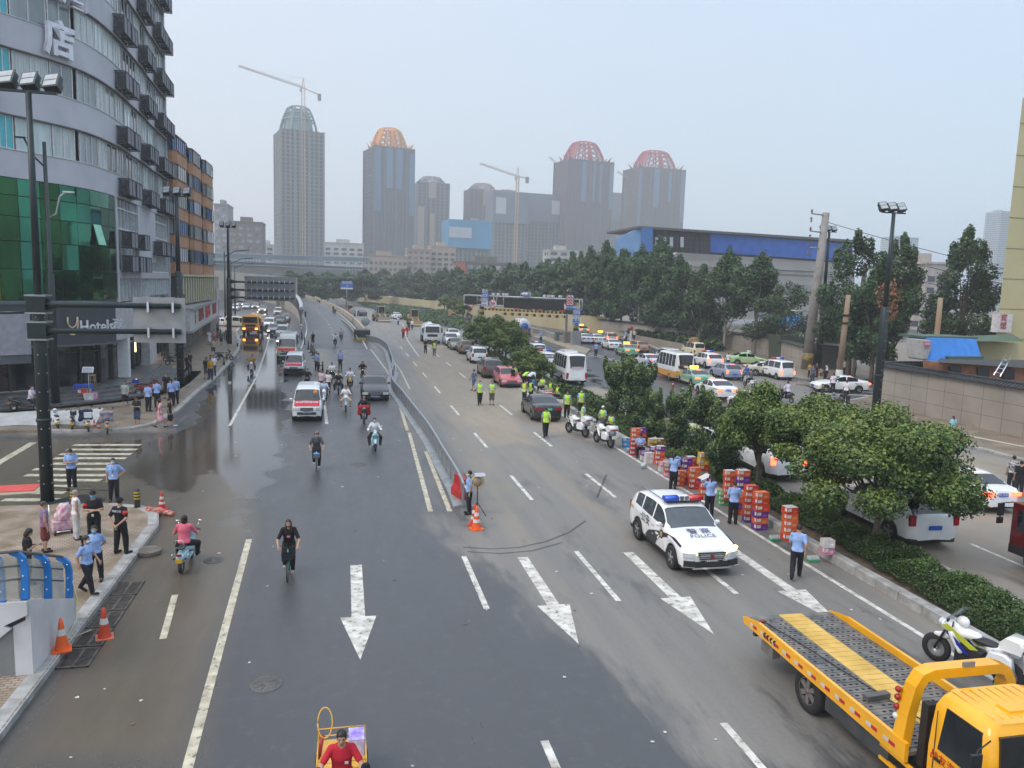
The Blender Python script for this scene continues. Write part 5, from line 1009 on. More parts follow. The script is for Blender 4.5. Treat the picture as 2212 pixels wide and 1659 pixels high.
for(px,Y,yt,yb,wp,lab,sd)in((1858,74,505,770,150,'large plane tree left of the right lamp post, with brown dead branch',11),(1950,80,515,760,120,'plane tree directly behind the right lamp post',12),(1905,70,560,790,110,'lower bushy plane tree over the parked scooters',13),(2100,78,498,745,130,'tall plane tree beside the yellow building',14),(2040,84,620,745,90,'smaller green tree left of the yellow building, behind the blue shed',15),(1795,84,640,750,60,'small plane tree by the dark kiosk',16)):
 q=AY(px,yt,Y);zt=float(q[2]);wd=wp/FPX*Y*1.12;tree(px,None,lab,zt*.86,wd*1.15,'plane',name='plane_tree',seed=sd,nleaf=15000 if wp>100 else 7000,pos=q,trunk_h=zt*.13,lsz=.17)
q=AY(1918,640,68);b=leaves('dead_branch',[((0,0,0),(1.3,1,1.5)),((.3,0,-1.8),(.7,.7,1.0))],700,.16,[M('dead_leaf',(.22,.09,.04),.8,vs=2,col2=(.35,.16,.08))]*3,4);o=link('dead_branch',b,loc=tuple(q),label='cluster of dry brown leaves hanging in the plane tree',cat='dead branch')
tree(1937,None,'largest round-crowned tree of the median, nearest the camera',4.7,6.0,'dome','round-crowned trees on the median','median_tree',21,80000,pos=(18.3,22.9,0),trunk_h=1.1,lsz=.062,lean=(.15,0))
tree(1810,None,'leaning round-crowned tree behind the largest median tree',3.8,4.5,'dome','round-crowned trees on the median','median_tree',22,45000,pos=(18.2,26.2,0),trunk_h=1.9,lsz=.065,lean=(.7,.8))
tree(1699,None,'third round-crowned median tree, beside the tall carton stacks',4.2,3.8,'dome','round-crowned trees on the median','median_tree',23,32000,pos=(18.1,30.4,0),trunk_h=1.3,lsz=.068)
for i,(x,y,h,w,lab)in enumerate(((17.6,32.6,3.6,2.5,'dark multi-stemmed shrub next to the third median tree'),(17.9,35.6,3.7,2.6,'dark multi-stemmed shrub second from the median trees'),(17.7,38.4,3.3,2.1,'dark narrow shrub behind the yellow cartons'),(17.5,41.0,3.0,1.8,'slim dark shrub in the middle of the shrub row'),(17.9,44.2,4.3,2.9,'tall shrub with bright green tips, right of the pair'),(17.7,47.6,4.4,3.3,'tall shrub with bright green tips, farthest of the row'))):
 tree(None,None,lab,h,w,'column','multi-stemmed shrubs along the median','tall_shrub',31+i,20000,pos=(x,y,0),trunk_h=.35,lsz=.058)
 b=MB();g=random.Random(i)
for i,(x,y,h,w)in enumerate(((18.2,82,4.6,3.4),(18.4,87,4.4,3.6),(18.2,92,4.8,3.8),(18.3,97,4.2,3.6),(18.0,102,4.4,4.0),(17.9,74,3.2,3.6),(18.0,70,2.8,3.2))):
 tree(None,None,'%s bushy tree of the far median clump, counting away from the gantry side'%ORD[6-i],h,w*1.1,'dome','bushy trees in the far median clump','median_tree',41+i%3,7000,key=('med',i%3),pos=(x,y,0),trunk_h=.9 if i<5 else.2,lsz=.14)
for i,(px,py)in enumerate(((980,688),(1000,700),(960,678),(700,700-40))):
 if i<3:tree(px,py,'%s small young tree on the far island near the loader'%ORD[i],4.5,4,'dome','young trees on the far island','young_tree',51,2500,key=('yt',0),trunk_h=1.5,lsz=.2)
def hedge(name,label,poly,h,n,size,mats,seed=3,kind=None,cat=None,clump=1.1):
 g=np.random.default_rng(seed);P=np.array(poly);lo,hi=P.min(0),P.max(0);Q=g.uniform(lo,hi,(n*3,2));Q=Q[pip(Q,poly)][:n];n=len(Q)
 hz_=h*(.55+.45*np.clip(np.sin(Q[:,0]*2.9/clump+np.sin(Q[:,1]*2.3/clump)*1.7)*np.cos(Q[:,1]*3.1/clump+1.3)*.9+.5+.2*g.normal(size=n),0,1.2));dd=np.clip(-sdpoly(Q,poly)/.45,.15,1);z=.14+hz_*dd**.5*(.35+.65*g.random(n)**.35)
 nrm=g.normal(size=(n,3))*.7+np.array([0,0,.9]);nrm/=np.linalg.norm(nrm,axis=1)[:,None];u=np.cross(nrm,g.normal(size=(n,3)));u/=np.linalg.norm(u,axis=1)[:,None];v=np.cross(nrm,u);C=np.column_stack([Q,z]);s=size*g.uniform(.6,1.4,n)[:,None]*(1+np.clip(Q[:,1:2]-35,0,100)/45)
 V=np.stack([C-u*s,C+v*s*.55,C+u*s,C-v*s*.55],1).reshape(-1,3);me=bpy.data.meshes.new(name);me.from_pydata(V.tolist(),[],np.arange(4*n).reshape(n,4).tolist())
 for m in mats:me.materials.append(m)
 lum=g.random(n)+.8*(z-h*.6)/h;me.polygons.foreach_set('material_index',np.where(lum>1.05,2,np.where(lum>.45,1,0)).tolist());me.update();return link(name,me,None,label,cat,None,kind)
HM=[leafmat('hedge_dark',(.016,.04,.015),(.03,.06,.02)),leafmat('hedge_mid',(.035,.075,.02),(.055,.10,.028)),leafmat('hedge_light',(.07,.13,.03),(.11,.17,.045))]
hedge('hedge','dark low leafy hedge at the near end of the median',[(16.75,5),(16.75,17),(17.0,21),(17.3,24.5),(17.2,28.5),(18.9,28.5),(18.9,5)],.75,90000,.04,HM,3,cat='hedge')
hedge('hedge','dark low hedge behind the tall carton stacks',[(17.3,28.9),(17.2,33),(18.9,33),(18.9,28.9)],.7,14000,.055,HM,4,cat='hedge')
HG=[leafmat('grassy_dark',(.025,.05,.012),(.04,.08,.02)),leafmat('grassy_mid',(.05,.10,.02),(.08,.14,.03)),leafmat('grassy_light',(.10,.16,.035),(.14,.2,.05))]
hedge('ground_cover',None,[(16.7,33.2),(16.7,95),(17.5,108),(19.3,108),(19.4,60),(19.0,33.2)],.42,60000,.05,HG,5,kind='stuff',clump=2)
hedge('hedge','bushy dark hedge of the median beside the grey sedan and the supply table',[(17.3,50),(17.3,62),(19.3,62),(19.2,50)],.85,16000,.07,HM,6,cat='hedge')
pb=[g2(*q)for q in((1300,720),(1407,738),(1518,760),(1560,762),(1560,750),(1407,728),(1300,714))];hedge('hedge','dark clipped shrubs behind the planter wall under the poplars',pb,1.5,9000,.16,HM,7,cat='hedge',clump=3)
isl=[g2(*q)for q in((860,690),(930,700),(1010,718),(1020,700),(960,672),(880,665),(770,655))];hedge('ground_cover',None,isl,.8,14000,.12,HM,8,kind='stuff',clump=6)
isl=[g2(*q)for q in((1600,757),(1690,772),(1740,785),(1740,772),(1690,758),(1610,745))];hedge('hedge','dark shrubs along the foot of the stone wall near the kiosk',isl,1.2,5000,.16,HM,9,cat='hedge',clump=3)
#VEHICLES  (local frame: front = +Y, ground z = 0)
STY=dict(sedan=dict(L=4.7,W=1.82,top=[(0,.50),(.015,.66),(.06,.76),(.16,.88),(.27,.97),(.30,1.0),(.43,1.40),(.50,1.47),(.62,1.46),(.70,1.38),(.85,1.10),(.90,1.09),(.975,1.05),(.992,.85),(1,.5)],belt=[(0,.48),(.02,.62),(.06,.70),(.25,.88),(.33,.93),(.6,.96),(.82,1.02),(.97,1.0),(1,.5)],ws=(.29,.44),rg=(.69,.85),sg=(.35,.76),pil=(.555,),wh=(.185,.79),wr=.33,gc=.20),hatch=dict(L=4.2,W=1.76,top=[(0,.5),(.015,.68),(.07,.82),(.20,.98),(.25,1.03),(.40,1.44),(.5,1.53),(.75,1.52),(.86,1.45),(.965,1.08),(.985,.95),(1,.5)],belt=[(0,.48),(.02,.64),(.07,.76),(.26,.94),(.6,.99),(.9,1.04),(.985,.94),(1,.5)],ws=(.25,.41),rg=(.86,.965),sg=(.31,.84),pil=(.52,.72),wh=(.19,.81),wr=.32,gc=.20),suv=dict(L=4.62,W=1.88,top=[(0,.55),(.015,.80),(.05,.94),(.15,1.05),(.26,1.12),(.29,1.15),(.41,1.56),(.48,1.68),(.6,1.71),(.82,1.66),(.90,1.58),(.972,1.16),(.99,1.02),(1,.55)],belt=[(0,.53),(.02,.76),(.05,.86),(.26,1.03),(.6,1.09),(.88,1.18),(.975,1.12),(1,.55)],ws=(.28,.43),rg=(.895,.97),sg=(.34,.87),pil=(.54,.74),wh=(.185,.79),wr=.37,gc=.24),mpv=dict(L=4.75,W=1.84,top=[(0,.55),(.015,.78),(.05,.90),(.15,1.04),(.19,1.08),(.36,1.58),(.44,1.72),(.6,1.76),(.86,1.72),(.93,1.62),(.975,1.15),(.99,1.0),(1,.55)],belt=[(0,.53),(.02,.74),(.05,.82),(.2,.98),(.6,1.06),(.9,1.12),(.985,1.05),(1,.55)],ws=(.19,.38),rg=(.925,.975),sg=(.27,.9),pil=(.46,.68),wh=(.18,.79),wr=.34,gc=.22),van=dict(L=4.3,W=1.68,top=[(0,.55),(.012,.86),(.04,1.0),(.12,1.12),(.14,1.15),(.27,1.68),(.33,1.80),(.5,1.87),(.9,1.86),(.95,1.78),(.985,1.2),(.995,1.0),(1,.55)],belt=[(0,.53),(.015,.82),(.04,.92),(.14,1.06),(.6,1.10),(.95,1.12),(1,.55)],ws=(.135,.29),rg=(.945,.985),sg=(.2,.92),pil=(.4,.66),wh=(.17,.80),wr=.31,gc=.22),minibus=dict(L=6.4,W=2.05,top=[(0,.6),(.01,1.0),(.03,1.15),(.10,1.28),(.12,1.32),(.20,2.0),(.235,2.35),(.30,2.62),(.4,2.66),(.95,2.66),(.98,2.5),(.992,1.4),(.997,1.1),(1,.6)],belt=[(0,.58),(.012,.96),(.03,1.04),(.12,1.22),(.95,1.32),(1,.6)],ws=(.12,.215),rg=(.978,.991),sg=(.165,.93),pil=(.29,.42,.55,.68,.81),wh=(.15,.76),wr=.36,gc=.30),)
def interp(pts,t):return float(np.interp(t,[p[0]for p in pts],[p[1]for p in pts]))
CARM={}
def body_meshes(st):
 if st in CARM:return CARM[st]
 S=STY[st];L,W,wr,gc=S['L'],S['W']/2,S['wr'],S['gc'];ts=set(np.linspace(0,1,41));
 for a in('ws','rg','sg'):ts|=set(S[a])
 for p in S['pil']:ts|={p-.008,p+.008}
 for w in S['wh']:
  for q in np.linspace(-1.12,1.12,15):ts.add(w+q*wr/L)
 ts|={.004,.01,.02,.035,.97,.985,.995}
 ts=sorted(t for t in ts if 0<=t<=1);tk=[ts[0]]
 for t in ts[1:]:
  if t-tk[-1]>.0035:tk.append(t)
 ts=tk;Rw=wr*1.13;rows=[];K=6;NR=None
 def smooth(f,t):return(f(max(0,t-.012))+2*f(t)+f(min(1,t+.012)))/4 if.02<t<.975 else f(t)
 for t in ts:
  zt=smooth(lambda q:interp(S['top'],q),t);zb=smooth(lambda q:interp(S['belt'],q),t);zb=min(zb,zt-.01)
  e=min(t,1-t);wf=W*(1-.30*max(0,1-e/.05)**2.2-.05*max(0,1-e/.2)**2)
  z0=gc+.12*max(0,1-e/.03)
  for w in S['wh']:
   dx=(t-w)*L
   if abs(dx)<Rw:z0=max(z0,wr+math.sqrt(Rw*Rw-dx*dx))
  z0=min(z0,zb-.05);h=zt-zb;y=L/2-t*L;r=[]
  r.append((0,z0+.03));r.append((wf*.86,z0));
  for k in range(K+1):
   f=k/K;z=z0+(zb-z0)*f;bulge=1-.035*(1-f)**2*1.5-.05*max(0,(f-.55)/.45)**2+(.012 if abs(z-wr*1.6)<.2 else 0);r.append((wf*bulge,z))
  tum=.30 if h>.2 else.25;wr_=wf*.95-min(h,.6)*tum*(.75 if st in('minibus','van')else 1)
  if h<.16:wr_=wf*(.95-.9*h)
  r.append((wf*.945-(wf*.945-wr_)*.08,zb+h*.07));r.append((wr_+(wf*.945-wr_)*.14,zb+h*.86));r.append((wr_-.02,zt-min(.05,h*.12)));r.append((wr_*.84,zt-min(.01,h*.1)));r.append((wr_*.45,zt+.012));r.append((0,zt+.018))
  rows.append([(x,y,z)for x,z in r]+[(-x,y,z)for x,z in r[::-1][1:]])
 n=len(rows[0]);iW=(K+3,K+4);out={'body':MB(),'windscreen':MB(),'rear_window':MB(),'side_window':MB()}
 side=[MB(),MB()]
 sgl=[]
 cuts=[S['sg'][0]]+list(S['pil'])+[S['sg'][1]]
 wins=[[MB()for _ in cuts[:-1]]for _ in range(2)]
 for i in range(len(rows)-1):
  tm=(ts[i]+ts[i+1])/2
  for j in range(n-1):
   jj=j if j<n//2 else n-2-j;P=[rows[i][j],rows[i][j+1],rows[i+1][j+1],rows[i+1][j]];tgt=None
   h=P[0][2]
   if jj==iW[0]:
    for c in range(len(cuts)-1):
     if cuts[c]+(.008 if c else 0)<tm<cuts[c+1]-(.008 if c<len(cuts)-2 else 0):tgt=wins[0 if j<n//2 else 1][c]
   if jj>=iW[0]+2 and S['ws'][0]<tm<S['ws'][1]:tgt=out['windscreen']
   if jj>=iW[0]+2 and S['rg'][0]<tm<S['rg'][1]:tgt=out['rear_window']
   if tgt is None:tgt=out['body']
   m=1 if(tgt is out['body']and(jj<=1 or(jj==2 and abs(P[0][2]-gc)<.25)))else 0
   tgt.poly(P[::-1],m,True)
 out['body'].poly(rows[0][::1],0);out['body'].poly(rows[-1][::-1],0)
 out['body'].box(-W*.7,W*.7,-L*.47,L*.47,gc+.02,.55 if st!='minibus' else.8,1)
 res={'body':out['body'],'windscreen':out['windscreen'],'rear_window':out['rear_window'],'wins':[w for s in wins for w in s if w.v]}
 def weld(b,name,mats):
  me=b.mesh(name,mats);import bmesh as bm_;bm=bm_.new();bm.from_mesh(me);bm_.ops.remove_doubles(bm,verts=bm.verts,dist=.0008);bm.to_mesh(me);bm.free();return me
 R={'body':weld(res['body'],'body',[WHT,BLK]),'windscreen':weld(res['windscreen'],'windscreen',GLASS),'rear':weld(res['rear_window'],'rear_window',GLASS),'wins':[weld(w,'side_window',GLASS)for w in res['wins']]}
 CARM[st]=R;return R
_WHM={}
def wheel_meshes(r,w=.21,spokes=5):
 k=(round(r,2),w,spokes)
 if k in _WHM:return _WHM[k]
 b=MB();b.lathe([(r*.62,-w/2),(r*.94,-w/2),(r,-w*.34),(r,w*.34),(r*.94,w/2),(r*.62,w/2),(r*.60,0),(r*.62,-w/2)],axis='X',n=24);ty=b.mesh('tyre',RUB)
 b=MB();b.lathe([(r*.63,w*.46),(r*.58,w*.40),(r*.55,w*.2),(.001,w*.2)],axis='X',n=24,m=1);b.lathe([(r*.64,-w*.46),(r*.64,w*.47),(r*.58,w*.47)],axis='X',n=24)
 for s in range(spokes):
  a=2*math.pi*s/spokes;old=b.T;b.T=Matrix.Rotation(a,4,'X');b.hexa([(w*.28,-r*.09,r*.08),(w*.42,-r*.09,r*.08),(w*.42,r*.09,r*.08),(w*.28,r*.09,r*.08),(w*.30,-r*.12,r*.6),(w*.42,-r*.12,r*.6),(w*.42,r*.12,r*.6),(w*.30,r*.12,r*.6)],0);b.T=old
 b.lathe([(r*.13,w*.3),(r*.13,w*.46),(.001,w*.47)],axis='X',n=10);ri=b.mesh('rim',[ALU,BLK]);_WHM[k]=(ty,ri);return _WHM[k]
def wheels(o,xs,ys,r,w=.21,spokes=5,rimm=None):
 ty,ri=wheel_meshes(r,w,spokes)
 for y in ys:
  for s in(-1,1):
   e=link('wheel',ty,o,loc=(s*xs,y,r));e.rotation_euler=(0,0,0 if s>0 else math.pi);q=link('rim',ri,e)
   if rimm:recol(q,[rimm,BLK])
_PM={}
def part(key,name,fn,mats,par,loc=None,rz=0):
 if key not in _PM:b=MB();fn(b);_PM[key]=b.mesh(name,mats)
 o=link(name,_PM[key],par,loc=loc,rz=rz);recol(o,mats if isinstance(mats,(list,tuple))else[mats]);return o
def car(st,colr,pos,hd,label,lights='off',plate=PLB,glass=GLASS,group=None,name='car',cat='car',rails=False,detail=True,ptext=None,wrim=None,near=None,scale=1.0):
 """hd: compass heading of the nose in degrees (0 = away from the camera along the road, 180 = towards it)"""
 S=STY[st];L,W=S['L'],S['W']/2;h=R_(hd);p=pos if len(pos)==3 else G(*pos)
 if near:s=1 if near=='tail' else-1;p=(p[0]+math.sin(h)*s*L/2,p[1]+math.cos(h)*s*L/2,0)
 o=empty(name,(p[0],p[1],0),-h,label,cat,group);R=body_meshes(st);colr=colr if not isinstance(colr,str)else paint(colr)
 o.scale=(scale*YS(p[1]),)*3
 recol(link('body',R['body'],o),[colr,BLK]);recol(link('windscreen',R['windscreen'],o),[glass]);recol(link('rear_window',R['rear'],o),[glass])
 for w in R['wins']:recol(link('side_window',w,o),[glass])
 wheels(o,W-.10,[L/2-t*L for t in S['wh']],S['wr'],rimm=wrim)
 zb=interp(S['belt'],.03);tall=st in('minibus','van','mpv','suv','hatch')
 fr=part((st,'hl'),'headlight',lambda b:b.cbox((0,0,0),(.19,.16,.075),rz=-.35),HEADON if lights=='head' else HEADL,o,(W*.70,L/2-.16,zb-.10));f2=part((st,'hl2'),'headlight',lambda b:b.cbox((0,0,0),(.19,.16,.075),rz=.35),HEADON if lights=='head' else HEADL,o,(-W*.70,L/2-.16,zb-.10))
 tl=TAILON if lights=='brake' else TAILR
 if st in('suv','mpv','van','hatch'):tf=lambda b:b.cbox((0,0,0),(.10,.06,.17))
 elif st=='minibus':tf=lambda b:b.cbox((0,0,0),(.10,.05,.26))
 else:tf=lambda b:b.cbox((0,0,0),(.22,.07,.075))
 zt_=interp(S['belt'],.97)-(.14 if st!='minibus' else.22);dx=W*(.80 if tall else.70)
 for s in(-1,1):part((st,'tl'),'taillight',tf,tl,o,(s*dx,-L/2+(.10 if tall else.06),zt_))
 if lights=='brake' and st!='van':part((st,'hb'),'brake_lamp',lambda b:b.box(-.2,.2,-.02,.02,-.02,.02),TAILON,o,(0,-L/2+(1-S['rg'][0])*L+.05,interp(S['top'],S['rg'][0])+.02))
 part((st,'gr'),'grille',lambda b:(b.cbox((0,0,0),(W*.42,.03,.085)),b.cbox((0,.02,-.24),(W*.62,.03,.07)),[b.box(-W*.40,W*.40,.03,.04,z,z+.012,1)for z in(-.06,-.02,.02,.06)]),[BLK,CHR],o,(0,L/2-.0,zb-.12))
 for s,y in((1,L/2+.035),(-1,-L/2-.012)):
  q=part('plate','number_plate',lambda b:b.box(-.22,.22,-.012,.012,-.07,.07),plate,o,(0,y,(zb-.30)if s>0 else(zt_-(.02 if st in('sedan',)else.22))))
  if ptext:text(ptext,LETW if plate is not PLW else BLK,q,(0,s*.014,0),(R_(90),0,math.pi if s>0 else 0),.115,.002,'plate_lettering')
 for s in(-1,1):
  part((st,'mi',s),'mirror',lambda b,s=s:(b.ell((s*.12,0,.02),(.11,.06,.075),10,6),b.cbox((s*.02,0,-.01),(.06,.025,.02))),[colr],o,(s*(W*.94),L/2-(S['ws'][0]+.085)*L,interp(S['belt'],.3)+.10))
  if detail:
   for t in(S['pil'][0]-.04,S['pil'][0]+.17):part((st,'dh'),'door_handle',lambda b:b.cbox((0,0,0),(.02,.09,.014)),CHR,o,(s*(W-.005),L/2-t*L,interp(S['belt'],t)-.13))
 if rails:
  for s in(-1,1):part((st,'rr',s),'roof_rail',lambda b,s=s:b.tube([(s*W*.66,L*.02,0),(s*W*.64,-L*.05,.05),(s*W*.64,-L*.33,.04),(s*W*.66,-L*.38,-.03)],.022,5),ALU,o,(0,0,interp(S['top'],.6)-.01))
 return o
def lightbar(o,z,y,w=.62,lit=False):
 e=empty('light_bar',(0,y,z));e.parent=o
 part('lb_b','lens',lambda b:b.extr([(-.14,0),(.14,0),(.13,.10),(.08,.14),(-.08,.14),(-.13,.10)],'X',.18,.66,0,True),M('blue_lens',(.01,.07,.55),.12,spec=.9),e)
 part('lb_r','lens',lambda b:b.extr([(-.14,0),(.14,0),(.13,.10),(.08,.14),(-.08,.14),(-.13,.10)],'X',-.66,-.18,0,True),M('red_lens',(.55,.015,.02),.12,spec=.9),e)
 part('lb_c','centre_panel',lambda b:(b.box(-.18,.18,-.13,.13,0,.13),b.box(-.6,.6,-.1,.1,-.06,0,1)),[WHT,BLK],e);return e
def decal(o,pts,mat,name='stripe',th=.006,axis='side',W=1.0):
 """flat marking on both flanks, pts = (y, z)"""
 for s in(-1,1):
  b=MB();b.extr(pts,'X',s*W,s*(W+th));b.build(name,mat,o)
  #the police SUV in the foreground
pv=car('suv',WHT,(11.42,24.0,0),180,'white police SUV with blue and red light bar, nearest car in the foreground',plate=PLW,glass=M('suv_glass',(.05,.06,.07),.05,spec=.9),name='police_car',cat='police car',rails=True,ptext='豫A8896警',scale=1.06)
lb=lightbar(pv,1.78,.12);text('警察',BLK,lb,(0,.135,.065),(R_(90),0,math.pi),.17,.004)
S_=STY['suv'];L2,W2=S_['L']/2,S_['W']/2
b=MB();b.box(-.42,.42,-.55,-.05,1.722,1.732);b.build('sunroof',GLASS,pv)
hoodz=lambda y:interp(S_['top'],(L2-y)/S_['L'])+.05
hs=math.atan2(hoodz(L2-.95)-hoodz(L2-.45),.5)
text('警 察',M('letter_grey_blue',(.10,.12,.20),.5),pv,(0,L2-.92,hoodz(L2-.92)+.0),(hs,0,math.pi),.34,.004,'bonnet_lettering');text('POLICE',M('letter_grey_blue',(.10,.12,.20),.5),pv,(0,L2-.62,hoodz(L2-.62)+.0),(hs*1.2,0,math.pi),.24,.004,'bonnet_lettering',spacing=1.1)
SW=M('livery_black',(.03,.032,.04),.35)
def flank(y,z,s):
 t=(L2-y)/S_['L'];e=min(t,1-t);wf=W2*(1-.30*max(0,1-e/.05)**2.2-.05*max(0,1-e/.2)**2);zb=interp(S_['belt'],t);f=(z-.24)/max(.1,zb-.24);return s*(wf*(1-.0525*(1-min(1,f))**2-.05*max(0,(f-.55)/.45)**2)+.014)
for s in(-1,1):
 b=MB();top=[(2.05,.92),(1.6,1.02),(1.1,1.0),(.6,.92),(.1,.80),(-.35,.66),(-.62,.42)];bot=[(2.0,.86),(1.6,.93),(1.1,.88),(.62,.72),(.35,.52),(.2,.36),(.15,.30)]
 b.grid([[(flank(y0,z0,s),y0,z0),(flank((y0+y1)/2,(z0+z1)/2,s),(y0+y1)/2,(z0+z1)/2),(flank(y1,z1,s),y1,z1)]for(y0,z0),(y1,z1)in zip(top,bot)]);b.build('livery_stripe',SW,pv)
 b=MB();b.T=Matrix.Translation((flank(.78,.86,s),.72,.86));b.lathe([(.001,s*.012),(.13,s*.012),(.15,0)],(0,0,0),'X',16,1);b.lathe([(.001,s*.016),(.09,s*.016),(.1,s*.01)],(0,0,0),'X',12,0);b.build('badge',[M('badge_gold',(.4,.3,.08),.4),SW],pv)
 text('公安',SW,pv,(flank(-.95,.86,s)+s*.004,-.62,.94),(R_(90),0,R_(90)*s),.36,.003,'door_lettering')
 b=MB();b.grid([[(flank(-1.75,.98,s),-1.75,.98),(flank(-1.75,1.04,s),-1.75,1.04)],[(flank(-2.1,.99,s),-2.1,.99),(flank(-2.1,1.08,s),-2.1,1.08)]]);b.build('gold_stripe',M('badge_gold',(.4,.3,.08),.4),pv)
for s in(-1,1):
 b=MB();b.extr([(s*.42,.76),(s*.62,.80),(s*.86,.92),(s*.80,.80),(s*.6,.70),(s*.44,.70)],'Y',L2-.20,L2-.02);b.build('running_light',M('lamp_yellow_lit',(1,.80,.25),.2,emit=2.2,col2=(1,.85,.35)),pv)
 b=MB();b.cbox((s*.70,L2-.02,.45),(.17,.05,.08),rz=-s*.35);b.cbox((s*.74,L2-.0,.36),(.2,.04,.012),1,rz=-s*.35);b.build('fog_lamp',[BLK,CHR],pv)
b=MB();b.extr([(-.46,.78),(.46,.78),(.34,.50),(-.34,.50)],'Y',L2-.02,L2+.035)
for z in(.74,.68,.62,.56):b.box(-.42,.42,L2+.035,L2+.05,z-.012,z+.012,1)
b.box(-.6,.6,L2-.03,L2+.03,.27,.33,1);b.build('front_grille',[BLK,CHR],pv)
b=MB();b.prism([(-.05,L2+.07),(.05,L2+.07),(.05,L2+.05),(-.05,L2+.05)],.60,.74);b.build('emblem',M('emblem_red',(.20,.03,.03),.4),pv)
b=MB();b.cbox((.35,.45,1.12),(.05,.02,.05));b.ell((-.38,.35,1.15),(.2,.14,.22),10,8);b.build('driver_shape',M('driver_blue',(.22,.30,.45),.8),pv)
#tow truck, lower right
tk=empty('tow_truck',(11.0,0,0),0,'yellow flatbed tow truck in the lower right corner, empty slotted bed','tow truck');YEL=paint('#f2ae1c',vs=1.5,var=.08);YEL2=M('bed_yellow',(.55,.34,.06),.45,vs=2,col2=(.72,.47,.12));BED=M('bed_steel',(.10,.105,.115),.5,.3,vs=3,col2=(.24,.22,.19));HOLE=M('bed_hole',(.008,.008,.008),.9)
b=MB();ya,yb_=10.9,16.5;b.box(-1.16,1.16,ya,yb_,.92,1.0);
for k in range(27):
 y=ya+.1+k*.205
 b.box(-1.1,-.32,y,y+.185,1.0,1.018);b.box(.32,1.1,y,y+.185,1.0,1.018)
b.build('bed',BED,tk)
b=MB()
for k in range(27):y=ya+.1+k*.205;b.box(-.318,.318,y,y+.192,1.0,1.022)
b.build('centre_strip',YEL2,tk);b=MB()
for k in range(26):
 y=ya+.19+k*.205
 for s in(-1,1):
  for j in range(5):
   if(k+j)%9!=8:b.cbox((s*(.42+j*.145),y,1.0195),(.034,.022,.003))
b.build('slots',HOLE,tk,kind='stuff')
for s in(-1,1):
 b=MB();b.extr([(ya,.80),(yb_+.05,.86),(yb_+.12,1.0),(15.9,1.15),(ya,1.16)],'X',s*1.16,s*1.24);b.build('side_rail',YEL,tk)
 b=MB()
 for k in range(11):y=ya+.25+k*.48;b.box(s*1.24,s*1.246,y,y+.16,.93,1.0,0);b.box(s*1.24,s*1.246,y+.17,y+.31,.93,1.0,1)
 b.build('reflective_tape',[M('tape_red',(.45,.02,.03),.4),M('tape_white',(.55,.55,.57),.4)],tk)
 for k in range(4):b=MB();y=15.1+k*.14;b.poly([(s*1.248,y,.92),(s*1.248,y+.07,.92),(s*1.248,y+.13,.99),(s*1.248,y+.07,1.06),(s*1.248,y,1.06),(s*1.248,y+.06,.99)]);b.build('chevron',BLK,tk)
b=MB();b.cbox((-.55,12.55,1.08),(.28,.07,.055),rz=.1);b.build('wheel_chock',M('chock',(.10,.10,.10),.7),tk)
b=MB();b.tube([(-.95,16.2,1.05),(-.7,15,1.04),(-.5,13.5,1.04),(-.2,11.4,1.06)],.012,5);b.ell((-.98,16.15,1.06),(.07,.05,.04),8,6,1);b.build('winch_cable',[BLK,M('hook_red',(.25,.03,.03),.5)],tk)
b=MB();b.box(-.45,.45,9.2,16.2,.62,.9);b.box(-1.0,1.0,16.4,16.5,.55,.75);b.box(-1.15,-.6,11.4,13.3,.42,.86);b.box(.6,1.15,11.4,13.3,.42,.86);b.build('chassis',M('chassis_dark',(.035,.04,.045),.6,vs=2,col2=(.07,.075,.08)),tk)
for s in(-1,1):
 b=MB();b.box(s*1.12,s*1.18,9.9,11.6,.70,.76);b.box(s*1.12,s*1.18,9.9,11.6,.44,.50);b.build('side_guard',YEL,tk)
 b=MB();b.T=Matrix.Translation((s*1.05,15.6,.62));b.box(-.1,.1,-.25,.25,-.12,.2);b.build('tail_lamp_box',M('lamp_box',(.16,.15,.14),.7),tk)
wheels(tk,1.0,[13.95],.47,.32,6,M('truck_rim',(.16,.15,.14),.7));wheels(tk,1.0,[9.95],.47,.28,6,M('truck_rim',(.16,.15,.14),.7))
b=MB();P_=[(-1.14,1.0),(-1.08,1.6),(-.97,2.12),(-.86,2.30),(-.68,2.36),(.68,2.36),(.86,2.30),(.97,2.12),(1.08,1.6),(1.14,1.0)];rows=[]
for i,(x,z)in enumerate(P_):
 q0,q1=P_[max(0,i-1)],P_[min(len(P_)-1,i+1)];d=Vector((q1[0]-q0[0],q1[1]-q0[1])).normalized();nx,nz_=d.y*.09,-d.x*.09
 rows.append([(x-nx,11.0,z-nz_),(x+nx,11.0,z+nz_),(x+nx,11.26,z+nz_),(x-nx,11.26,z-nz_),(x-nx,11.0,z-nz_)])
b.grid(rows,sm=False);hb=b.build('head_frame',YEL,tk)
for s in(-1,1):
 b=MB();b.box(s*1.03-.11,s*1.03+.11,11.27,11.31,1.42,2.02);cp=b.build('chevron_plate',M('chev_yellow',(.6,.45,.02),.4),tk);b=MB()
 for k in range(4):z=1.47+k*.14;b.poly([(s-.1,11.316,z),(s,11.316,z+.06),(s+.1,11.316,z),(s+.1,11.316,z+.07),(s,11.316,z+.13),(s-.1,11.316,z+.07)]);b.poly([(s-.1,11.318,z),(s-.1,11.318,z+.07),(s,11.318,z+.13),(s+.1,11.318,z+.07),(s+.1,11.318,z),(s,11.318,z+.06)])
 b.build('chevron',BLK,cp);b=MB()
 for k,z in enumerate((1.47,1.65,1.83,1.98)):b.ell((s*1.17,11.28,z),(.06,.06,.06),10,6,0 if k else 1)
 b.build('signal_lamp',[TAILR,HEADL],tk)
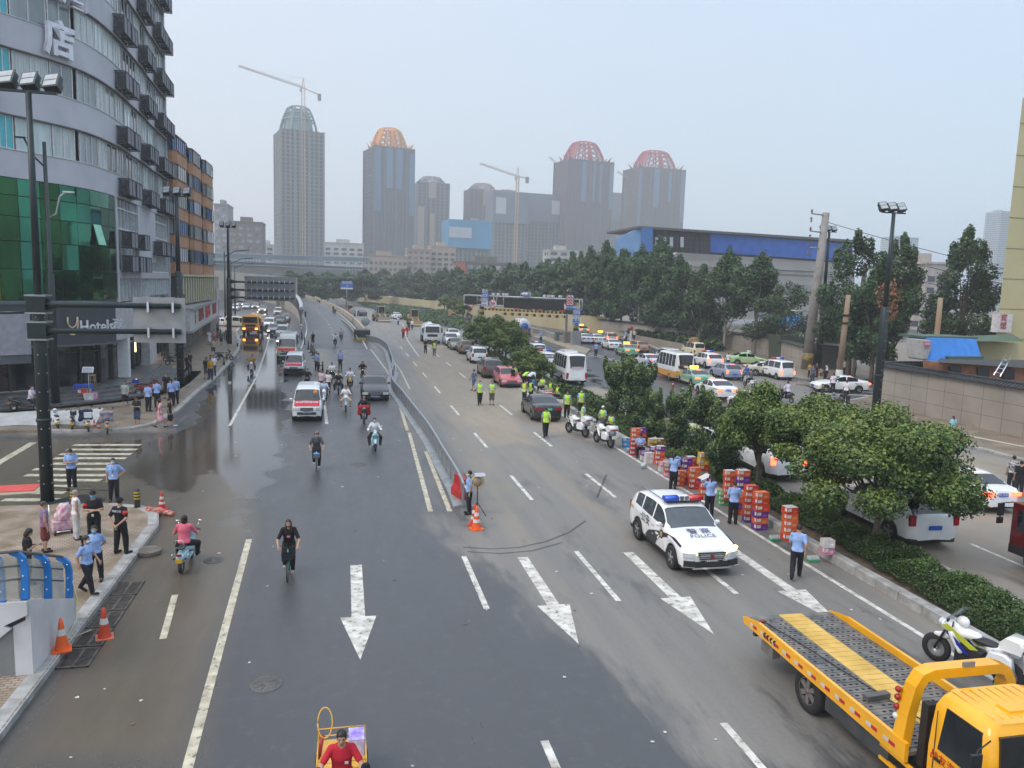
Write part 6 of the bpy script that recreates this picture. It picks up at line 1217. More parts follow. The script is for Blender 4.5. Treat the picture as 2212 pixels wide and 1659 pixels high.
b=MB();b.box(-.12,.12,10.98,11.02,2.46,2.55);b.build('name_tag',M('tag_grey',(.2,.2,.2),.5),tk)
CAB0=set(tk.children)
cz=[(.62,1.0),(.95,1.02),(1.35,1.03),(1.75,1.0),(2.15,.95),(2.32,.88),(2.38,.75)]
rows=[];YF,YR=8.35,10.55
for z,w in cz:
 yf=YF+max(0,z-1.3)*.28+(.10 if z>2.3 else 0);yr=YR-(.08 if z>2.3 else 0);c=.13;rows.append([(-w,yr-c,z),(-w,yf+c,z),(-w+c*.4,yf+c*.35,z),(-w+c,yf,z),(0,yf-.03,z),(w-c,yf,z),(w-c*.4,yf+c*.35,z),(w,yf+c,z),(w,yr-c,z),(w-c,yr,z),(-w+c,yr,z),(-w,yr-c,z)])
b=MB();b.grid([r[::-1]for r in rows],sm=True);b.poly(rows[-1][:-1]);cabm=b.build('cab',YEL,tk)
b=MB();zt=2.384
for k in range(9):b.tube([(-.7+k*.175,8.95,zt-.012),(-.7+k*.175,10.35,zt-.012)],.02,5)
b.prism([(-.28,9.15),(.28,9.15),(.30,9.55),(-.30,9.55)],2.37,2.42);b.build('roof_ribs',YEL,tk)
for s in(-1,1):
 b=MB();b.hexa([(s*1.00,8.62,1.40),(s*1.00,10.1,1.42),(s*1.035,10.1,1.42),(s*1.035,8.62,1.40),(s*.90,8.88,2.2),(s*.90,10.05,2.2),(s*.955,10.05,2.2),(s*.955,8.88,2.2)]);b.build('side_window',GLASS,tk)
 b=MB();b.box(s*1.028,s*1.036,8.5,8.52,.7,1.4);b.box(s*1.028,s*1.036,10.2,10.22,.7,2.1);b.box(s*1.03,s*1.06,9.95,10.15,1.2,1.25,0);b.build('door_seam',BLK,tk)
 b=MB();b.tube([(s*1.0,8.55,2.2),(s*1.35,8.35,2.15),(s*1.35,8.3,1.5),(s*1.05,8.4,1.35)],.018,6);b.cbox((s*1.36,8.36,1.9),(.10,.04,.18),0);b.cbox((s*1.36,8.36,1.58),(.09,.04,.09),0);b.build('mirror',BLK,tk)
 text('战友汽车服务',M('letter_red',(.5,.03,.02),.5),tk,(s*1.042,9.45,1.20),(R_(90),0,R_(90)*s),.23,.004,'door_lettering');text('24h救援',M('letter_red',(.5,.03,.02),.5),tk,(s*1.042,9.35,.95),(R_(90),0,R_(90)*s),.16,.004,'door_lettering')
b=MB();b.hexa([(-.86,8.30,1.38),(.86,8.30,1.38),(.86,8.36,1.36),(-.86,8.36,1.36),(-.80,8.55,2.22),(.80,8.55,2.22),(.80,8.62,2.22),(-.80,8.62,2.22)]);b.build('windscreen',GLASS,tk)
b=MB();b.box(-.5,.1,8.32,8.5,1.40,1.41);b.build('dash_paper',M('paper_white',(.7,.7,.72),.7),tk);b=MB();b.box(-.8,.8,10.55,10.9,.9,2.0);b.box(-1.0,-.85,10.6,10.85,.8,2.05);b.build('air_intake',BLK,tk)
for o in tk.children:
 if o not in CAB0:
  if o.name.startswith('door_lettering'):o.location.y=9.3+(o.location.y-8.35)*.636;o.scale=[v*.8 for v in o.scale]
  else:o.scale=(1,.636,.955);o.location.y=3.99
  #generic trucks
def tanker(pos,hd,label,colr,stripe,name='water_truck',scale=1,detail='tank'):
 p=pos if len(pos)==3 else G(*pos);o=empty(name,(p[0],p[1],0),-R_(hd),label,'truck');o.scale=(scale,)*3
 def cabf(b):
  rows=[]
  for z,w in((.55,1.2),(1.0,1.22),(1.9,1.22),(2.6,1.18),(2.85,1.12),(2.95,.9)):
   yf=4.2-max(0,z-1.6)*.12-(.15 if z>2.8 else 0);yr=2.35;rows.append([(-w,yr,z),(w,yr,z),(w,yf-.2,z),(w-.2,yf,z),(-w+.2,yf,z),(-w,yf-.2,z),(-w,yr,z)])
  b.grid(rows,sm=False);b.poly(rows[-1][:-1])
 part(('tk','cab'),'cab',cabf,colr,o);part(('tk','ws'),'windscreen',lambda b:b.hexa([(-1.05,4.2,1.75),(1.05,4.2,1.75),(1.05,4.05,1.75),(-1.05,4.05,1.75),(-1.0,4.12,2.65),(1.0,4.12,2.65),(1.0,3.95,2.65),(-1.0,3.95,2.65)]),GLASS,o)
 for s in(-1,1):part(('tk','sw',s),'side_window',lambda b,s=s:b.box(s*1.2,s*1.235,2.9,3.8,1.75,2.5),GLASS,o);part(('tk','mi',s),'mirror',lambda b,s=s:b.box(s*1.3,s*1.5,3.9,4.0,1.7,2.4),BLK,o);part(('tk','hl',s),'headlight',lambda b,s=s:b.cbox((s*.95,4.2,.85),(.18,.05,.1)),HEADL,o)
 part(('tk','gr'),'grille',lambda b:(b.box(-.75,.75,4.18,4.24,1.15,1.5),b.box(-.75,.75,4.18,4.24,.55,.7)),BLK,o);part('plate','number_plate',None,PLY,o,(0,4.26,.62))
 if detail=='tank':
  part(('tk','tank'),'tank',lambda b:b.lathe([(.001,-4.1),(.7,-4.08),(.98,-3.95),(.98,2.0),(.7,2.13),(.001,2.15)],(0,0,0),'Y',24),colr,o,(0,0,2.0)).scale=(1.2,1,.95)
  part(('tk','blue'),'lower_panel',lambda b:(b.box(-1.18,1.18,-4.0,2.1,1.1,1.5)),stripe,o);part(('tk','hat'),'hatch',lambda b:b.lathe([(.35,0),(.35,.15),(.001,.18)],(0,-1,2.9),'Z',12),colr,o)
  part(('tk','rear'),'rear_panel',lambda b:(b.lathe([(.001,0),(.7,0),(.7,.06)],(0,-4.2,1.75),'Y',20),),stripe,o);part(('tk','plt'),'rear_platform',lambda b:(b.box(-1.0,1.0,-4.6,-4.0,.6,.9),b.box(-.5,.5,-4.7,-4.4,.6,1.4)),M('rear_orange',(.25,.10,.03),.7,col2=(.1,.1,.1)),o)
 part(('tk','ch'),'chassis',lambda b:(b.box(-.5,.5,-4.0,4.0,.55,.9),b.box(-1.1,1.1,-3.9,-3.7,.55,.8)),BLK,o)
 for s in(-1,1):part(('tk','tl',s),'taillight',lambda b,s=s:b.cbox((s*.9,-4.15,.8),(.14,.04,.08)),TAILR,o)
 wheels(o,1.05,[3.0,-1.6,-2.8],.5,.3,6,MET);return o
def loader(pos,hd,label,colr):
 p=G(*pos);o=empty('wheel_loader',(p[0],p[1],0),-R_(hd),label,'loader')
 part('ld_b','body',lambda b:(b.box(-1.1,1.1,-3.4,-.6,.9,2.2),b.box(-1.0,1.0,-.6,1.6,.9,1.5),b.box(-.8,.8,-3.45,-3.38,1.1,2.0,1)),[colr,BLK],o)
 part('ld_c','cab',lambda b:(b.box(-.8,.8,-.9,.9,1.6,1.9),b.box(-.8,.8,-.9,.9,3.3,3.45),[b.box(x-.06,x+.06,y-.06,y+.06,1.9,3.3)for x in(-.74,.74)for y in(-.84,.84)]),colr,o);part('ld_g','cab_glass',lambda b:b.box(-.72,.72,-.82,.82,1.9,3.3),GLASS,o)
 part('ld_a','arm',lambda b:(b.tube([(-.6,1.2,1.6),(-.6,2.6,1.3),(-.6,3.6,.6)],.16,6),b.tube([(.6,1.2,1.6),(.6,2.6,1.3),(.6,3.6,.6)],.16,6)),colr,o);part('ld_k','bucket',lambda b:b.extr([(3.4,.1),(4.4,.1),(4.5,.3),(3.7,.5),(3.6,1.2),(3.35,1.1)],'X',-1.4,1.4),colr,o)
 wheels(o,1.15,[2.0,-2.0],.78,.55,6,colr);return o
WT=paint('#dfe3e6');tanker((935,744),181,'white water tank truck facing us at the head of the left parked row',WT,M('pale_blue_panel',(.20,.38,.60),.4)).location.y+=4.2
o=tanker((1120,708),8,'white and blue water tank truck seen from behind near the gantry',WT,M('strong_blue',(.03,.12,.45),.4),scale=1.0);p=G(1140,727);o.location=(p[0],p[1]+4.4,0)
YLD=M('loader_yellow',(.38,.24,.07),.6,col2=(.30,.25,.18));LDB=M('loader_dusty',(.27,.23,.17),.7,col2=(.36,.31,.24));loader((822,694),170,'dusty beige wheel loader, left one of the two big loaders',LDB);loader((895,703),178,'yellow wheel loader with lit cab lamp, right one of the two big loaders',YLD);o=loader((727+88,690),185,'small orange loader half hidden behind the ramp parapet',M('loader_orange',(.42,.18,.04),.6));q=G(757,682);o.location=(q[0],q[1],0);o.scale=(.8,)*3
o=loader((1185-20,690),100,'rusty yellow roller beside the island trees left of the gantry',YLD);q=G(1000+5,690);o.location=(q[0]-1,q[1],0)
ot=tanker((541,714),180,'yellow-orange heavy truck with glowing headlights on the wet left road',paint('#e9a12e'),M('truck_red',(.30,.03,.02),.5));p=G(541,722);ot.location=(p[0],p[1]+4.3,0);ot.scale=(1.05,)*3
b=MB();b.cbox((0,4.25,.75),(1.2,.06,.28));b.build('red_bumper',M('truck_red',(.30,.03,.02),.5),ot)
for s in(-1,1):b=MB();b.cbox((s*.9,4.34,.85),(.2,.04,.13));b.build('headlight',AMBER,ot)
B='brake'
car('sedan','#23252b',(1183,912),2,'dark grey sedan with green plate, parked beside the supply table',plate=PLG,near='tail')
car('hatch','#c4555e',(1105,838),180,'dusty red hatchback with its bonnet towards us, behind the people in vests',near='nose')
car('mpv','#5a504c',(1065,818),2,'brown-grey people carrier parked behind the red hatchback',near='tail',rails=True)
car('mpv','#e6e9ec',(1036,786),2,'white people carrier with dark rear window in the left parked row',near='tail')
car('suv','#8b7a63',(1006+4,766),2,'mud-coated brown estate with roof rails in the left parked row',near='tail',rails=True)
car('sedan','#7d7464',(990,757),180,'mud-coated grey sedan between the two muddy and white cars',near='nose')
car('suv','#dcdfe2',(978,748),180,'white SUV parked right after the tank truck',near='nose');car('sedan','#e8eaec',(982,733),180,'white sedan mostly hidden behind the white SUV',near='nose')
car('sedan','#070809',(811,866),180,'glossy black sedan driving towards us between the scooters',near='nose',ptext='豫A·C8U5G',scale=1.04)
v1=car('van','#d3d7da',(663,911),180,'silver minivan with red Chinese banner on its bonnet, nearest van',near='nose',name='van',cat='van',ptext='皖FK9056',scale=1.03);v2=car('van','#cfd3d6',(634,813),180,'second silver minivan with black bumper and red banner',near='nose',name='van',cat='van')
BRD=M('banner_red',(.55,.02,.03),.6)
for v in(v1,v2):
 b=MB();Lv=STY['van']['L'];pts=[]
 rows=[[(x,Lv/2-t*Lv+.012,interp(STY['van']['top'],t)+.03)for x in np.linspace(-.70,.70,7)]for t in(.02,.04,.07,.10,.128)];b.grid(rows);s=b.build('banner',BRD,v);yc=Lv/2-.075*Lv;sl_=math.atan2(interp(STY['van']['top'],.12)-interp(STY['van']['top'],.04),.08*Lv)
 text('淮北移动支援河南',LETW,s,(0,yc+.02,interp(STY['van']['top'],.075)+.055),(R_(28),0,math.pi),.185,.004,'banner_lettering',squash=.86,bold=.01)
b=MB();b.cbox((0,2.1,.52),(.82,.10,.17));b.build('black_bumper',BLK,v2);b=MB();b.T=Matrix.Translation((-.45,1.33,1.62));b.lathe([(.001,.03),(.10,.03),(.11,.0)],(0,0,0),'Y',16);b.build('window_sticker',M('sticker_orange',(.8,.3,.05),.5),v1)
bu=car('minibus','#c9cbc6',(619,778),180,'white and brown coach with orange-lettered red banner, behind the second minivan',near='nose',name='minibus',cat='bus',glass=M('bus_glass',(.03,.04,.05),.05,spec=.9),scale=.98)
Lv=STY['minibus']['L'];b=MB();b.grid([[(x,Lv/2-t*Lv+.012,interp(STY['minibus']['top'],t)+.03)for x in np.linspace(-.88,.88,7)]for t in(.006,.015,.03,.06,.10)]);s=b.build('banner',BRD,bu);text('抗洪抢险救援',M('letter_orange',(.75,.28,.03),.5),s,(0,Lv/2-.045*Lv+.05,1.24),(R_(28),0,math.pi),.27,.004,'banner_lettering')
for(st,c,px,py,li,lab)in(('mpv','#8e959b',613,748,'head','grey car with lit headlights directly behind the coach'),('van','#b9bdc1',608,732,'off','pale grey van two places behind the coach'),('sedan','#70777c',590,722,'head','dark grey car with one bright headlight beside a motorcycle'),('suv','#3a4044',602,703,'off','dark grey SUV in the left queue'),('mpv','#d8dbdd',579,710,'off','white people carrier with red bumper strip in the left queue'),('sedan','#83888c',613,695,'off','grey sedan by the concrete wall in the left queue'),('van','#c4c6c4',599,682,'off','off-white van under the elevated road'),('sedan','#9aa3a8',566,674,'head','pale blue-grey car with bright headlights behind the orange truck'),('suv','#89939a',551,668,'head','grey car with headlights left of centre under the elevated road'),('sedan','#c0c4c7',530,668,'off','silver sedan behind the orange truck, left side'),('suv','#9aa0a4',518,662,'head','far car with headlights next to the third lamp post'),('suv','#cfd2d4',506,672,'off','white SUV partly hidden by the third lamp post')):
 car(st,c,(px,py),182,lab,lights=li,near='nose',detail=False)
car('sedan','#e2e4e6',(482,706),95,'white sedan parked sideways on the left forecourt',detail=False);car('sedan','#dfe1e3',(474,697),95,'white taxi with yellow roof parked behind the sideways sedan',detail=False);car('van','#b9b7aa',(514,708),100,'cream van parked sideways by the railing',detail=False,name='van',cat='van')
o=car('minibus','#e4e6e8',(1244,832),2,'white police minibus with banner in the rear window, beside the median',near='tail',name='minibus',cat='bus',plate=PLW,scale=1.0)
b=MB();b.box(-.5,.5,-3.24,-3.22,1.42,1.62);s=b.build('banner',M('banner_white',(.7,.68,.70),.6),o);text('平顶山公安',M('letter_crimson',(.5,.02,.08),.5),s,(0,-3.245,1.52),(R_(90),0,0),.17,.003);decal(o,[(1.2,.5),(1.9,.5),(1.3,1.0),(.6,1.25),(1.0,.9)],SW,'livery_stripe',W=1.02);decal(o,[(-3.0,1.0),(-3.0,.94),(.4,.9),(.4,.96)],SW,'livery_line',W=1.02)
b=MB();b.box(-.6,.6,-.9,.9,2.68,2.78);b.build('roof_unit',WT,o)
def police(st,pos,lab,txt='平顶山',lights='off',near='tail',hd=2):
 o=car(st,'#e6e8ea',pos,hd,lab,lights=lights,near=near,name='police_car',cat='police car',plate=PLW,rails=False);S=STY[st];lightbar(o,interp(S['top'],.5)+.08,S['L']*.02);W=S['W']/2
 decal(o,[(S['L']*.30,.85),(S['L']*.12,.9),(-S['L']*.02,.7),(-S['L']*.10,.34),(.05,.34),(.25,.6),(S['L']*.3,.78)],SW,'livery_stripe',W=W-.015)
 b=MB();zc=interp(S['top'],S['rg'][0])*.5+interp(S['top'],S['rg'][1])*.5;b.box(-.4,.4,-S['L']/2-.03,-S['L']/2-.01,zc-.06,zc+.12)
 if txt:s=b.build('banner',M('banner_white',(.7,.68,.70),.6),o);text(txt,M('letter_crimson',(.5,.02,.08),.5),s,(0,-S['L']/2-.035,zc+.03),(R_(90),0,0),.15,.003)
 return o
police('van',(1165,779),'white police van with light bar and rear banner ahead of the minibus','平顶山公安');police('suv',(1185,799),'white police estate with light bar squeezed between van and minibus','平顶山');car('sedan','#2f7fc0',(1140,768),2,'bright blue car parked at the median ahead of the police van',near='tail')
def taxi(pos,lab,hd=3,lit=True,near='tail',st='sedan',lights='brake',c='#7fae94',lo='#c9c19a'):
 o=car(st,c,pos,hd,lab,lights=lights,near=near,name='taxi',cat='taxi',plate=PLG);S=STY[st];part('txs','roof_sign',lambda b:(b.box(-.38,.38,-.10,.10,.02,.20),b.box(-.3,.3,-.08,.08,-.03,.02)),AMBER if lit else WHT,o,(0,.2,interp(S['top'],.5)+.02));decal(o,[(S['L']*.20,.34),(S['L']*.20,.60),(-S['L']*.2,.62),(-S['L']*.2,.34)],paint('#'+lo.strip('#')),'lower_band',W=S['W']/2-.012);return o
taxi((1365,771),'green taxi with lit roof sign beside the row of cones, upper one');taxi((1520,838),'green taxi with lit roof sign and glowing brake lights behind the yellow minibus');taxi((1310-64,715),'far green taxi with lit roof sign behind the tunnel wall');taxi((1262,722),'second far green taxi with lit roof sign near the wall');taxi((1305,740),'green taxi with lit roof sign right of the gantry column',c='#3f8a3f')
o=taxi((1612,788),'pale green taxi turned sideways with unlit white roof sign',hd=100,lit=False,near=None,lights='off',c='#a9d19a')
car('sedan','#d9dce0',(1415,797),3,'silver-white saloon with glowing tail lights left of the yellow minibus',lights=B,near='tail');car('sedan','#e4e7ea',(1330,757),3,'white sedan behind the row of cones, far one',near='tail');car('sedan','#e2e5e8',(1270,743),3,'white sedan right next to the gantry column',near='tail');car('mpv','#b0a08c',(1322,743),3,'beige people carrier with lit tail lights further up the road',lights=B,near='tail');car('sedan','#e2e5e8',(1296,744),3,'white sedan beyond the beige people carrier',near='tail')
car('hatch','#b08968',(1390,762),3,'copper coloured hatchback by the pavement',near='tail');car('sedan','#e6e8eb',(1570,866),3,'white sedan with red lights in the queue above the shrubs',lights=B,near='tail',ptext='豫A·1D88');car('suv','#eceef0',(1655,905),4,'white SUV with bright tail lights above the median trees',lights=B,near='tail');car('hatch','#8f9bb5',(1585,822),3,'blue-grey hatchback with glowing brake lights',lights=B,near='tail');car('van','#ccd0cf',(1455,790),3,'pale green microvan partly hidden by the yellow minibus',near='tail',name='van',cat='van')
police('suv',(1545,798),'white police SUV with light bar beside the yellow minibus',None,B);o=car('van','#d9d2b4',(1510,772),3,'cream van with cardboard boxes stacked on its roof',near='tail',name='van',cat='van')
for i in range(3):p_=o.matrix_basis.translation;b=MB();b.box(-.42,.42,-.35,.35,0,.62);b.box(-.05,.05,-.352,.352,0,.625,1);b.build('carton',[M('cardboard',(.30,.19,.10),.8),M('tape_brown',(.36,.26,.15),.5)],loc=(p_.x-.55+.55*i+(.1 if i==2 else 0),p_.y-.7+i*.9,1.91),label=('left','middle','right')[i]+' brown cardboard box on the roof of the cream van',cat='carton')
o=car('minibus','#e0e2e2',(1478,826),3,'yellow and white minibus with two black bags at its rear window',lights='off',near='tail',name='minibus',cat='bus',plate=PLY);b=MB();b.box(-1.0,1.0,-3.235,-3.18,.62,1.05);b.build('lower_panel',paint('#dd9a1c'),o);decal(o,[(-3.0,.4),(-3.0,1.0),(2.2,.9),(2.2,.4)],paint('#dd9a1c'),'lower_band',W=1.02);b=MB();b.ell((-.5,-3.25,1.45),(.28,.14,.18),10,6);b.ell((-.2,-3.3,1.32),(.3,.1,.1),8,6);b.ell((.4,-3.25,1.5),(.18,.12,.22),10,6);b.ell((.6,-3.28,1.32),(.3,.1,.1),8,6);b.build('black_bag',BLK,o)
o=car('sedan','#c9c4b5',(1655,811),104,'beige sedan with open sunroof turned across the side road',lights='off');car('sedan','#e6e9ec',(1812,846),283,'white fastback car half on the pavement behind the leaning pole',lights=B,plate=PLB)
o=police('van',(1700,822),'dark open-sided patrol cart with round lights behind the trees',None,B);o['category']='cart'
car('suv','#e9ebed',(1700,1042),4,'white SUV with green plate and red lights seen under the third median tree',lights=B,near='tail',plate=PLG,scale=1.03);car('suv','#dfe2e4',(20.85,25.4,0),3,'large dusty white off-roader beside the median under the largest tree',lights='off',plate=PLB,scale=1.14,rails=True);car('sedan','#e6e9ec',(27.5,28.9,0),4,'white sedan with lit tail lights at the right edge',lights=B,plate=PLB,ptext='豫A·8D8F1');car('suv','#d5d9d9',(1585,1010),4,'pale SUV with alloy wheels glimpsed through the dark shrubs',near='tail');car('hatch','#c9cf9c',(1500,955),4,'lime-white hatchback glimpsed behind the green tipped shrubs',near='tail');car('sedan','#dfe2e5',(24.6,36.5,0),4,'white sedan hidden behind the second median tree',lights=B)
rt=empty('red_truck',(23.3,20.3,0),0,'dark red truck cab with black mirrors cut off by the right edge','truck');RTP=paint('#5c1216')
b=MB();b.box(-.9,1.3,-1.0,1.0,.75,2.2);b.build('cab',RTP,rt);b=MB();b.box(-.92,-.89,-.75,.75,1.3,2.0);b.build('side_window',GLASS,rt);b=MB();b.tube([(-.9,1.0,2.2),(-1.3,1.1,2.15),(-1.3,1.1,1.6)],.02,6);b.box(-1.42,-1.2,1.05,1.12,1.72,2.15);b.box(-1.42,-1.2,1.05,1.12,1.45,1.66);b.build('mirror',BLK,rt);wheels(rt,.85,[-.1],.45,.25,6);b=MB();b.box(-.9,1.3,-1.02,1.02,.45,.75);b.build('bumper',BLK,rt)
far=((1110,688,'van','#dfe2e5','white van beyond the gantry, head of the far queue','off'),(1072,680,'sedan','#d7dade','far white sedan with red lights left of the dark display board',B),(1050,674,'sedan','#9aa0a6','far grey sedan in the queue above the island hedge',B),(1000,668,'hatch','#b9bdc2','far silver hatchback with red lights near the yellow wall',B),(980,664,'sedan','#dcdfe2','far white sedan with red lights near the yellow wall',B),(1030,676,'suv','#2f343a','far dark SUV near the yellow wall',B),(1015,668,'sedan','#39414c','far dark blue sedan near the yellow wall',B),(890,662,'minibus','#dfe1e3','far white minibus with red light, left of the blue sign',B),(843,655,'minibus','#dfe1e3','far white minibus before the yellow wall, middle one',B),(815,650,'minibus','#dfe1e3','far white minibus before the yellow wall, left one',B),(868,657,'sedan','#cfd2d6','far silver car with roof light near the yellow wall',B),(850+60,666,'sedan','#a8adb3','far grey car with red lights beneath the blue sign',B),(762,646,'van','#d9dcdf','far white van just above the ramp parapet','off'),(940,672,'suv','#e1e3e6','far white SUV above the right wheel loader',B),(860,690,'sedan','#e3e5e8','white sedan driving away between the two wheel loaders','off'),(785,683,'sedan','#2d3f3f','dark green car behind the ramp parapet near the loaders','off'))
for(px,py,st,c,lab,li)in far:car(st,c,(px,py),-8 if px<1000 else 0,lab,lights=li,near='tail',detail=False)
#PEOPLE (front = +Y, feet at z = 0) AND TWO-WHEELERS
def V3(*a):return np.array(a,float)
def base_pose():
 return dict(pel=V3(0,0,.95),wst=V3(0,.01,1.10),che=V3(0,.01,1.29),nek=V3(0,.0,1.47),hed=V3(0,.025,1.61),fwd=V3(0,1,0),shR=V3(.172,-.005,1.405),shL=V3(-.172,-.005,1.405),elR=V3(.225,-.02,1.12),elL=V3(-.225,-.02,1.12),wrR=V3(.235,.04,.88),wrL=V3(-.235,.04,.88),hiR=V3(.09,0,.91),hiL=V3(-.09,0,.91),knR=V3(.10,.02,.49),knL=V3(-.10,.02,.49),anR=V3(.11,-.02,.08),anL=V3(-.11,-.02,.08),tR=V3(.135,.17,.035),tL=V3(-.135,.17,.035))
def mk_pose(n):
 J=base_pose()
 if n=='walk':J.update(knR=V3(.10,.14,.51),anR=V3(.10,.22,.10),tR=V3(.11,.41,.08),knL=V3(-.10,-.04,.50),anL=V3(-.10,-.30,.16),tL=V3(-.11,-.13,.03),elR=V3(.23,-.12,1.14),wrR=V3(.22,-.08,.91),elL=V3(-.23,.06,1.14),wrL=V3(-.20,.22,.96))
 elif n=='phone':J.update(elR=V3(.23,.05,1.14),wrR=V3(.07,.26,1.20),elL=V3(-.23,.05,1.14),wrL=V3(-.06,.26,1.18),hed=V3(0,.07,1.59),fwd=V3(0,.85,-.5))
 elif n=='hands_front':J.update(elR=V3(.24,.02,1.14),wrR=V3(.06,.21,1.05),elL=V3(-.24,.02,1.14),wrL=V3(-.06,.21,1.03))
 elif n=='behind':J.update(elR=V3(.27,-.12,1.15),wrR=V3(.06,-.20,.96),elL=V3(-.27,-.12,1.15),wrL=V3(-.06,-.20,.94),anR=V3(.17,0,.08),tR=V3(.22,.18,.035),anL=V3(-.15,-.03,.08),knR=V3(.14,.03,.5),knL=V3(-.13,.02,.5))
 elif n=='akimbo':J.update(elL=V3(-.38,-.08,1.16),wrL=V3(-.19,.02,1.02),anR=V3(.13,0,.08))
 elif n=='cross':J.update(elR=V3(.25,.07,1.17),wrR=V3(-.08,.22,1.18),elL=V3(-.25,.07,1.17),wrL=V3(.08,.25,1.14))
 elif n=='carry':J.update(elR=V3(.24,.08,1.16),wrR=V3(.17,.34,1.10),elL=V3(-.24,.08,1.16),wrL=V3(-.17,.34,1.10))
 elif n=='lift':J.update(elR=V3(.24,.16,1.22),wrR=V3(.19,.42,1.25),elL=V3(-.24,.16,1.22),wrL=V3(-.19,.42,1.25),nek=V3(0,.03,1.46),hed=V3(0,.07,1.60))
 elif n=='wave':J.update(elR=V3(.28,.06,1.30),wrR=V3(.17,.18,1.52))
 elif n=='bend':J.update(pel=V3(0,-.12,.93),wst=V3(0,.05,1.04),che=V3(0,.22,1.12),nek=V3(0,.39,1.19),hed=V3(0,.50,1.24),fwd=V3(0,.6,-.8),shR=V3(.18,.33,1.15),shL=V3(-.18,.33,1.15),elR=V3(.20,.38,.88),elL=V3(-.20,.38,.88),wrR=V3(.12,.52,.70),wrL=V3(-.12,.52,.70),hiR=V3(.09,-.12,.89),hiL=V3(-.09,-.12,.89),knR=V3(.11,-.02,.48),knL=V3(-.11,-.02,.48))
 elif n in('sit','sit_read','crouch','scoot','scoot_wide','scoot_cape','cycle','pillion','trike'):
  sz={'sit':.46,'sit_read':.40,'crouch':.22,'scoot':.80,'scoot_wide':.78,'scoot_cape':.80,'cycle':.93,'pillion':.84,'trike':.72}[n];d=sz-.95+.07;ln={'sit':.03,'sit_read':.10,'crouch':.16,'scoot':.06,'scoot_wide':.06,'scoot_cape':.06,'cycle':.14,'pillion':.05,'trike':.07}[n]
  for k in('pel','wst','che','nek','hed','shR','shL','hiR','hiL'):J[k]=J[k]+V3(0,0,d)
  for k,f in(('wst',.3),('che',.7),('nek',1.1),('hed',1.3),('shR',1),('shL',1)):J[k]=J[k]+V3(0,ln*f,-ln*.1*f)
  if n in('sit','sit_read'):
   for s,q in((1,'R'),(-1,'L')):J.update({'kn'+q:V3(s*.15,.42,.50),'an'+q:V3(s*.15,.40,.08),'t'+q:V3(s*.17,.58,.035),'el'+q:V3(s*.25,.08,.74),'wr'+q:V3(s*.10,.32,.66)})
   if n=='sit_read':J['fwd']=V3(0,.8,-.6)
  elif n=='crouch':
   for s,q in((1,'R'),(-1,'L')):J.update({'kn'+q:V3(s*.20,.34,.52),'an'+q:V3(s*.15,.08,.08),'t'+q:V3(s*.17,.27,.035),'el'+q:V3(s*.26,.22,.52),'wr'+q:V3(s*.08,.46,.44)})
   J['fwd']=V3(0,.8,-.6)
  elif n=='cycle':
   for s,q,kz in((1,'R',.72),(-1,'L',.60)):J.update({'kn'+q:V3(s*.12,.36 if s>0 else.26,kz),'an'+q:V3(s*.11,.16 if s>0 else.10,.34 if s>0 else.14),'t'+q:V3(s*.12,.33 if s>0 else.27,.31 if s>0 else.12),'el'+q:V3(s*.32,.26,1.12),'wr'+q:V3(s*.28,.50,1.03)})
  elif n=='pillion':
   for s,q in((1,'R'),(-1,'L')):J.update({'kn'+q:V3(s*.26,.30,.66),'an'+q:V3(s*.26,.18,.28),'t'+q:V3(s*.28,.36,.26),'el'+q:V3(s*.26,.16,1.08),'wr'+q:V3(s*.16,.36,1.02)})
  else:
   kw=.30 if n=='scoot_wide' else.17
   for s,q in((1,'R'),(-1,'L')):J.update({'kn'+q:V3(s*kw,.40,.66),'an'+q:V3(s*(kw-.03),.42,.32),'t'+q:V3(s*(kw+.0),.60,.30),'el'+q:V3(s*.33,.20,1.02),'wr'+q:V3(s*.31,.46,.99)})
 for k in('tR','tL'):pass
 return J
def P_dist(P,a,b,r1,r2=None,k=(1,1,1)):return rc(P,a,b,r1,r2,k)
def torso(P,J,g,fem=0):
 ks=(1,.72,1)if abs(J['nek'][1]-J['pel'][1])<.3 else(1,1,.75)
 return smin([rc(P,J['hiR']*[.75,1,1],J['hiL']*[.75,1,1],.112+g,None,(1,.95,1)),rc(P,J['pel'],J['wst'],.142+g,.135-.01*fem+g,ks),rc(P,J['wst'],J['che'],.135-.01*fem+g,.158-.01*fem+g,ks),rc(P,J['che'],J['nek']-(J['nek']-J['che'])*.35,.158-.01*fem+g,.10+g,ks),rc(P,J['shR']*[.93,1,1],J['shL']*[.93,1,1],.052+g*.6)],.045)
def limb(P,J,s,g,part,frac=1.0):
 if part=='arm':
  a,b,c=J['sh'+s],J['el'+s],J['wr'+s]
  ds=[rc(P,a,a+(b-a)*min(1,frac*2),.052+g,.043+g*1.2)]
  if frac>.5:ds.append(rc(P,b,b+(c-b)*(frac*2-1),.041+g,.028+g))
 else:
  a,b,c=J['hi'+s],J['kn'+s],J['an'+s];f1=min(1,frac*2);ds=[rc(P,a,a+(b-a)*f1,.088+g,.088-.03*f1+g*1.15)]
  if frac>.5:f2=frac*2-1;ds.append(rc(P,b,b+(c-b)*f2,.057+g,.057-.02*f2+g*1.2));ds.append(rc(P,b+(c-b)*.12-J['fwd']*[0,.01,0],b+(c-b)*min(f2,.5),.052+g,.046+g))
 return smin(ds,.03)if len(ds)>1 else ds[0]
def head_frame(J):
 f=J['fwd']/np.linalg.norm(J['fwd']);r=np.cross(f,[0,0,1]);r/=np.linalg.norm(r);u=np.cross(r,f);return r,f,u
def to_head(P,J):r,f,u=head_frame(J);q=P-J['hed'];return np.stack([q@r,q@f,q@u],-1)
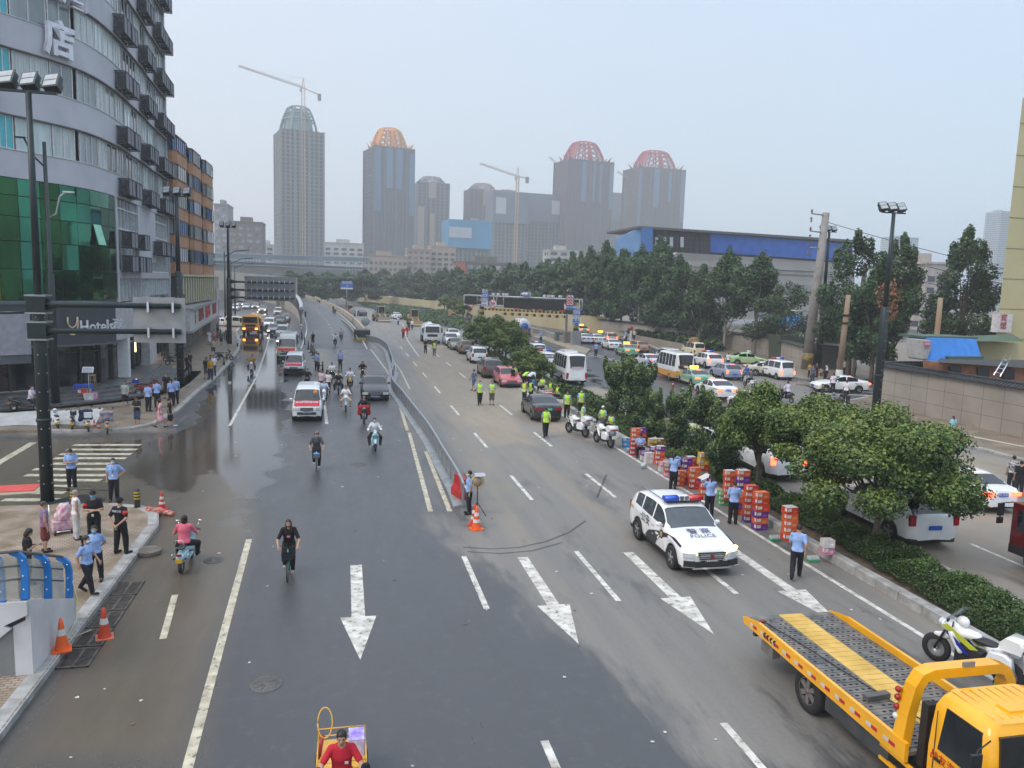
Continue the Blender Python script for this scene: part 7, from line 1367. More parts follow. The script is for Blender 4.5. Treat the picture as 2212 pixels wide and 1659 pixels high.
def headsdf(P,J):
 q=to_head(P,J);return smin([sell(q,(0,-.012,.03),(.077,.094,.092)),sell(q,(0,.018,-.035),(.058,.070,.075)),rc(q,V3(0,.085,.005),V3(0,.102,-.022),.011,.015),sell(q,(.078,-.005,-.008),(.014,.022,.032)),sell(q,(-.078,-.005,-.008),(.014,.022,.032)),rc(q,V3(-.018,.078,-.055),V3(.018,.078,-.055),.010)],.014)
def hairsdf(P,J,style):
 q=to_head(P,J);cap=sell(q,(0,-.020,.042),(.087,.102,.094));face=rbox(q,(0,.105,-.045),(.07,.06,.10),.03);low=rbox(q,(0,0,-.17),(.2,.25,.125),.02);d=np.maximum(cap,-face)
 if style in('short','bald'):d=np.maximum(d,-low)
 if style=='long':d=np.minimum(d,smin([rc(q,V3(0,-.06,.0),V3(0,-.10,-.30),.085,.07,(1.15,.55,1)),rc(q,V3(.07,-.01,0),V3(.09,.0,-.26),.028,.03),rc(q,V3(-.07,-.01,0),V3(-.09,.0,-.26),.028,.03)],.03))
 if style=='pony':d=np.minimum(np.maximum(d,-low),smin([rc(q,V3(0,-.10,.02),V3(0,-.14,-.04),.035),rc(q,V3(0,-.14,-.04),V3(0,-.12,-.24),.035,.015)],.02))
 if style=='bun':d=np.minimum(np.maximum(d,-low),sell(q,(0,-.115,-.01),(.045,.04,.045)))
 if style=='bob':d=np.minimum(d,np.maximum(rc(q,V3(0,-.03,.02),V3(0,-.03,-.08),.095,.09,(1,.9,1)),-rbox(q,(0,.10,-.05),(.075,.085,.13),.03)))
 return d
def fingers(b,J,s):
 w=J['wr'+s];e=J['el'+s];d=(w-e)/np.linalg.norm(w-e);sd=np.cross(d,[0,0,1.0]);sd=sd/(np.linalg.norm(sd)+1e-9)if np.linalg.norm(sd)>.2 else V3(0,1,0);nn=np.cross(sd,d);sgn=1 if s=='R' else-1
 for k,(off,ln)in enumerate(((-.030,.062),(-.010,.072),(.010,.068),(.029,.052))):
  p0=w+d*.085+sd*off;p1=p0+d*ln*.5-nn*.006;p2=p1+d*ln*.35-nn*.022;p3=p2+d*ln*.15-nn*.02;b.tube([p0-d*.02,p0,p1,p2,p3],[.009,.009,.0085,.008,.005],6)
 t0=w+d*.03-sd*.028*1;b.tube([t0,t0-sd*.028+d*.02,t0-sd*.034+d*.052-nn*.012,t0-sd*.03+d*.068-nn*.02],[.013,.012,.010,.006],6)
_PC={}
def body_mesh(pose,hi,kind):
 """kind: body / hair styles / garments, built once for each pose and shared"""
 key=(pose,hi,kind)
 if key in _PC:return _PC[key]
 J=POSES[pose];res=.018 if hi else.03;A=np.array([J[k]for k in J if k!='fwd']);lo,hi_=A.min(0)-.24,A.max(0)+.24;lo[2]=max(lo[2],-.05);name,*arg=kind.split(':');mats=SKIN;extra=None;matfn=None
 if name=='body':
  def fn(P):
   hands=[smin([rc(P,J['wr'+s],J['wr'+s]+(J['wr'+s]-J['el'+s])/np.linalg.norm(J['wr'+s]-J['el'+s])*.075,.028,.036,(1,.62,1)if abs((J['wr'+s]-J['el'+s])[2])>.15 else(1,1,.62))],.01)for s in 'RL']
   feet=[rc(P,J['an'+s]-V3(0,0,.02),J['t'+s],.038,.032)for s in 'RL']
   return smin([torso(P,J,-.004),limb(P,J,'R',-.002,'arm'),limb(P,J,'L',-.002,'arm'),limb(P,J,'R',-.004,'leg'),limb(P,J,'L',-.004,'leg'),rc(P,J['nek']-(J['nek']-J['che'])*.1,J['hed']-(J['hed']-J['nek'])*.25,.058,.052),headsdf(P,J)]+hands+feet,.022)
  extra=MB();r,f,u=head_frame(J)
  for s in 'RL':fingers(extra,J,s)
  for sx in(-1,1):
   c=J['hed']+r*.030*sx+f*.084+u*.008;old=len(extra.f);extra.ell(c,(.013,.008,.007),8,5,1);c=J['hed']+r*.031*sx+f*.088+u*.028;extra.ell(c,(.017,.006,.004),8,4,1)
  extra.ell(J['hed']+f*.088-u*.052,(.022,.006,.006),8,4,2);mats=[SKIN,EYEM,LIPM]
 elif name=='hair':fn=lambda P:hairsdf(P,J,arg[0]);mats=HAIRM
 elif name=='shirt':
  fr={'s':.37,'n':.0,'l':.97}[arg[0]];g=.020
  def fn(P):
   ds=[torso(P,J,g)]+([limb(P,J,s,.013,'arm',fr)for s in 'RL']if fr else[]);d=smin(ds,.022)
   q=to_head(P,J);d=np.maximum(d,-rc(P,J['nek']+(J['hed']-J['nek'])*.0,J['hed'],.070,.09));up=(J['che']-J['pel'])/np.linalg.norm(J['che']-J['pel']);return np.maximum(d,-((P-J['pel'])@up+.06))
 elif name=='vest':
  def fn(P):
   d=torso(P,J,.034);d=np.maximum(d,-rc(P,J['nek'],J['hed'],.085,.10));up=(J['che']-J['pel'])/np.linalg.norm(J['che']-J['pel']);d=np.maximum(d,-((P-J['pel'])@up+.08));side=np.abs((P-J['che'])@V3(1,0,0))-.168;return np.maximum(d,side)
  up=(J['che']-J['pel'])/np.linalg.norm(J['che']-J['pel']);matfn=lambda C:np.where((np.abs((C-J['pel'])@up-.07)<.024)|(np.abs((C-J['pel'])@up-.22)<.024),1,0);mats=[SKIN,SKIN]
 elif name=='pants':
  fr=float(arg[0]);g=.023
  def fn(P):d=smin([rc(P,J['hiR']*[.8,1,1],J['hiL']*[.8,1,1],.118,None,(1,.92,1)),rc(P,J['pel']-(J['wst']-J['pel'])*.1,J['pel']+(J['wst']-J['pel'])*.55,.137,.135,(1,.78,1))]+[limb(P,J,s,g,'leg',fr)for s in 'RL'],.025);return d
 elif name=='skirt':
  def fn(P):
   kn=(J['knR']+J['knL'])/2;return smin([rc(P,J['pel'],kn+V3(0,0,.04),.135,.19,(1,.75,1)),limb(P,J,'R',.02,'leg',.45),limb(P,J,'L',.02,'leg',.45)],.04)
 elif name=='dress':
  def fn(P):
   kn=(J['knR']+J['knL'])/2;d=smin([torso(P,J,.014,1),rc(P,J['pel'],kn+V3(0,0,.03),.14,.21,(1,.8,1))]+[limb(P,J,s,.026,'arm',.3)for s in 'RL'],.03);return np.maximum(d,-rc(P,J['nek'],J['hed'],.068,.09))
 elif name=='shoes':fn=lambda P:np.minimum(*[smin([rc(P,J['an'+s]-V3(0,0,.03),J['t'+s]-V3(0,.01,0),.050,.042,(1,1,.85)),rc(P,J['an'+s]-V3(0,.03,.03),J['an'+s]-V3(0,0,.03),.044)],.02)for s in 'RL'])
 elif name=='mask':
  fn=lambda P:(lambda q:np.maximum(np.maximum(smin([sell(q,(0,.018,-.035),(.066,.078,.082)),rc(q,V3(0,.085,.0),V3(0,.104,-.024),.016,.02)],.014),-(q[...,1]-.03)),np.abs(q[...,2]+.045)-.042))(to_head(P,J));res=min(res,.012)
 elif name=='cap':fn=lambda P:(lambda q:np.minimum(np.maximum(sell(q,(0,-.015,.055),(.095,.11,.09)),-(q[...,2]-.045)),rbox(q,(0,.11,.05),(.06,.05,.008),.008)))(to_head(P,J))
 elif name=='helmet':fn=lambda P:(lambda q:np.maximum(sell(q,(0,-.012,.045),(.118,.135,.125)),-rbox(q,(0,.12,-.05),(.085,.12,.075),.03)))(to_head(P,J))
 elif name=='cape':
  fn=lambda P:smin([rc(P,V3(-.28,.55,.98),V3(.28,.55,.98),.09),rc(P,V3(-.24,.55,.95),V3(-.28,.45,.62),.10,.12),rc(P,V3(.24,.55,.95),V3(.28,.45,.62),.10,.12),rc(P,V3(0,.58,.95),V3(0,.55,.68),.20,.2,(1,.5,1))],.08)
 me=sdf_mesh(name,fn,lo,hi_,res,mats,matfn,extra);_PC[key]=me;return me
POSES={n:mk_pose(n)for n in 'stand walk phone hands_front behind akimbo cross carry lift wave bend sit sit_read crouch scoot scoot_wide scoot_cape cycle pillion trike'.split()}
PN=[]
def person(pos,hd,label,pose='stand',top='#e8e8ea',bot='#20242c',sleeve='s',legs='1.0',hair='short',shoes='#141416',vest=None,mask=None,cap=None,helmet=None,hi=False,dress=None,skirt=None,h=1.0,group=None,haircol=None,z=0,cape=None,arm=None,extra=None):
 p=pos if len(pos)==3 else G(pos[0],pos[1],z);p=(p[0],p[1],z if len(pos)==2 else pos[2]);o=link('person',body_mesh(pose,hi,'body'),None,label,'person',group,loc=p,rz=-R_(hd));h*=YS(p[1]);o.scale=(h,h,h);PN.append(o)
 def add(nm,kind,mats):q=link(nm,body_mesh(pose,hi,kind),o);recol(q,mats if isinstance(mats,list)else[mats]);return q
 if not helmet and hair!='none':add('hair','hair:'+hair,haircol or HAIRM)
 if dress:add('dress','dress',cloth(dress))
 else:
  if top:add('shirt','shirt:'+sleeve,cloth(top)if isinstance(top,str)else top)
  if skirt:add('skirt','skirt',cloth(skirt)if isinstance(skirt,str)else skirt)
  elif bot:add('trousers' if legs=='1.0' else 'shorts','pants:'+legs,cloth(bot))
 if shoes:add('shoes','shoes',cloth(shoes))
 if vest:add('vest','vest',[M('hi_vis',(.50,.85,.03),.6,var=.06,emit=.0),M('reflective_band',(.45,.50,.42),.4)])
 if mask:add('face_mask','mask',cloth(mask))
 if cap:add('cap','cap',cloth(cap))
 if helmet:add('helmet','helmet',paint(helmet))
 if cape:add('riding_cape','cape',cloth(cape))
 return o
OFB='#8fabdd';NAVY='#12151f'
def officer(pos,hd,label,pose='stand',hi=False,mask=None,hair='short',legs='1.0',**k):
 o=person(pos,hd,label,pose,top=OFB,bot=NAVY,hair=hair,mask=mask,hi=hi,**k);J=POSES[pose]
 b=MB()
 for s in 'RL':q=J['sh'+s];b.cbox((q[0]*.78,q[1],q[2]+.079),(.055,.03,.006),ry=.22 if s=='R' else-.22)
 b.build('epaulette',cloth('#10131f'),o);b=MB();up=(J['wst']-J['pel'])/np.linalg.norm(J['wst']-J['pel']);c=J['pel']+up*-.03
 return o
 #scooters
_SC={}
def scoot_mesh(kind,part_):
 k=(kind,part_)
 if k in _SC:return _SC[k]
 if part_=='body':
  if kind=='retro':fn=lambda P:smin([rbox(P,(0,.40,.62),(.17,.035,.26),.03,-.25),rc(P,V3(0,.46,.86),V3(0,.44,1.0),.10,.085,(1.1,1,1)),rbox(P,(0,.10,.30),(.14,.28,.03),.02),rc(P,V3(0,-.30,.50),V3(0,-.72,.52),.16,.12,(1,1.1,1.0)),rc(P,V3(0,-.2,.40),V3(0,-.55,.42),.15,.13),rc(P,V3(0,.66,.45),V3(0,.50,.52),.08,.09,(.9,1.2,1))],.05)
  elif kind=='sport':fn=lambda P:smin([rbox(P,(0,.44,.66),(.15,.05,.24),.04,-.35),rc(P,V3(0,.50,.90),V3(0,.42,.98),.09,.08,(1.4,1,1)),rbox(P,(0,.08,.30),(.12,.28,.035),.02),rc(P,V3(0,-.28,.52),V3(0,-.84,.70),.13,.06,(1,1,1)),rc(P,V3(0,-.2,.40),V3(0,-.6,.45),.12,.1),rc(P,V3(0,.64,.46),V3(0,.48,.56),.06,.07,(.8,1.2,1))],.05)
  else:fn=lambda P:smin([rc(P,V3(0,.42,.40),V3(0,.40,.92),.035),rbox(P,(0,.08,.30),(.09,.3,.04),.02),rc(P,V3(0,-.2,.35),V3(0,-.25,.70),.05),rc(P,V3(0,-.25,.42),V3(0,-.6,.42),.06)],.03)
  me=sdf_mesh('body',fn,(-.35,-1.0,.1),(.35,.85,1.2),.022,WHT)
 elif part_=='seat':me=sdf_mesh('seat',lambda P:rc(P,V3(0,-.08,.74),V3(0,-.62,.77),.10,.09,(1.15,1.3,.55)),(-.3,-.9,.6),(.3,.2,.95),.024,BLK)
 _SC[k]=me;return me
def scooter(pos,hd,label,colr='#c9d3d6',kind='sport',lit=False,trim=None,plate=PLY,basket=None,box=None,mirrors=True,group=None,name='scooter',lean=0,h=1.0):
 p=pos if len(pos)==3 else G(*pos);o=empty(name,(p[0],p[1],p[2]if len(pos)==3 else 0),-R_(hd),label,'scooter',group);o.scale=(h*YS(p[1]),)*3
 if lean:o.rotation_euler=(0,lean,-R_(hd))
 cm=paint(colr);recol(link('body',scoot_mesh(kind,'body'),o),[cm]);link('seat',scoot_mesh(kind,'seat'),o)
 for y in(.64,-.62):
  def wf(b):b.lathe([(.14,-.045),(.21,-.045),(.235,0),(.21,.045),(.14,.045),(.14,-.045)],axis='X',n=20);b.lathe([(.145,-.02),(.04,-.03),(.04,.03),(.145,.02)],axis='X',n=14,m=1)
  part('sc_w','wheel',wf,[RUB,MET],o,(0,y,.235))
 part('sc_f','fork',lambda b:(b.tube([(-.07,.64,.25),(-.07,.46,.72)],.018,6),b.tube([(.07,.64,.25),(.07,.46,.72)],.018,6),b.tube([(0,.48,.7),(0,.38,1.0)],.025,6)),MET,o)
 part('sc_h','handlebar',lambda b:(b.tube([(-.33,.30,1.02),(-.2,.38,1.04),(0,.40,1.0),(.2,.38,1.04),(.33,.30,1.02)],.014,6),b.tube([(-.34,.29,1.02),(-.24,.35,1.035)],.022,8),b.tube([(.34,.29,1.02),(.24,.35,1.035)],.022,8)),BLK,o)
 if mirrors:part('sc_m','mirror',lambda b:[(b.tube([(s*.2,.38,1.04),(s*.30,.40,1.22)],.007,5),b.ell((s*.32,.41,1.25),(.06,.014,.042),10,6))for s in(-1,1)],BLK if kind!='retro' else CHR,o)
 part(('sc_l',kind),'headlight',lambda b:b.ell((0,.53,.93 if kind!='bike' else.9),(.07,.04,.055),12,8),HEADON if lit else HEADL,o)
 part('sc_t','taillight',lambda b:b.cbox((0,-.86 if kind!='bike' else-.7,.62),(.07,.02,.03)),TAILR,o);part('sc_p','number_plate',lambda b:b.cbox((0,-.90,.46),(.09,.006,.06),rx=.2),plate,o)
 part('sc_g','rear_rack',lambda b:(b.tube([(-.1,-.6,.78),(-.1,-.85,.84),(.1,-.85,.84),(.1,-.6,.78)],.012,5),),MET,o)
 if basket:part('sc_b','basket',lambda b:(b.box(-.15,.15,.52,.74,.70,.72),b.box(-.15,.15,.52,.53,.7,.92),b.box(-.15,.15,.73,.74,.7,.92),b.box(-.15,-.14,.52,.74,.7,.92),b.box(.14,.15,.52,.74,.7,.92)),M('basket_'+basket,srgb(basket),.7),o)
 if box:part('sc_x','top_box',lambda b:b.prism([(-.16,-.95),(.16,-.95),(.18,-.62),(-.18,-.62)],.84,1.10),paint(box),o)
 if kind=='retro':part('sc_r','chrome_rack',lambda b:(b.tube([(-.13,-.55,.8),(-.13,-.80,.86),(-.09,-.82,1.05),(.09,-.82,1.05),(.13,-.80,.86),(.13,-.55,.8)],.012,6),b.tube([(-.2,-.5,.62),(-.22,-.8,.6)],.012,6),b.tube([(.2,-.5,.62),(.22,-.8,.6)],.012,6)),CHR,o);part('sc_r2','round_lamps',lambda b:(b.ell((.1,.50,.72),(.03,.03,.03),8,6),b.ell((-.1,.50,.72),(.03,.03,.03),8,6),b.ell((.16,-.80,.5),(.035,.03,.035),8,6),b.ell((-.16,-.80,.5),(.035,.03,.035),8,6)),BLK,o)
 return o
def rider(pos,hd,lab_s,lab_p,sk={},pk={},two=None):
 s=scooter(pos,hd,lab_s,**sk);x,y=s.location.x,s.location.y;a=R_(hd);
 def off(d):return(x+math.sin(a)*d,y+math.cos(a)*d,0)
 k=dict(pose='scoot');k.update(pk);person(off(-.22),hd,lab_p,**k)
 if two:k=dict(pose='pillion');k.update(two[1]);person(off(-.56),hd,two[0],**k)
 return s
rider((403,1222),2,'pale blue retro scooter with chrome rack and yellow plate, ridden away through the muddy water','rider in pink t-shirt seen from behind on the pale blue scooter',dict(colr='#9cc0cc',kind='retro',h=1.05),dict(top='#cf6377',bot='#16181f',hi=True,hair='bob',pose='scoot_wide',h=1.03))
rider((809,978-8),178,'light blue retro scooter with round headlamp heading towards us','rider in patterned white blouse with white arm covers and chin mask',dict(colr='#a9d2dc',kind='retro'),dict(top='#d3d3d8',bot='#15171d',hair='bun',mask='#b9cfd6',sleeve='l',pose='scoot_wide',hi=True))
rider((786,913),180,'dark scooter draped with a red riding cape','rider in dark jacket behind a bright red riding cape',dict(colr='#3a3d42',kind='sport'),dict(top='#1c1d24',bot='#20222a',sleeve='l',cape='#a31722',hair='bun'))
rider((747,886),180,'white and black scooter ridden by a man in white t-shirt, ahead of the black sedan','man in white t-shirt and beige shorts on a scooter, knees apart',dict(colr='#d5dadb',kind='sport'),dict(top='#e9e4e6',bot='#b9a894',legs='0.55',pose='scoot_wide'))
rider((731,850),180,'black and white scooter carrying two people','front rider in black t-shirt on the two-person scooter',dict(colr='#22252b',kind='sport'),dict(top='#1a1a1e',bot='#1c2230',pose='scoot_wide'),two=('passenger looking over the shoulder of the black-shirted rider',dict(top='#cfcabd',bot='#2a2d36')))
rider((756,841),180,'electric bike with yellow box on its front basket','woman in white sleeves and black waistcoat on the yellow-fronted bike',dict(colr='#2b2b2e',kind='bike',basket='#d9a92c'),dict(top='#dcdce2',sleeve='l',hair='bun',bot='#23252c'))
rider((783,822),180,'dark scooter with bright round headlight, beside the black sedan','long-haired rider in black t-shirt behind a bright headlight',dict(colr='#1b1d21',kind='sport',lit=True),dict(top='#15161a',bot='#c2b8a8',legs='0.55',hair='bob'))
rider((717,826),180,'black scooter with small lit headlight, left of the two-person scooter','man in white t-shirt with pink print on a black scooter',dict(colr='#1f2226',kind='sport',lit=True),dict(top='#e8e6ea',bot='#1b1d22'))
rider((664,842),180,'black scooter directly behind the nearest minivan','man in black shirt riding just behind the silver minivan',dict(colr='#16181c',kind='sport'),dict(top='#17181d',bot='#16181c'))
rider((700,872),180,'white scooter partly hidden behind the nearest minivan','masked man in pale blue shirt on the white scooter',dict(colr='#e6e9eb',kind='sport'),dict(top='#bccbe2',mask='#b9d7dd',bot='#15161a'))
rider((544,806),180,'pale grey scooter on the bright wet left road','man in mustard shirt riding alone on the wet left road',dict(colr='#c6cdd4',kind='sport'),dict(top='#a9802f',bot='#5a3a3c',pose='scoot_wide'))
rider((724,748),180,'dark scooter beside the white arrow on the ramp','man in white t-shirt riding down the ramp, nearer one',dict(colr='#3a3d42',kind='sport'),dict(top='#e3e3e6',bot='#26282e'))
rider((737,735),180,'small black electric bike behind the nearer ramp rider','man in pale shirt riding down the ramp, second one',dict(colr='#24262a',kind='bike'),dict(top='#b9bdc4',bot='#1d1f24'))
rider((690,679),180,'maroon scooter far up the ramp, front of the pair','rider in dark red far up the ramp',dict(colr='#6a2228',kind='sport'),dict(top='#7a2c33',bot='#2a2c33',z=0));rider((688,672),180,'maroon scooter far up the ramp, rear of the pair','rider in grey far up the ramp behind another scooter',dict(colr='#5a1f25',kind='sport'),dict(top='#4a4448',bot='#2a2c33'))
rider((563,738),180,'scooter in front of the orange truck','rider in dark clothes in front of the orange truck',dict(colr='#b9bec4',kind='sport'),dict(top='#3c2c30',bot='#22242a'));rider((622,712),180,'white-fronted scooter beside the concrete wall on the left','rider in red and black beside the concrete wall',dict(colr='#dfe2e6',kind='sport'),dict(top='#7a2127',bot='#1d1e22'));rider((585,720),180,'motorcycle with lamp beside the grey car on the left','rider in light clothes next to the headlights',dict(colr='#3a3c30',kind='sport',lit=True),dict(top='#cabfae',bot='#30323a'))
rider((592,700),180,'scooter weaving between cars far left','rider in pink weaving between cars far left',dict(colr='#a0a4b4',kind='sport'),dict(top='#c99a9c',bot='#30323a'))
def bicycle(pos,hd,label,colr,basket='#20242a',child=False):
 p=pos if len(pos)==3 else G(*pos);o=empty('bicycle',(p[0],p[1],0),-R_(hd),label,'bicycle');r=.31
 for y in(.52,-.50):
  def wf(b):b.tube([(0,math.cos(t)*r,math.sin(t)*r)for t in np.linspace(0,2*math.pi,25)],.018,6,caps=False);b.lathe([(.025,-.04),(.025,.04)],axis='X',n=8,m=1);[b.tube([(0,0,0),(0,math.cos(t)*r,math.sin(t)*r)],.003,3,m=1,caps=False)for t in np.linspace(0,2*math.pi,15)[:-1]]
  part('bi_w','wheel',wf,[RUB,MET],o,(0,y,r+.018))
 part('bi_f','frame',lambda b:(b.tube([(0,-.50,.33),(0,-.02,.29),(0,.36,.72),(0,.33,.95)],.02,6),b.tube([(0,-.02,.29),(0,-.20,.80)],.02,6),b.tube([(0,-.16,.62),(0,-.50,.33)],.012,6),b.tube([(-.05,.52,.33),(0,.36,.72)],.013,6),b.tube([(.05,.52,.33),(0,.36,.72)],.013,6),b.tube([(-.04,-.78,.42),(-.04,-.5,.66),(-.04,-.2,.52)],.012,5)),paint(colr),o)
 part('bi_s','saddle',lambda b:b.ell((0,-.22,.84),(.085,.13,.035),12,8),BLK,o);part('bi_h','handlebar',lambda b:(b.tube([(-.30,.26,1.02),(-.15,.33,1.03),(0,.34,.97),(.15,.33,1.03),(.30,.26,1.02)],.012,6),b.tube([(0,.33,.93),(0,.34,.98)],.016,6)),BLK,o)
 part('bi_b','basket',lambda b:(b.box(-.16,.16,.40,.62,.68,.69),b.box(-.16,.16,.61,.62,.68,.88),b.box(-.16,.16,.40,.41,.68,.88),b.box(-.16,-.15,.4,.62,.68,.88),b.box(.15,.16,.4,.62,.68,.88)),M('bk_'+basket,srgb(basket),.7,alpha=.85),o);part('bi_p','pedal',lambda b:(b.tube([(-.06,-.02,.29),(-.06,.04,.16),(-.15,.04,.16)],.01,5),b.tube([(.06,-.02,.29),(.06,.0,.42),(.15,.0,.42)],.01,5)),MET,o);return o
bk=bicycle((621,1258),180,'slim turquoise bicycle ridden towards us by the long-haired woman','#2f8f8c','#1b2226');bk.location.y+=.55;w=person((bk.location.x,bk.location.y+.22,0),180,'young woman with long dark hair, black t-shirt with pink print, cycling towards us','cycle',top='#131317',bot='#14151a',hair='long',hi=True,shoes='#b09a90',haircol=M('hair_brown',(.035,.018,.012),.5,vs=30));
b=MB();b.cbox((0,.235,1.235),(.05,.004,.032));b.build('pink_print',M('pink_print',(.55,.12,.22),.6),w)
s_=bicycle((683,1018),178,'electric bicycle with grey basket and blue bag ridden by a helmeted person','#b7b3a6','#6a7076');b=MB();b.ell((0,.50,.86),(.15,.10,.07),10,6);b.build('blue_bag',M('bag_blue',(.05,.30,.75),.5),s_);s_.location.y+=.4
person((s_.location.x,s_.location.y+.2,0),178,'masked cyclist with grey helmet and dark grey t-shirt','cycle',top='#4a4b52',bot='#16171c',helmet='#6b4a4a',mask='#9fcfe0',hi=True,shoes='#b9bbc0')
tp=G(738,1765);o=empty('tricycle',(tp[0],tp[1],0),-R_(180),'yellow and red cargo tricycle with round grille at the bottom edge','tricycle')
b=MB();b.tube([(0,0,.5),(0,.5,.8),(0,.7,1.0)],.03,8);b.tube([(-.34,.52,1.02),(-.2,.62,1.05),(0,.66,1.02),(.2,.62,1.05),(.34,.52,1.02)],.016,6);b.build('handlebar',BLK,o)
b=MB();b.box(-.42,.42,-1.5,-.45,.45,.50)
for s in(-.42,.42):
 for z in(.62,.78,.92):b.tube([(s,-.45,z-.2),(s,-1.5,z-.2)],.013,5)
 for y in(-.45,-.8,-1.15,-1.5):b.tube([(s,y,.48),(s,y,.72)],.015,5)
for z in(.62,.78,.92):b.tube([(-.42,-1.5,z-.2),(.42,-1.5,z-.2)],.013,5);b.tube([(-.42,-.45,z-.2),(.42,-.45,z-.2)],.013,5)
b.build('cargo_frame',paint('#d9a63a'),o);b=MB();b.tube([(.30+math.cos(t)*.13,-1.2-.1*math.sin(t),1.02+math.sin(t)*.24)for t in np.linspace(0,2*math.pi,21)],.014,5);b.build('hoop',paint('#d9a63a'),o);b=MB();b.tube([(.40,-1.0,.5),(.34,-1.15,.82)],.035,6);b.build('red_bar',M('bar_red',(.35,.02,.03),.5),o)
b=MB();b.box(-.40,-.12,-1.3,-.9,.50,.82);b.build('purple_box',M('box_purple',(.25,.15,.65),.5,vs=5,col2=(.6,.6,.75)),o)
b=MB()
for s in(-1,1):b.tube([(s*.25,.60,1.05),(s*.34,.66,1.27)],.009,5);b.ell((s*.37,.67,1.31),(.075,.02,.085),12,8)
b.build('mirror',BLK,o);wheels(o,.42,[-1.0],.26,.08,6);wheels(o,.001,[1.0],.26,.08,6)
mp=person((tp[0],tp[1]+.10,0),182,'man in bright red polo shirt riding the cargo tricycle, head turned aside','trike',top='#b51a2e',bot='#b9b6a8',hi=True);b=MB();b.cbox((-.085,.215,1.06),(.03,.004,.022));b.build('chest_logo',M('logo_white',(.6,.5,.52),.6),mp)
#people on the left
officer((156,1058),178,'masked officer in light blue shirt looking down at his hands beside the lamp post','phone',hi=True,mask='#a8d4e6');officer((247,1083),175,'masked officer in light blue shirt with lanyard and one hand on his hip','akimbo',hi=True,mask='#a8d4e6')
b=MB();q=PN[-1];b.tube([(-.06,.10,1.45),(-.01,.165,1.28),(0,.172,1.12)],.004,4);b.tube([(.06,.10,1.45),(.01,.165,1.28),(0,.172,1.12)],.004,4);b.cbox((0,.175,1.07),(.03,.004,.045),1);b.build('lanyard',[cloth('#1f3f8f'),WHT],q)
def guard(pos,hd,lab,pose,**k):
 o=person(pos,hd,lab,pose,top='#0f1016',bot='#0d0e13',hi=True,cap='#0e0f15',h=1.05,legs='1.0',z=.17,**k);J=POSES[pose];b=MB();b.T=None;a=J['shR']+(J['elR']-J['shR'])*.42;dd=J['elR']-J['shR'];b.tube([a-dd*.18,a+dd*.18],.073,12);b.build('red_armband',M('armband_red',(.50,.02,.03),.7),o);return o
g1_=guard((205,1178),172,'security man in black uniform and cap with blue mask, arms held in front','cross',mask='#4fa3cf');g2_=guard((262,1196),20,'security man in black uniform seen from behind, hands clasped at his back','behind');text('特勤公安',LETW,g2_,(0,-.155,1.36),(R_(90),0,0),.075,.002,'back_lettering');b=MB();b.cbox((0,.19,1.02),(.03,.006,.04));b.build('id_card',WHT,g1_)
officer((183,1285),165,'female officer in light blue shirt and blue mask, rear of the pair at the railing','behind',hi=True,mask='#58b4dc',hair='bun',z=.17,h=.96).location.y+=1.0;officer((190,1282),110,'female officer with ponytail in light blue shirt, front of the pair at the railing','walk',hi=True,mask='#bcd6de',hair='pony',z=.17,h=.96)
person((98,1192),60,'elderly woman in patterned purple blouse and dark red skirt by the lamp post','stand',top=M('cloth_pattern',(.30,.05,.14),.85,vs=9,col2=(.12,.24,.42)),sleeve='n',skirt=M('cloth_plum',(.10,.012,.02),.85,vs=14,col2=(.16,.03,.035)),hi=True,h=.95,z=.17,haircol=M('hair_grey',(.06,.055,.05),.7))
person((166,1165),60,'bald old man in white vest and pale trousers with his back to us','stand',top='#d9d6d8',sleeve='n',bot='#c4c2c4',hair='bald',haircol=M('hair_white',(.30,.27,.24),.8),hi=True,h=.97,z=.17)
person((62,1262),70,'person with short black hair in black t-shirt behind the blue railing','phone',top='#101116',bot='#23241f',hi=True,hair='bob',h=.95,z=.17)
for(px,py,hd,lab,kw)in((271,882,178,'young man in grey-green t-shirt and black shorts by the hotel steps',dict(pose='walk',top='#9aa8a4',bot='#15161a',legs='0.5')),(297,922,200,'man in black t-shirt with green print and blue camouflage shorts, carrying a bag',dict(pose='phone',top='#15191a',bot='#3b4a66',legs='0.5')),(346,924,60,'woman with long hair in pink dress walking beside the pavement',dict(pose='walk',dress='#dba2b0',hair='long',h=.95)),(367,922,70,'woman in black dress with small white handbag walking',dict(pose='walk',dress='#16171c',hair='bun',h=.94,shoes='#d8d8d8'))):person((px,py),hd,lab,**kw)
for(px,py,hd,lab,ps,hr_)in((321,889,20,'officer in light blue shirt with back turned, leftmost by the third lamp post','stand','short'),(340,880,15,'officer in light blue shirt seen from behind, second of the group','hands_front','short'),(371,877,330,'female officer in light blue shirt on the right of the group','stand','pony'),(380,873,340,'officer in light blue shirt at the right end of the group','stand','short')):officer((px,py),hd,lab,ps,hair=hr_,z=.15)
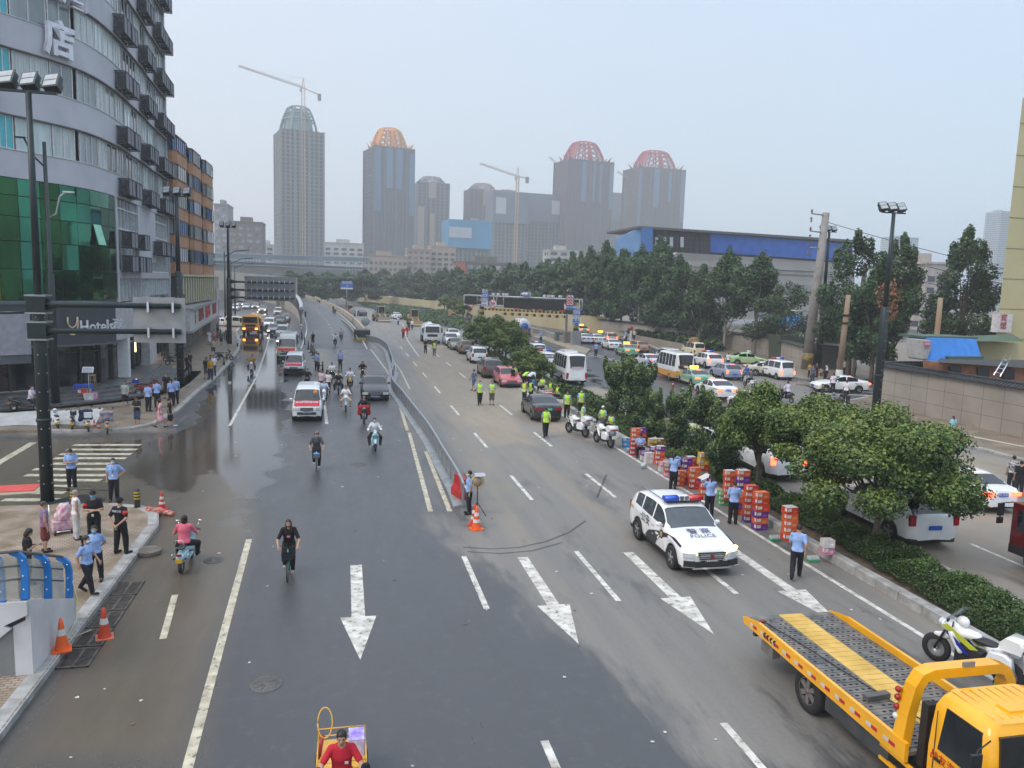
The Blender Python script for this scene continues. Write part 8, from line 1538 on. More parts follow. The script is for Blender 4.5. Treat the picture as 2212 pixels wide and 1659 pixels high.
for(px,py,hd,lab,kw)in((360,861,190,'woman in long black dress standing behind the blue-shirted group',dict(dress='#1a1b24',hair='bun')),(404,809,100,'person in black walking with wide stride beside the second lamp post',dict(pose='walk',top='#14151a')),(410,803,200,'man in black t-shirt by the shop glass',dict(top='#22242a')),(446,818,185,'man in dark shirt and grey shorts, left of three by the kerb',dict(top='#2a2522',bot='#4a5560',legs='0.5')),(455,820,190,'person with yellow top and navy skirt, middle of three by the kerb',dict(top='#c28f1e',bot='#1d2350')),(462,812,190,'young person in white t-shirt, right of three by the kerb',dict(top='#dfdfe4',bot='#303a55')),(461,768,180,'person in beige t-shirt and shorts walking near the black parked scooter',dict(pose='walk',top='#b0a58e',bot='#2c3036',legs='0.5')),(478,746,180,'person in grey top and shorts in front of the third lamp post',dict(top='#5c5a58',bot='#1b1c20',legs='0.5')),(463,742,180,'woman in pink top by the shops',dict(top='#c78f92',bot='#a55d68',hair='bob')),(452,745,180,'person in white gown at the shop door',dict(dress='#cfd4da')),(491,738,180,'person in brown jacket by the third lamp post',dict(top='#4a4232',bot='#22242a')),(459,712,90,'person in orange-pink top near the sideways white sedan',dict(top='#c48470',bot='#22242a')),(470,722,30,'person in grey beside scooters far left',dict(top='#6c6f78',bot='#22242a'))):person((px,py),hd,lab,z=.15,**kw)
person((700-6,848),182,'young man in pale pink t-shirt walking behind the nearest minivan','walk',top='#dcc6cf',bot='#17181c');person((709,850),178,'woman in white t-shirt with black shoulder bag walking in the road','walk',top='#e4dee2',bot='#20264a',hair='long',h=.96);officer((735,796),178,'officer in light blue shirt standing in the middle of the left road','stand',hi=False,mask='#c2d4da');officer((684,800),150,'officer in pale shirt sitting against the wooden posts','stand')
person((688,803),95,'person in dark clothes lying back beside the seated officer','stand',top='#8f9bb5',bot='#1d1e22');officer((650,730),80,'officer in light blue shirt striding at the foot of the noise barrier','walk');person((676,747),180,'man in black t-shirt and shorts with yellow bag on the ramp','walk',top='#14151a',bot='#15161a',legs='0.55')
b=MB();b.ell((.24,-.05,1.15),(.10,.12,.17),10,8);b.build('yellow_bag',M('bag_yellow',(.65,.55,.05),.5),PN[-1])
for(px,py,lab,kw,zz)in((647,684,'person in white and black, left of two at the foot of the barrier',dict(top='#dfdfe2',bot='#222'),0),(652,683,'person in black t-shirt, right of two at the foot of the barrier',dict(top='#26222a',bot='#6a5a50',legs='0.5'),0),(660,686,'child in dark clothes on the ramp',dict(top='#4a3a4a',bot='#33405a',h=.8),0)):
 kw=dict(kw);kw['bot']=kw['bot']if len(kw['bot'])==7 else '#222222';person((px,py),170,lab,z=.8,**kw)
for(px,py,lab,kw,zz)in((720,677,'black-clothed person leaning on the ramp parapet',dict(top='#1a1b20',bot='#191a1e'),1.2),(724,677,'person in green vest leaning on the ramp parapet',dict(top='#b9cbb0',vest=1),1.2),(682,651,'man in white shirt far up the ramp, left of three',dict(top='#d4d6da'),2.0),(686,653,'person in green vest far up the ramp, middle of three',dict(top='#b9cbb0',vest=1),2.0),(690,655,'person in green vest far up the ramp, right of three',dict(top='#a9c090',vest=1),2.0),(650,637,'lone person in white shirt at the top of the ramp',dict(top='#d4d6da'),2.8)):person((px,py),160,lab,z=zz,**kw)
for(px,py,hd,lab,kw)in((860,703,180,'person in pale shirt and jeans walking on the tunnel road',dict(pose='walk',top='#b9c4d4',bot='#3a4a66')),(871,731,180,'person in red coat, left of the red pair',dict(pose='walk',top='#b3222c',bot='#222329',sleeve='l')),(879,728,180,'person in red coat and shorts, right of the red pair',dict(pose='walk',top='#b3222c',bot='#c8a090',legs='0.5',sleeve='l')),(883,714,180,'person in black behind the red-coated pair',dict(top='#1b1c22')),(890,712,10,'man in white shirt walking away towards the loader',dict(pose='walk',top='#dde0e4',bot='#1b1c22')),(919,763,182,'man in dark navy clothes with hands folded, on the brown dust',dict(pose='hands_front',top='#1b2030')),(938,769,180,'person in green vest, dark sleeves and blue jeans on the brown dust',dict(top='#3f2f2a',bot='#5f7386',vest=1)),(1023,845,320,'man in blue-grey shirt and shorts with camera, wearing boots',dict(pose='walk',top='#5a6a86',bot='#4a5f80',legs='0.5')),(1036,875,182,'masked officer in green vest walking towards us, left of the pair',dict(pose='walk',top=OFB,vest=1,mask='#cfd8dc',bot=NAVY)),(1062,875,180,'man in green vest and grey shorts with folded hands, right of the pair',dict(pose='hands_front',top=OFB,vest=1,bot='#5a5654',legs='0.6')),(1178,945,5,'man in green vest walking away beside the dark grey sedan',dict(pose='walk',top='#9aa6a4',vest=1,bot='#15161b',hi=True)),(1095,832,100,'man in white shirt and green vest at the red hatchback',dict(top='#c6d2cc',vest=1,bot='#22242a')),(1107,836,60,'man in black seen from behind at the red hatchback',dict(pose='hands_front',top='#14161c',bot='#1a1b20')),(1113,834,250,'man in green vest facing the man in black',dict(top='#8fa28c',vest=1,bot='#20222a')),(1133,836,60,'man bending in green vest over the boxes, left of the white shirt',dict(pose='bend',top='#15161a',vest=1,bot='#1c1d22')),(1144,838,70,'man in white t-shirt bending over the supply boxes',dict(pose='bend',top='#e2dff0',bot='#222737',h=1.05)),(1157,825,250,'man in green vest behind the supply table',dict(pose='hands_front',top='#8f9d96',vest=1,bot='#1c1d22')),(1132,873,60,'man in green vest looking at his phone left of the supply table',dict(pose='phone',top='#9d7a64',vest=1,bot='#20232b')),(1146,872,70,'man in green vest leaning at the supply table',dict(pose='hands_front',top='#15161a',vest=1,bot='#15161a'))):person((px,py),hd,lab,**kw)
for(px,py,hd,lab,kw)in((1172,848,230,'man in green vest sitting behind the red boxes',dict(pose='sit',top='#c9b8a0',vest=1)),(1190,858,250,'man in green vest sitting on the kerb with phone, left one',dict(pose='sit',top='#1a1a1e',vest=1,bot='#b3a08c')),(1205,868,255,'man in green vest sitting on the kerb, right one',dict(pose='sit',top='#1a1a1e',vest=1,bot='#1a1a1e')),(1224,902,200,'officer in green vest and blue shirt standing behind the left police motorcycle',dict(pose='stand',top=OFB,vest=1,bot=NAVY,hi=True)),(1254,897,190,'masked officer in green vest facing us at the hedge',dict(pose='stand',top=OFB,vest=1,bot=NAVY,mask='#d8dcde')),(1258,932,100,'officer in green vest seen sideways between the two police motorcycles',dict(pose='hands_front',top=OFB,vest=1,bot=NAVY,hi=True)),(1302,922,230,'traffic officer with white cap and green vest sitting on the kerb',dict(pose='sit',top='#8fabdd',vest=1,bot=NAVY,cap='#e8eaee')),(1322,935,250,'officer in green vest sitting on the kerb, head bowed',dict(pose='sit_read',top='#9db2dd',vest=1,bot='#15161a'))):person((px,py),hd,lab,**kw)
officer((1382,985),200,'female officer sitting among the cartons reading papers','sit_read',hair='bun',hi=True);b=MB();b.cbox((0,.42,.70),(.15,.11,.006),rx=.2);b.build('papers',M('paper_white',(.7,.7,.72),.7),PN[-1])
officer((1453,1060),50,'female officer with long ponytail holding a brown box by the yellow cartons','carry',hair='pony',hi=True);officer((1466,1042),240,'masked officer in dark cap reaching towards the purple cartons','bend',hi=True,mask='#5fa8cf',cap='#15161c');officer((1531,1117),10,'female officer lifting a white and purple carton','lift',hair='pony',hi=True);officer((1582,1132),20,'female officer with bun standing at the tall carton stacks','hands_front',hair='bun',hi=True);officer((1718,1250),35,'officer seen from behind carrying a carton tower, nearest person on the right','walk',hi=True,h=1.03)
officer((1013,1110),270,'officer in blue shirt beside the yellow fan at the barrier end','wave',hi=True,mask='#d4dade')
officer((1168,741),180,'man in white shirt and dark trousers standing alone in the right carriageway','phone');recol(PN[-1].children[1],[cloth('#dde1e6')]);officer((1287,770),200,'officer in light blue shirt beside the painted hatching','stand');officer((1398,808),200,'bald officer in blue shirt beside the silver-white saloon','stand',hair='bald')
for(px,py,hd,lab,kw)in((1572,795,10,'man in white t-shirt standing by the white police SUV',dict(top='#dfe2e6')),(1590,806,10,'man in white t-shirt sitting low near the planter',dict(pose='crouch',top='#dfe2e6',bot='#6a4a44')),(1798,850,30,'officer in white shirt at the striped tape',dict(pose='wave',top='#dcd6e2')),(1826,868,60,'officer in white shirt with red armband by the parked scooters',dict(top='#dcdade',cap='#7a2a30')),(1754,828,190,'person in grey-blue t-shirt standing among parked scooters',dict(top='#5f6478',bot='#3a4660')),(1762,822,200,'woman in dark red dress by the thick utility pole',dict(dress='#35181e',hair='long')),(1780,835,170,'woman in black dress by the striped bollard',dict(dress='#15161a',hair='bob')),(1748,816,200,'child in yellow by the thick utility pole',dict(top='#b0903c',h=.85)),(1810,805,180,'shirtless-looking person in beige near the kiosk',dict(top='#b08468')),(1822,812,185,'person in white t-shirt near the kiosk',dict(top='#dcdce4')),(1833,810,180,'woman in patterned top near the kiosk',dict(top='#8f8a7a',hair='long')),(1844,812,185,'man in white shirt near the wall end',dict(top='#cfd0dc')),(1370,735,190,'man in white t-shirt under the poplars',dict(pose='walk',top='#d5d8dc')),(1296+70,733,200,'person in yellow t-shirt under the poplars',dict(top='#8a7a30')),(1408,738,100,'person in dark top sitting on the planter wall',dict(pose='sit',top='#15171c',bot='#9a9ca0')),(1478,755,120,'person in navy sitting on the planter wall',dict(pose='sit',top='#1f2a4a'))):person((px,py),hd,lab,z=.15 if px>1600 else 0,**kw)
officer((1352,738),190,'officer in blue shirt beside the red round sign under the poplars');person((2055,950),10,'girl with ponytail in turquoise top beside the stone wall','stand',top='#8fc4cf',hair='pony',h=.85,z=.15)
person((2183,1062),40,'young man in black and white patterned shirt at the right edge','stand',top=M('cloth_bw',(.04,.04,.05),.8,vs=14,col2=(.6,.6,.62)),bot='#23242a',hi=True);person((2199,1072),40,'person in black t-shirt with earphones at the right edge','stand',top='#14151a',bot='#23242a',hi=True,h=.97)
person((1590+40,955+60),200,'person in black shorts half hidden behind the shrubs','stand',top='#c9ccd2',bot='#101116',legs='0.5')
person((67,893),95,'masked man in white shirt sitting on a parked scooter behind the plastic sheet','scoot',top='#cfc6d8',mask='#9fd3d8',z=.15)
rider((1656,872),350,'scooter ridden by a person with white helmet behind the median trees','scooter rider with white helmet and white shirt',dict(colr='#1d1e22',kind='sport'),dict(top='#dcdce6',helmet='#e6e8ea'));rider((1697,868),350,'scooter with red-collared rider in white behind the median trees','rider in white shirt with red collar',dict(colr='#2a1f22',kind='sport'),dict(top='#d2cfe4'));rider((1752,886),350,'blue covered scooter behind the trees on the right','rider in black with cap on the blue covered scooter',dict(colr='#1f4fc0',kind='sport'),dict(top='#15161a',cap='#22232a'));rider((1610,826),355,'white scooter with green plate beside the beige sedan, front','man in blue striped shirt on a scooter',dict(colr='#dcdfe4',kind='sport',plate=PLG),dict(top='#3a58a0'));rider((1618,836),355,'white scooter with green plate beside the beige sedan, rear','rider in grey t-shirt beside the beige sedan',dict(colr='#e4e4e8',kind='sport',plate=PLG),dict(top='#5a5a60'))
for(px,py,hd,lab,kw)in((122,926,-24,'white scooter with black body and yellow plate, first of the parked row',dict(colr='#d8dcdf',kind='sport')),(158,928,-14,'small dark bike with blue basket and mint panel in the parked row',dict(colr='#27302e',kind='bike',basket='#1f2f4f')),(188,930,-22,'white scooter with blue cover and red lamp in the parked row',dict(colr='#d4d0ca',kind='sport',box='#e2e4e6')),(232,934,-16,'scooter draped with mauve cape at the right end of the parked row',dict(colr='#a79ea4',kind='sport'))):scooter((px,py),hd,lab,**kw)
for(px,py,hd,lab,kw)in((55,888,95,'black scooter behind the plastic sheet at the left edge',dict(colr='#15181a')),(320,852,60,'red scooter with blue raincover by the hotel corner',dict(colr='#8a1f1c',box='#1f3fa0')),(345,850,70,'red cargo scooter beside the blue-covered one',dict(colr='#a03020')),(485,778,85,'black scooter parked sideways near the far kerb',dict(colr='#16181b')),(513,748,170,'black scooter with white front by the third lamp post',dict(colr='#dfe2e4')),(378,788,70,'dark motorcycle leaning by the shop steps, nearer',dict(colr='#2a2326')),(372,780,60,'dark motorcycle leaning by the shop steps, farther',dict(colr='#1d1f22')),(469,728,60,'dark scooter near the shops, first',dict(colr='#1d1f22')),(477,735,60,'dark scooter near the shops, second',dict(colr='#22252a')),(1345,737,60,'pale motor scooter under the poplars',dict(colr='#c9c4a8')),(1800,880,30,'parked scooter with grey cover by the leaning pole',dict(colr='#8a8a90')),(1812,882,50,'dark parked scooter by the leaning pole',dict(colr='#1d1e22')),(1822,885,70,'second dark parked scooter beyond the leaning pole',dict(colr='#26272b')),(1780,812,60,'white parked motorbike beside the white fastback',dict(colr='#dcdee2'))):scooter(tuple(G(px,py,.15)),hd,lab,**kw)
sc=[o for o in bpy.data.objects if o.name.startswith('scooter')and o.get('label','').startswith(('white scooter with blue cover','scooter draped with mauve'))]
for o,c in zip(sc,('#1d2a4c','#8d8390')):me=sdf_mesh('cover',lambda P:smin([rc(P,V3(-.25,.35,1.0),V3(.25,.35,1.0),.10),rc(P,V3(-.2,.4,.95),V3(-.26,.4,.55),.08,.12),rc(P,V3(.2,.4,.95),V3(.24,.35,.6),.08,.10),rc(P,V3(0,.4,.95),V3(0,.35,.7),.15)],.1),(-.6,-.1,.3),(.6,.8,1.3),.03,cloth(c));link('cover',me,o)
def police_bike(pos,hd,label,big=False,c2='#dfe2e4'):
 p=G(*pos)if len(pos)==2 else pos;o=empty('police_motorcycle',(p[0],p[1],0),-R_(hd),label,'motorcycle');o.scale=(1.13,)*3
 recol(link('body',_bikeb(),o),[WHT]);part('pb_s','seat',lambda b:b.ell((0,-.20,.84),(.15,.36,.07),12,8),BLK,o)
 part('pb_e','engine',lambda b:(b.cbox((0,.05,.42),(.16,.26,.18)),b.tube([(.16,.1,.35),(.20,-.7,.35)],.05,8),b.tube([(-.16,.1,.35),(-.20,-.7,.35)],.05,8)),M('engine_dark',(.05,.05,.055),.4,.5),o)
 for y in(.76,-.70):part('pb_w','wheel',lambda b:(b.lathe([(.20,-.06),(.29,-.06),(.32,0),(.29,.06),(.20,.06),(.2,-.06)],axis='X',n=24),b.lathe([(.21,-.02),(.04,-.04),(.04,.04),(.21,.02)],axis='X',n=14,m=1)),[RUB,MET],o,(0,y,.32))
 part('pb_h','handlebar',lambda b:(b.tube([(-.38,.30,1.06),(0,.46,1.04),(.38,.30,1.06)],.016,6),[b.ell((s*.34,.42,1.16),(.07,.02,.045),10,6)for s in(-1,1)],b.tube([(-.1,.76,.33),(-.1,.5,1.0)],.025,6),b.tube([(.1,.76,.33),(.1,.5,1.0)],.025,6)),BLK,o)
 part('pb_v','windshield',lambda b:b.grid([[(x,.66-.35*k+abs(x)*-.5,1.0+.42*k)for x in(-.2,-.1,0,.1,.2)]for k in(0,.5,1)]),M('windshield',(.25,.28,.3),.08,alpha=.55,spec=.9),o)
 for s in(-1,1):part(('pb_p',s),'pannier',lambda b,s=s:b.extr([(-.90,.48),(-.84,.78),(-.72,.84),(-.45,.82),(-.38,.60),(-.46,.46)],'X',s*.20,s*.40,0,True),WHT,o)
 part('pb_t','top_box',lambda b:(b.extr([(-.98,.90),(-1.0,1.04),(-.92,1.15),(-.66,1.16),(-.56,1.04),(-.58,.90)],'X',-.25,.25,0,True),b.cbox((0,-1.0,.97),(.20,.015,.025),1)),[WHT,TAILR],o);part('pb_n','number_plate',lambda b:b.cbox((0,-1.02,.60),(.12,.008,.08)),PLW,o);part('pb_l','headlight',lambda b:b.ell((0,.70,.95),(.11,.05,.09),12,8),HEADL,o)
 return o
_bb=[]
def _bikeb():
 if not _bb:_bb.append(sdf_mesh('body',lambda P:smin([rc(P,V3(0,.55,.92),V3(0,.35,.95),.15,.14,(1.1,1,.9)),rc(P,V3(0,.30,.86),V3(0,-.02,.88),.17,.12,(1,1,.8)),rc(P,V3(0,-.35,.74),V3(0,-.8,.82),.13,.10),rc(P,V3(0,.75,.62),V3(0,.6,.66),.07,.08,(.8,1.4,1)),rc(P,V3(.14,.40,.80),V3(.15,.2,.50),.08,.06),rc(P,V3(-.14,.40,.80),V3(-.15,.2,.50),.08,.06)],.06),(-.4,-1.1,.3),(.4,1.0,1.3),.024,WHT))
 return _bb[0]
police_bike((1247,940),340,'white police motorcycle with clear screen, left of the two in mid distance',);police_bike((1304,962),350,'white police motorcycle with white boxes, right of the two in mid distance')
pm=police_bike((14.85,14.75,0),-22,'blue, yellow and white police motorcycle with helmet beside the tow truck bed')
for s in(-1,1):b=MB();b.extr([(.5,1.0),(.62,.95),(.0,.62),(-.15,.66)],'X',s*.165,s*.185);b.extr([(.35,.80),(.5,.82),(.1,.5),(0,.5)],'X',s*.19,s*.21,1);b.build('livery_stripe',[M('stripe_yellow',(.45,.5,.04),.4),M('stripe_blue',(.01,.02,.30),.4)],pm)
me=sdf_mesh('helmet',lambda P:np.maximum(sell(P,(0,0,0),(.13,.155,.14)),-rbox(P,(0,.14,-.06),(.09,.1,.06),.02)),(-.2,-.2,-.2),(.2,.2,.2),.018,WHT);o=link('helmet',me,None,'white visored helmet resting on the tank of the blue and white police motorcycle','helmet',loc=tuple(Matrix.Translation((14.85,14.75,0))@Matrix.Rotation(R_(22),4,'Z')@Vector((0,.30,1.24))));b=MB();b.ell((0,.04,-.02),(.128,.13,.07),12,8);b.build('visor',M('visor_clear',(.3,.33,.36),.1,spec=.9),o)
b=MB();b.tube([(.22,-.95,.8),(.24,-1.05,1.5)],.025,6);b.build('lamp_stalk',BLK,pm);b=MB();b.lathe([(.001,0),(.07,0),(.08,.05),(.07,.10),(.001,.11)],(.24,-1.05,1.48),'Z',12);b.build('red_beacon',TAILR,pm)
bicycle((1332,890),20,'light blue shared bicycle standing alone in the right carriageway','#5fa8dc','#1c1d20')
#STREET PROPS
ORC=M('cone_orange',(.78,.12,.02),.45,vs=3,var=.15);WBD=M('cone_white',(.62,.62,.60),.35);RDC=M('cone_red',(.55,.03,.02),.5)
def cone(pos,label,h=.75,colr=None,base=None,bands=1,z=0,group='traffic cones'):
 p=G(pos[0],pos[1],z)if len(pos)==2 else pos;o=empty('traffic_cone',(p[0],p[1],z),.3,label,'traffic cone',group);k=h/.75
 b=MB();b.prism([(-.19*k,-.17*k),(-.17*k,-.19*k),(.17*k,-.19*k),(.19*k,-.17*k),(.19*k,.17*k),(.17*k,.19*k),(-.17*k,.19*k),(-.19*k,.17*k)],0,.035*k);b.build('base',base or colr or ORC,o)
 r=lambda t:(.145*(1-t)+.030*t)*k
 b=MB();b.lathe([(r(t),.035*k+t*.70*k)for t in np.linspace(0,1,8)]+[(.001,.74*k)],n=20);b.build('cone',colr or ORC,o)
 for q in((.46,.66),)if bands==1 else((.28,.42),(.56,.72)):b=MB();b.lathe([(r(q[0])+.003,.035*k+q[0]*.7*k),(r(q[1])+.003,.035*k+q[1]*.7*k)],n=20);b.build('reflective_band',WBD,o)
 return o
cone((134,1404),'orange cone with one white band on the pavement beside the white stair wall',.80,z=.17);cone((226,1378),'darker orange cone with one white band standing on the drain grates',.80,M('cone_dark_orange',(.55,.06,.02),.5),M('cone_base_pink',(.55,.16,.10),.6))
cone((1029,1143),'orange cone with two white bands in front of the tripod',.9,bands=2);cone((1024,1135),'second cone hidden just behind the two-banded one',.85,M('cone_dark_orange',(.55,.06,.02),.5),bands=2);cone((350,1100),'red and white striped cone at the pavement corner',.72,RDC,bands=2)
cone((204,928),'small red and white cone between two parked scooters, left one',.6,RDC);cone((214,932),'small red and white cone beside the mauve-draped scooter',.6,RDC);cone((365,908),'red cone behind the woman in black dress',.6,RDC);cone((1311,902),'tall red cone beside the right police motorcycle',1.0,RDC)
for i,(px,py,c)in enumerate(((1308,772,0),(1325,781,1),(1347,790,2),(1363,799,1),(1377,806,1),(1453,838,1),(1514,880,1),(1557,902,1))):cone((px,py),'%s cone of the line along the right carriageway, counting towards us'%ORD[i],.95 if c==2 else.7,[RDC,M('cone_dusk',(.25,.04,.02),.6),ORC][c],group='cones along the right carriageway')
p=G(1001,1080);o=empty('water_barrier',(p[0],p[1],0),.2,'red plastic barrier behind the officer at the end of the guard barrier','barrier');b=MB();b.extr([(-.25,0),(.25,0),(.24,.35),(.12,.55),(.10,.95),(-.10,.95),(-.12,.55),(-.24,.35)],'Y',-.3,.9);b.build('body',M('barrier_red',(.42,.02,.025),.5),o)
p=G(1030,1118);o=empty('warning_lamp',(p[0],p[1],0),0,'solar warning lamp with round yellow cage on black tripod','lamp');b=MB();b.tube([(0,0,.35),(0,0,1.55)],.022,8)
for a in(.4,2.5,4.4):b.tube([(0,0,.62),(math.cos(a)*.42,math.sin(a)*.42,.01)],.016,6)
b.build('tripod',BLK,o);b=MB();b.tube([(math.cos(t)*.25,0,1.42+math.sin(t)*.25)for t in np.linspace(0,2*math.pi,25)],.018,6,caps=False);b.lathe([(.001,-.06),(.16,-.06),(.2,.03)],(0,0,1.42),'Y',18,1)
for k in range(7):a=k*math.pi/7;b.tube([(math.cos(a)*.25,-.02,1.42+math.sin(a)*.25),(-math.cos(a)*.25,-.02,1.42-math.sin(a)*.25)],.006,4)
b.build('lamp_cage',[M('cage_yellow',(.60,.42,.05),.5),M('lamp_amber_dull',(.30,.22,.14),.4)],o);b=MB();b.cbox((.08,0,1.70),(.20,.13,.012),rx=.35);b.build('solar_panel',M('solar',(.30,.32,.38),.15,vs=30,col2=(.45,.47,.52)),o)
me=sdf_mesh('tarpaulin',lambda P:smin([rc(P,V3(-.45,.1,.12),V3(.0,0,.16),.13,.12),rc(P,V3(0,0,.14),V3(.45,-.2,.08),.12,.09),rc(P,V3(-.5,.25,.15),V3(-.35,0,.2),.12)],.05)+.03*np.sin(P[...,0]*23)*np.cos(P[...,1]*19+P[...,2]*25),(-.8,-.6,-.02),(.8,.6,.5),.025,M('tarp_red',(.42,.04,.03),.6,vs=7,col2=(.5,.3,.245)));p=G(348,1112);link('crumpled_cover',me,None,'crumpled red and white plastic lying at the pavement corner','plastic sheet',loc=(p[0],p[1],0))
BOL=M('bollard_dark',(.035,.04,.038),.5)
for i,(px,py,lab)in enumerate(((297,1105,'black bollard with yellow rings at the near pavement corner'),(160,1105,'black bollard with yellow rings half hidden by the near lamp post'),(342,893,'dark striped bollard behind the woman in pink'),(446,805-15,'striped bollard at the far pavement gap, left one'),(455,785,'striped bollard at the far pavement gap, upper one'),(484,792,'striped bollard at the far pavement gap, nearest the road'),(490,779,'striped bollard at the far pavement gap, behind the sideways scooter'),(1776,850,'yellow and black bollard at the right side road'))):
 p=G(px,py);o=empty('bollard',(p[0],p[1],0),0,lab,'bollard','striped bollards');b=MB();b.lathe([(.001,0),(.11,0),(.11,.82),(.10,.88),(.04,.92),(.001,.92)],n=16);b.build('post',BOL,o);b=MB()
 for z in(.5,.62,.74):b.lathe([(.112,z),(.112,z+.05)],n=16)
 b.build('yellow_rings',M('ring_yellow',(.55,.42,.04),.5),o)
for i,(px,py)in enumerate(((652,735),(658,745),(666,755),(672,762),(680,775),(689,790),(697,806),(706,826),(684,781),(676,768))):
 p=G(px,py);o=empty('barrier_post',(p[0],p[1],0),0,'%s dark rubber-footed post of the staggered line at the left edge of the ramp road'%ORD[i],'post','dark posts along the ramp road');b=MB();b.tube([(0,0,0),(0,0,1.15)],[.10,.07],8);b.build('post',BLK,o);b=MB();b.cbox((0,0,.03),(.35,.14,.03));b.build('foot',BLK,o)
for(px,py,lab)in((497,868,'square dark marker post standing in the bright puddle'),):p=G(px,py);b=MB();b.box(-.09,.09,-.09,.09,0,1.5);b.box(-.1,.1,-.1,.1,1.3,1.5,1);b.build('marker_post',[M('marker_grey',(.12,.12,.11),.6),M('marker_white',(.5,.5,.5),.5)],loc=(p[0],p[1],0),label=lab,cat='post')
CC=dict(red=(.50,.045,.02),orange=(.60,.11,.03),purple=(.13,.025,.22),yellow=(.62,.36,.03),white=(.58,.56,.56),green=(.08,.34,.10),blue=(.03,.28,.62),pink=(.55,.22,.33),brown=(.27,.15,.08),crimson=(.42,.02,.025))
_CT={}
def carton_mesh(sz):
 if sz in _CT:return _CT[sz]
 w,d,h=sz[0]/2,sz[1]/2,sz[2];b=MB();b.box(-w,w,-d,d,0,h);e=.003
 for s in(-1,1):
  b.box(-w*.92,-w*.25,s*(d+e)-.002,s*(d+e)+.002,h*.42,h*.9,1);b.box(w*.05,w*.7,s*(d+e)-.002,s*(d+e)+.002,h*.25,h*.55,2);b.box(s*(w+e)-.002,s*(w+e)+.002,-d*.85,-d*.2,h*.4,h*.9,1)
 b.box(-w,w,-.03,.03,h-.001,h+.003,3);b.box(-w,w,-d,d,h+.0005,h+.002,4);me=b.mesh('carton',[WHT]*5);_CT[sz]=me;return me
def carton(x,y,z,c,label,group,sz=(.40,.30,.25),rz=.0,topc=None,labc=None):
 me=carton_mesh(sz);o=link('carton',me,None,label,'carton',group,loc=(x,y,z),rz=rz);m=M('carton_'+c,CC[c],.55,vs=2,var=.12);recol(o,[m,M('carton_label',(.62,.60,.58),.6,vs=20,var=.15),M('carton_print_'+c,tuple(min(1,v*1.9+.03)for v in CC[c]),.6,vs=25,var=.4),M('carton_tape',(.5,.45,.38),.4),(M('carton_'+topc,CC[topc],.55)if topc else m)]);return o
crr=random.Random(11);SOFAR={}
def stack(px,py,cols,where,z0=.0,sz=(.42,.32,.26),dx=0,dy=0,rz0=.0):
 p=G(px,py,z0);
 for i,c in enumerate(cols):
  n=len(cols);posn='only' if n==1 else('bottom' if i==0 else('topmost' if i==n-1 else ORD[i]+' from bottom'));lab='%s %s carton %s'%(posn,c if c!='crimson' else 'deep red',where)if n>1 else '%s carton %s'%(c,where)
  carton(p[0]+dx+crr.uniform(-.02,.02),p[1]+dy+crr.uniform(-.02,.02),z0+i*sz[2]*1.005,c,lab,'relief cartons stacked along the median kerb',sz,rz0+crr.uniform(-.08,.08),topc='white' if(i==n-1 and crr.random()<.35)else None)
R1='red orange purple orange red orange purple'.split()
stack(1640,1143,['purple','orange','purple','red','red','orange'],'in the front tall stack by the third tree',sz=(.5,.36,.245));stack(1617,1126,['purple','red','orange','red','orange','red'],'in the tall stack just left of the front one',sz=(.45,.34,.245));stack(1600,1102,['green','orange','orange','red','purple','purple','orange'],'in the rear tall stack behind the woman with a bun',sz=(.5,.34,.245));stack(1612,1112,['yellow','green','orange','orange'],'in the low stack with yellow base behind the tall ones',sz=(.4,.32,.245));stack(1590,1110,['red','purple','orange'],'hidden beside the standing woman with a bun',sz=(.42,.32,.245))
stack(1572,1078,['red','orange','orange','red','orange'],'in the white topped stack left of the bun',z0=.3,sz=(.42,.32,.25))
stack(1702,1165,['red','orange','orange','orange','red'],'in the tower held by the nearest officer',z0=.34,sz=(.44,.36,.24))
stack(1785,1196,['pink','white'],'on the kerb right of the nearest officer',z0=.30,sz=(.38,.30,.26))
stack(1498,1055,['crimson','red','orange','orange'],'in the orange stack behind the lifted carton',sz=(.45,.36,.245));stack(1480,1045,['red','red','orange','purple','purple'],'in the stack before the capped officer',sz=(.44,.34,.245));stack(1516,1040,['white','white','red','yellow','yellow'],'in the stack topped with two yellow ones',sz=(.48,.36,.28));stack(1522,1068,['orange','red'],'at the feet of the lifting woman',sz=(.45,.34,.26));stack(1466,1050,['red','orange','orange'],'left of the purple topped stack',sz=(.4,.3,.245));stack(1489,1028,['orange','red','red','orange'],'behind the purple topped stack',sz=(.42,.32,.245))
stack(1432,1018,['white','pink'],'at the near end of the low pile',sz=(.40,.30,.245));stack(1442,1030,['pink','red'],'beside the long-ponytailed woman',sz=(.36,.3,.25));stack(1424,1003,['orange','red','orange','purple'],'in the middle of the low pile',sz=(.44,.34,.245));stack(1412,994,['red','pink','purple'],'in the low pile just right of the white one',sz=(.4,.32,.245));stack(1401,1000,['white','white'],'of the low pile nearest the yellow one',sz=(.42,.30,.28));stack(1392,993,['white','purple'],'left end of the low pile',sz=(.42,.32,.245));stack(1408,975,['brown','brown','yellow'],'behind the seated reading woman',sz=(.45,.34,.245));stack(1425,975,['orange','pink','red'],'at the back of the low pile',sz=(.44,.32,.245))
stack(1370,982,['crimson','crimson','crimson','red','orange','orange'],'in the tall red stack left of the reading woman',sz=(.44,.34,.245));stack(1384,970,['crimson','crimson','crimson','red','purple'],'in the second deep red stack behind the reading woman',sz=(.44,.34,.245));stack(1352,965,['blue','blue'],'in the blue pair near the right police motorcycle',sz=(.40,.30,.26));stack(1326,945,['blue'],'by the seated officers',sz=(.42,.32,.3));stack(1358,976,['blue'],'small, at the foot of the deep red stack',sz=(.25,.2,.2))
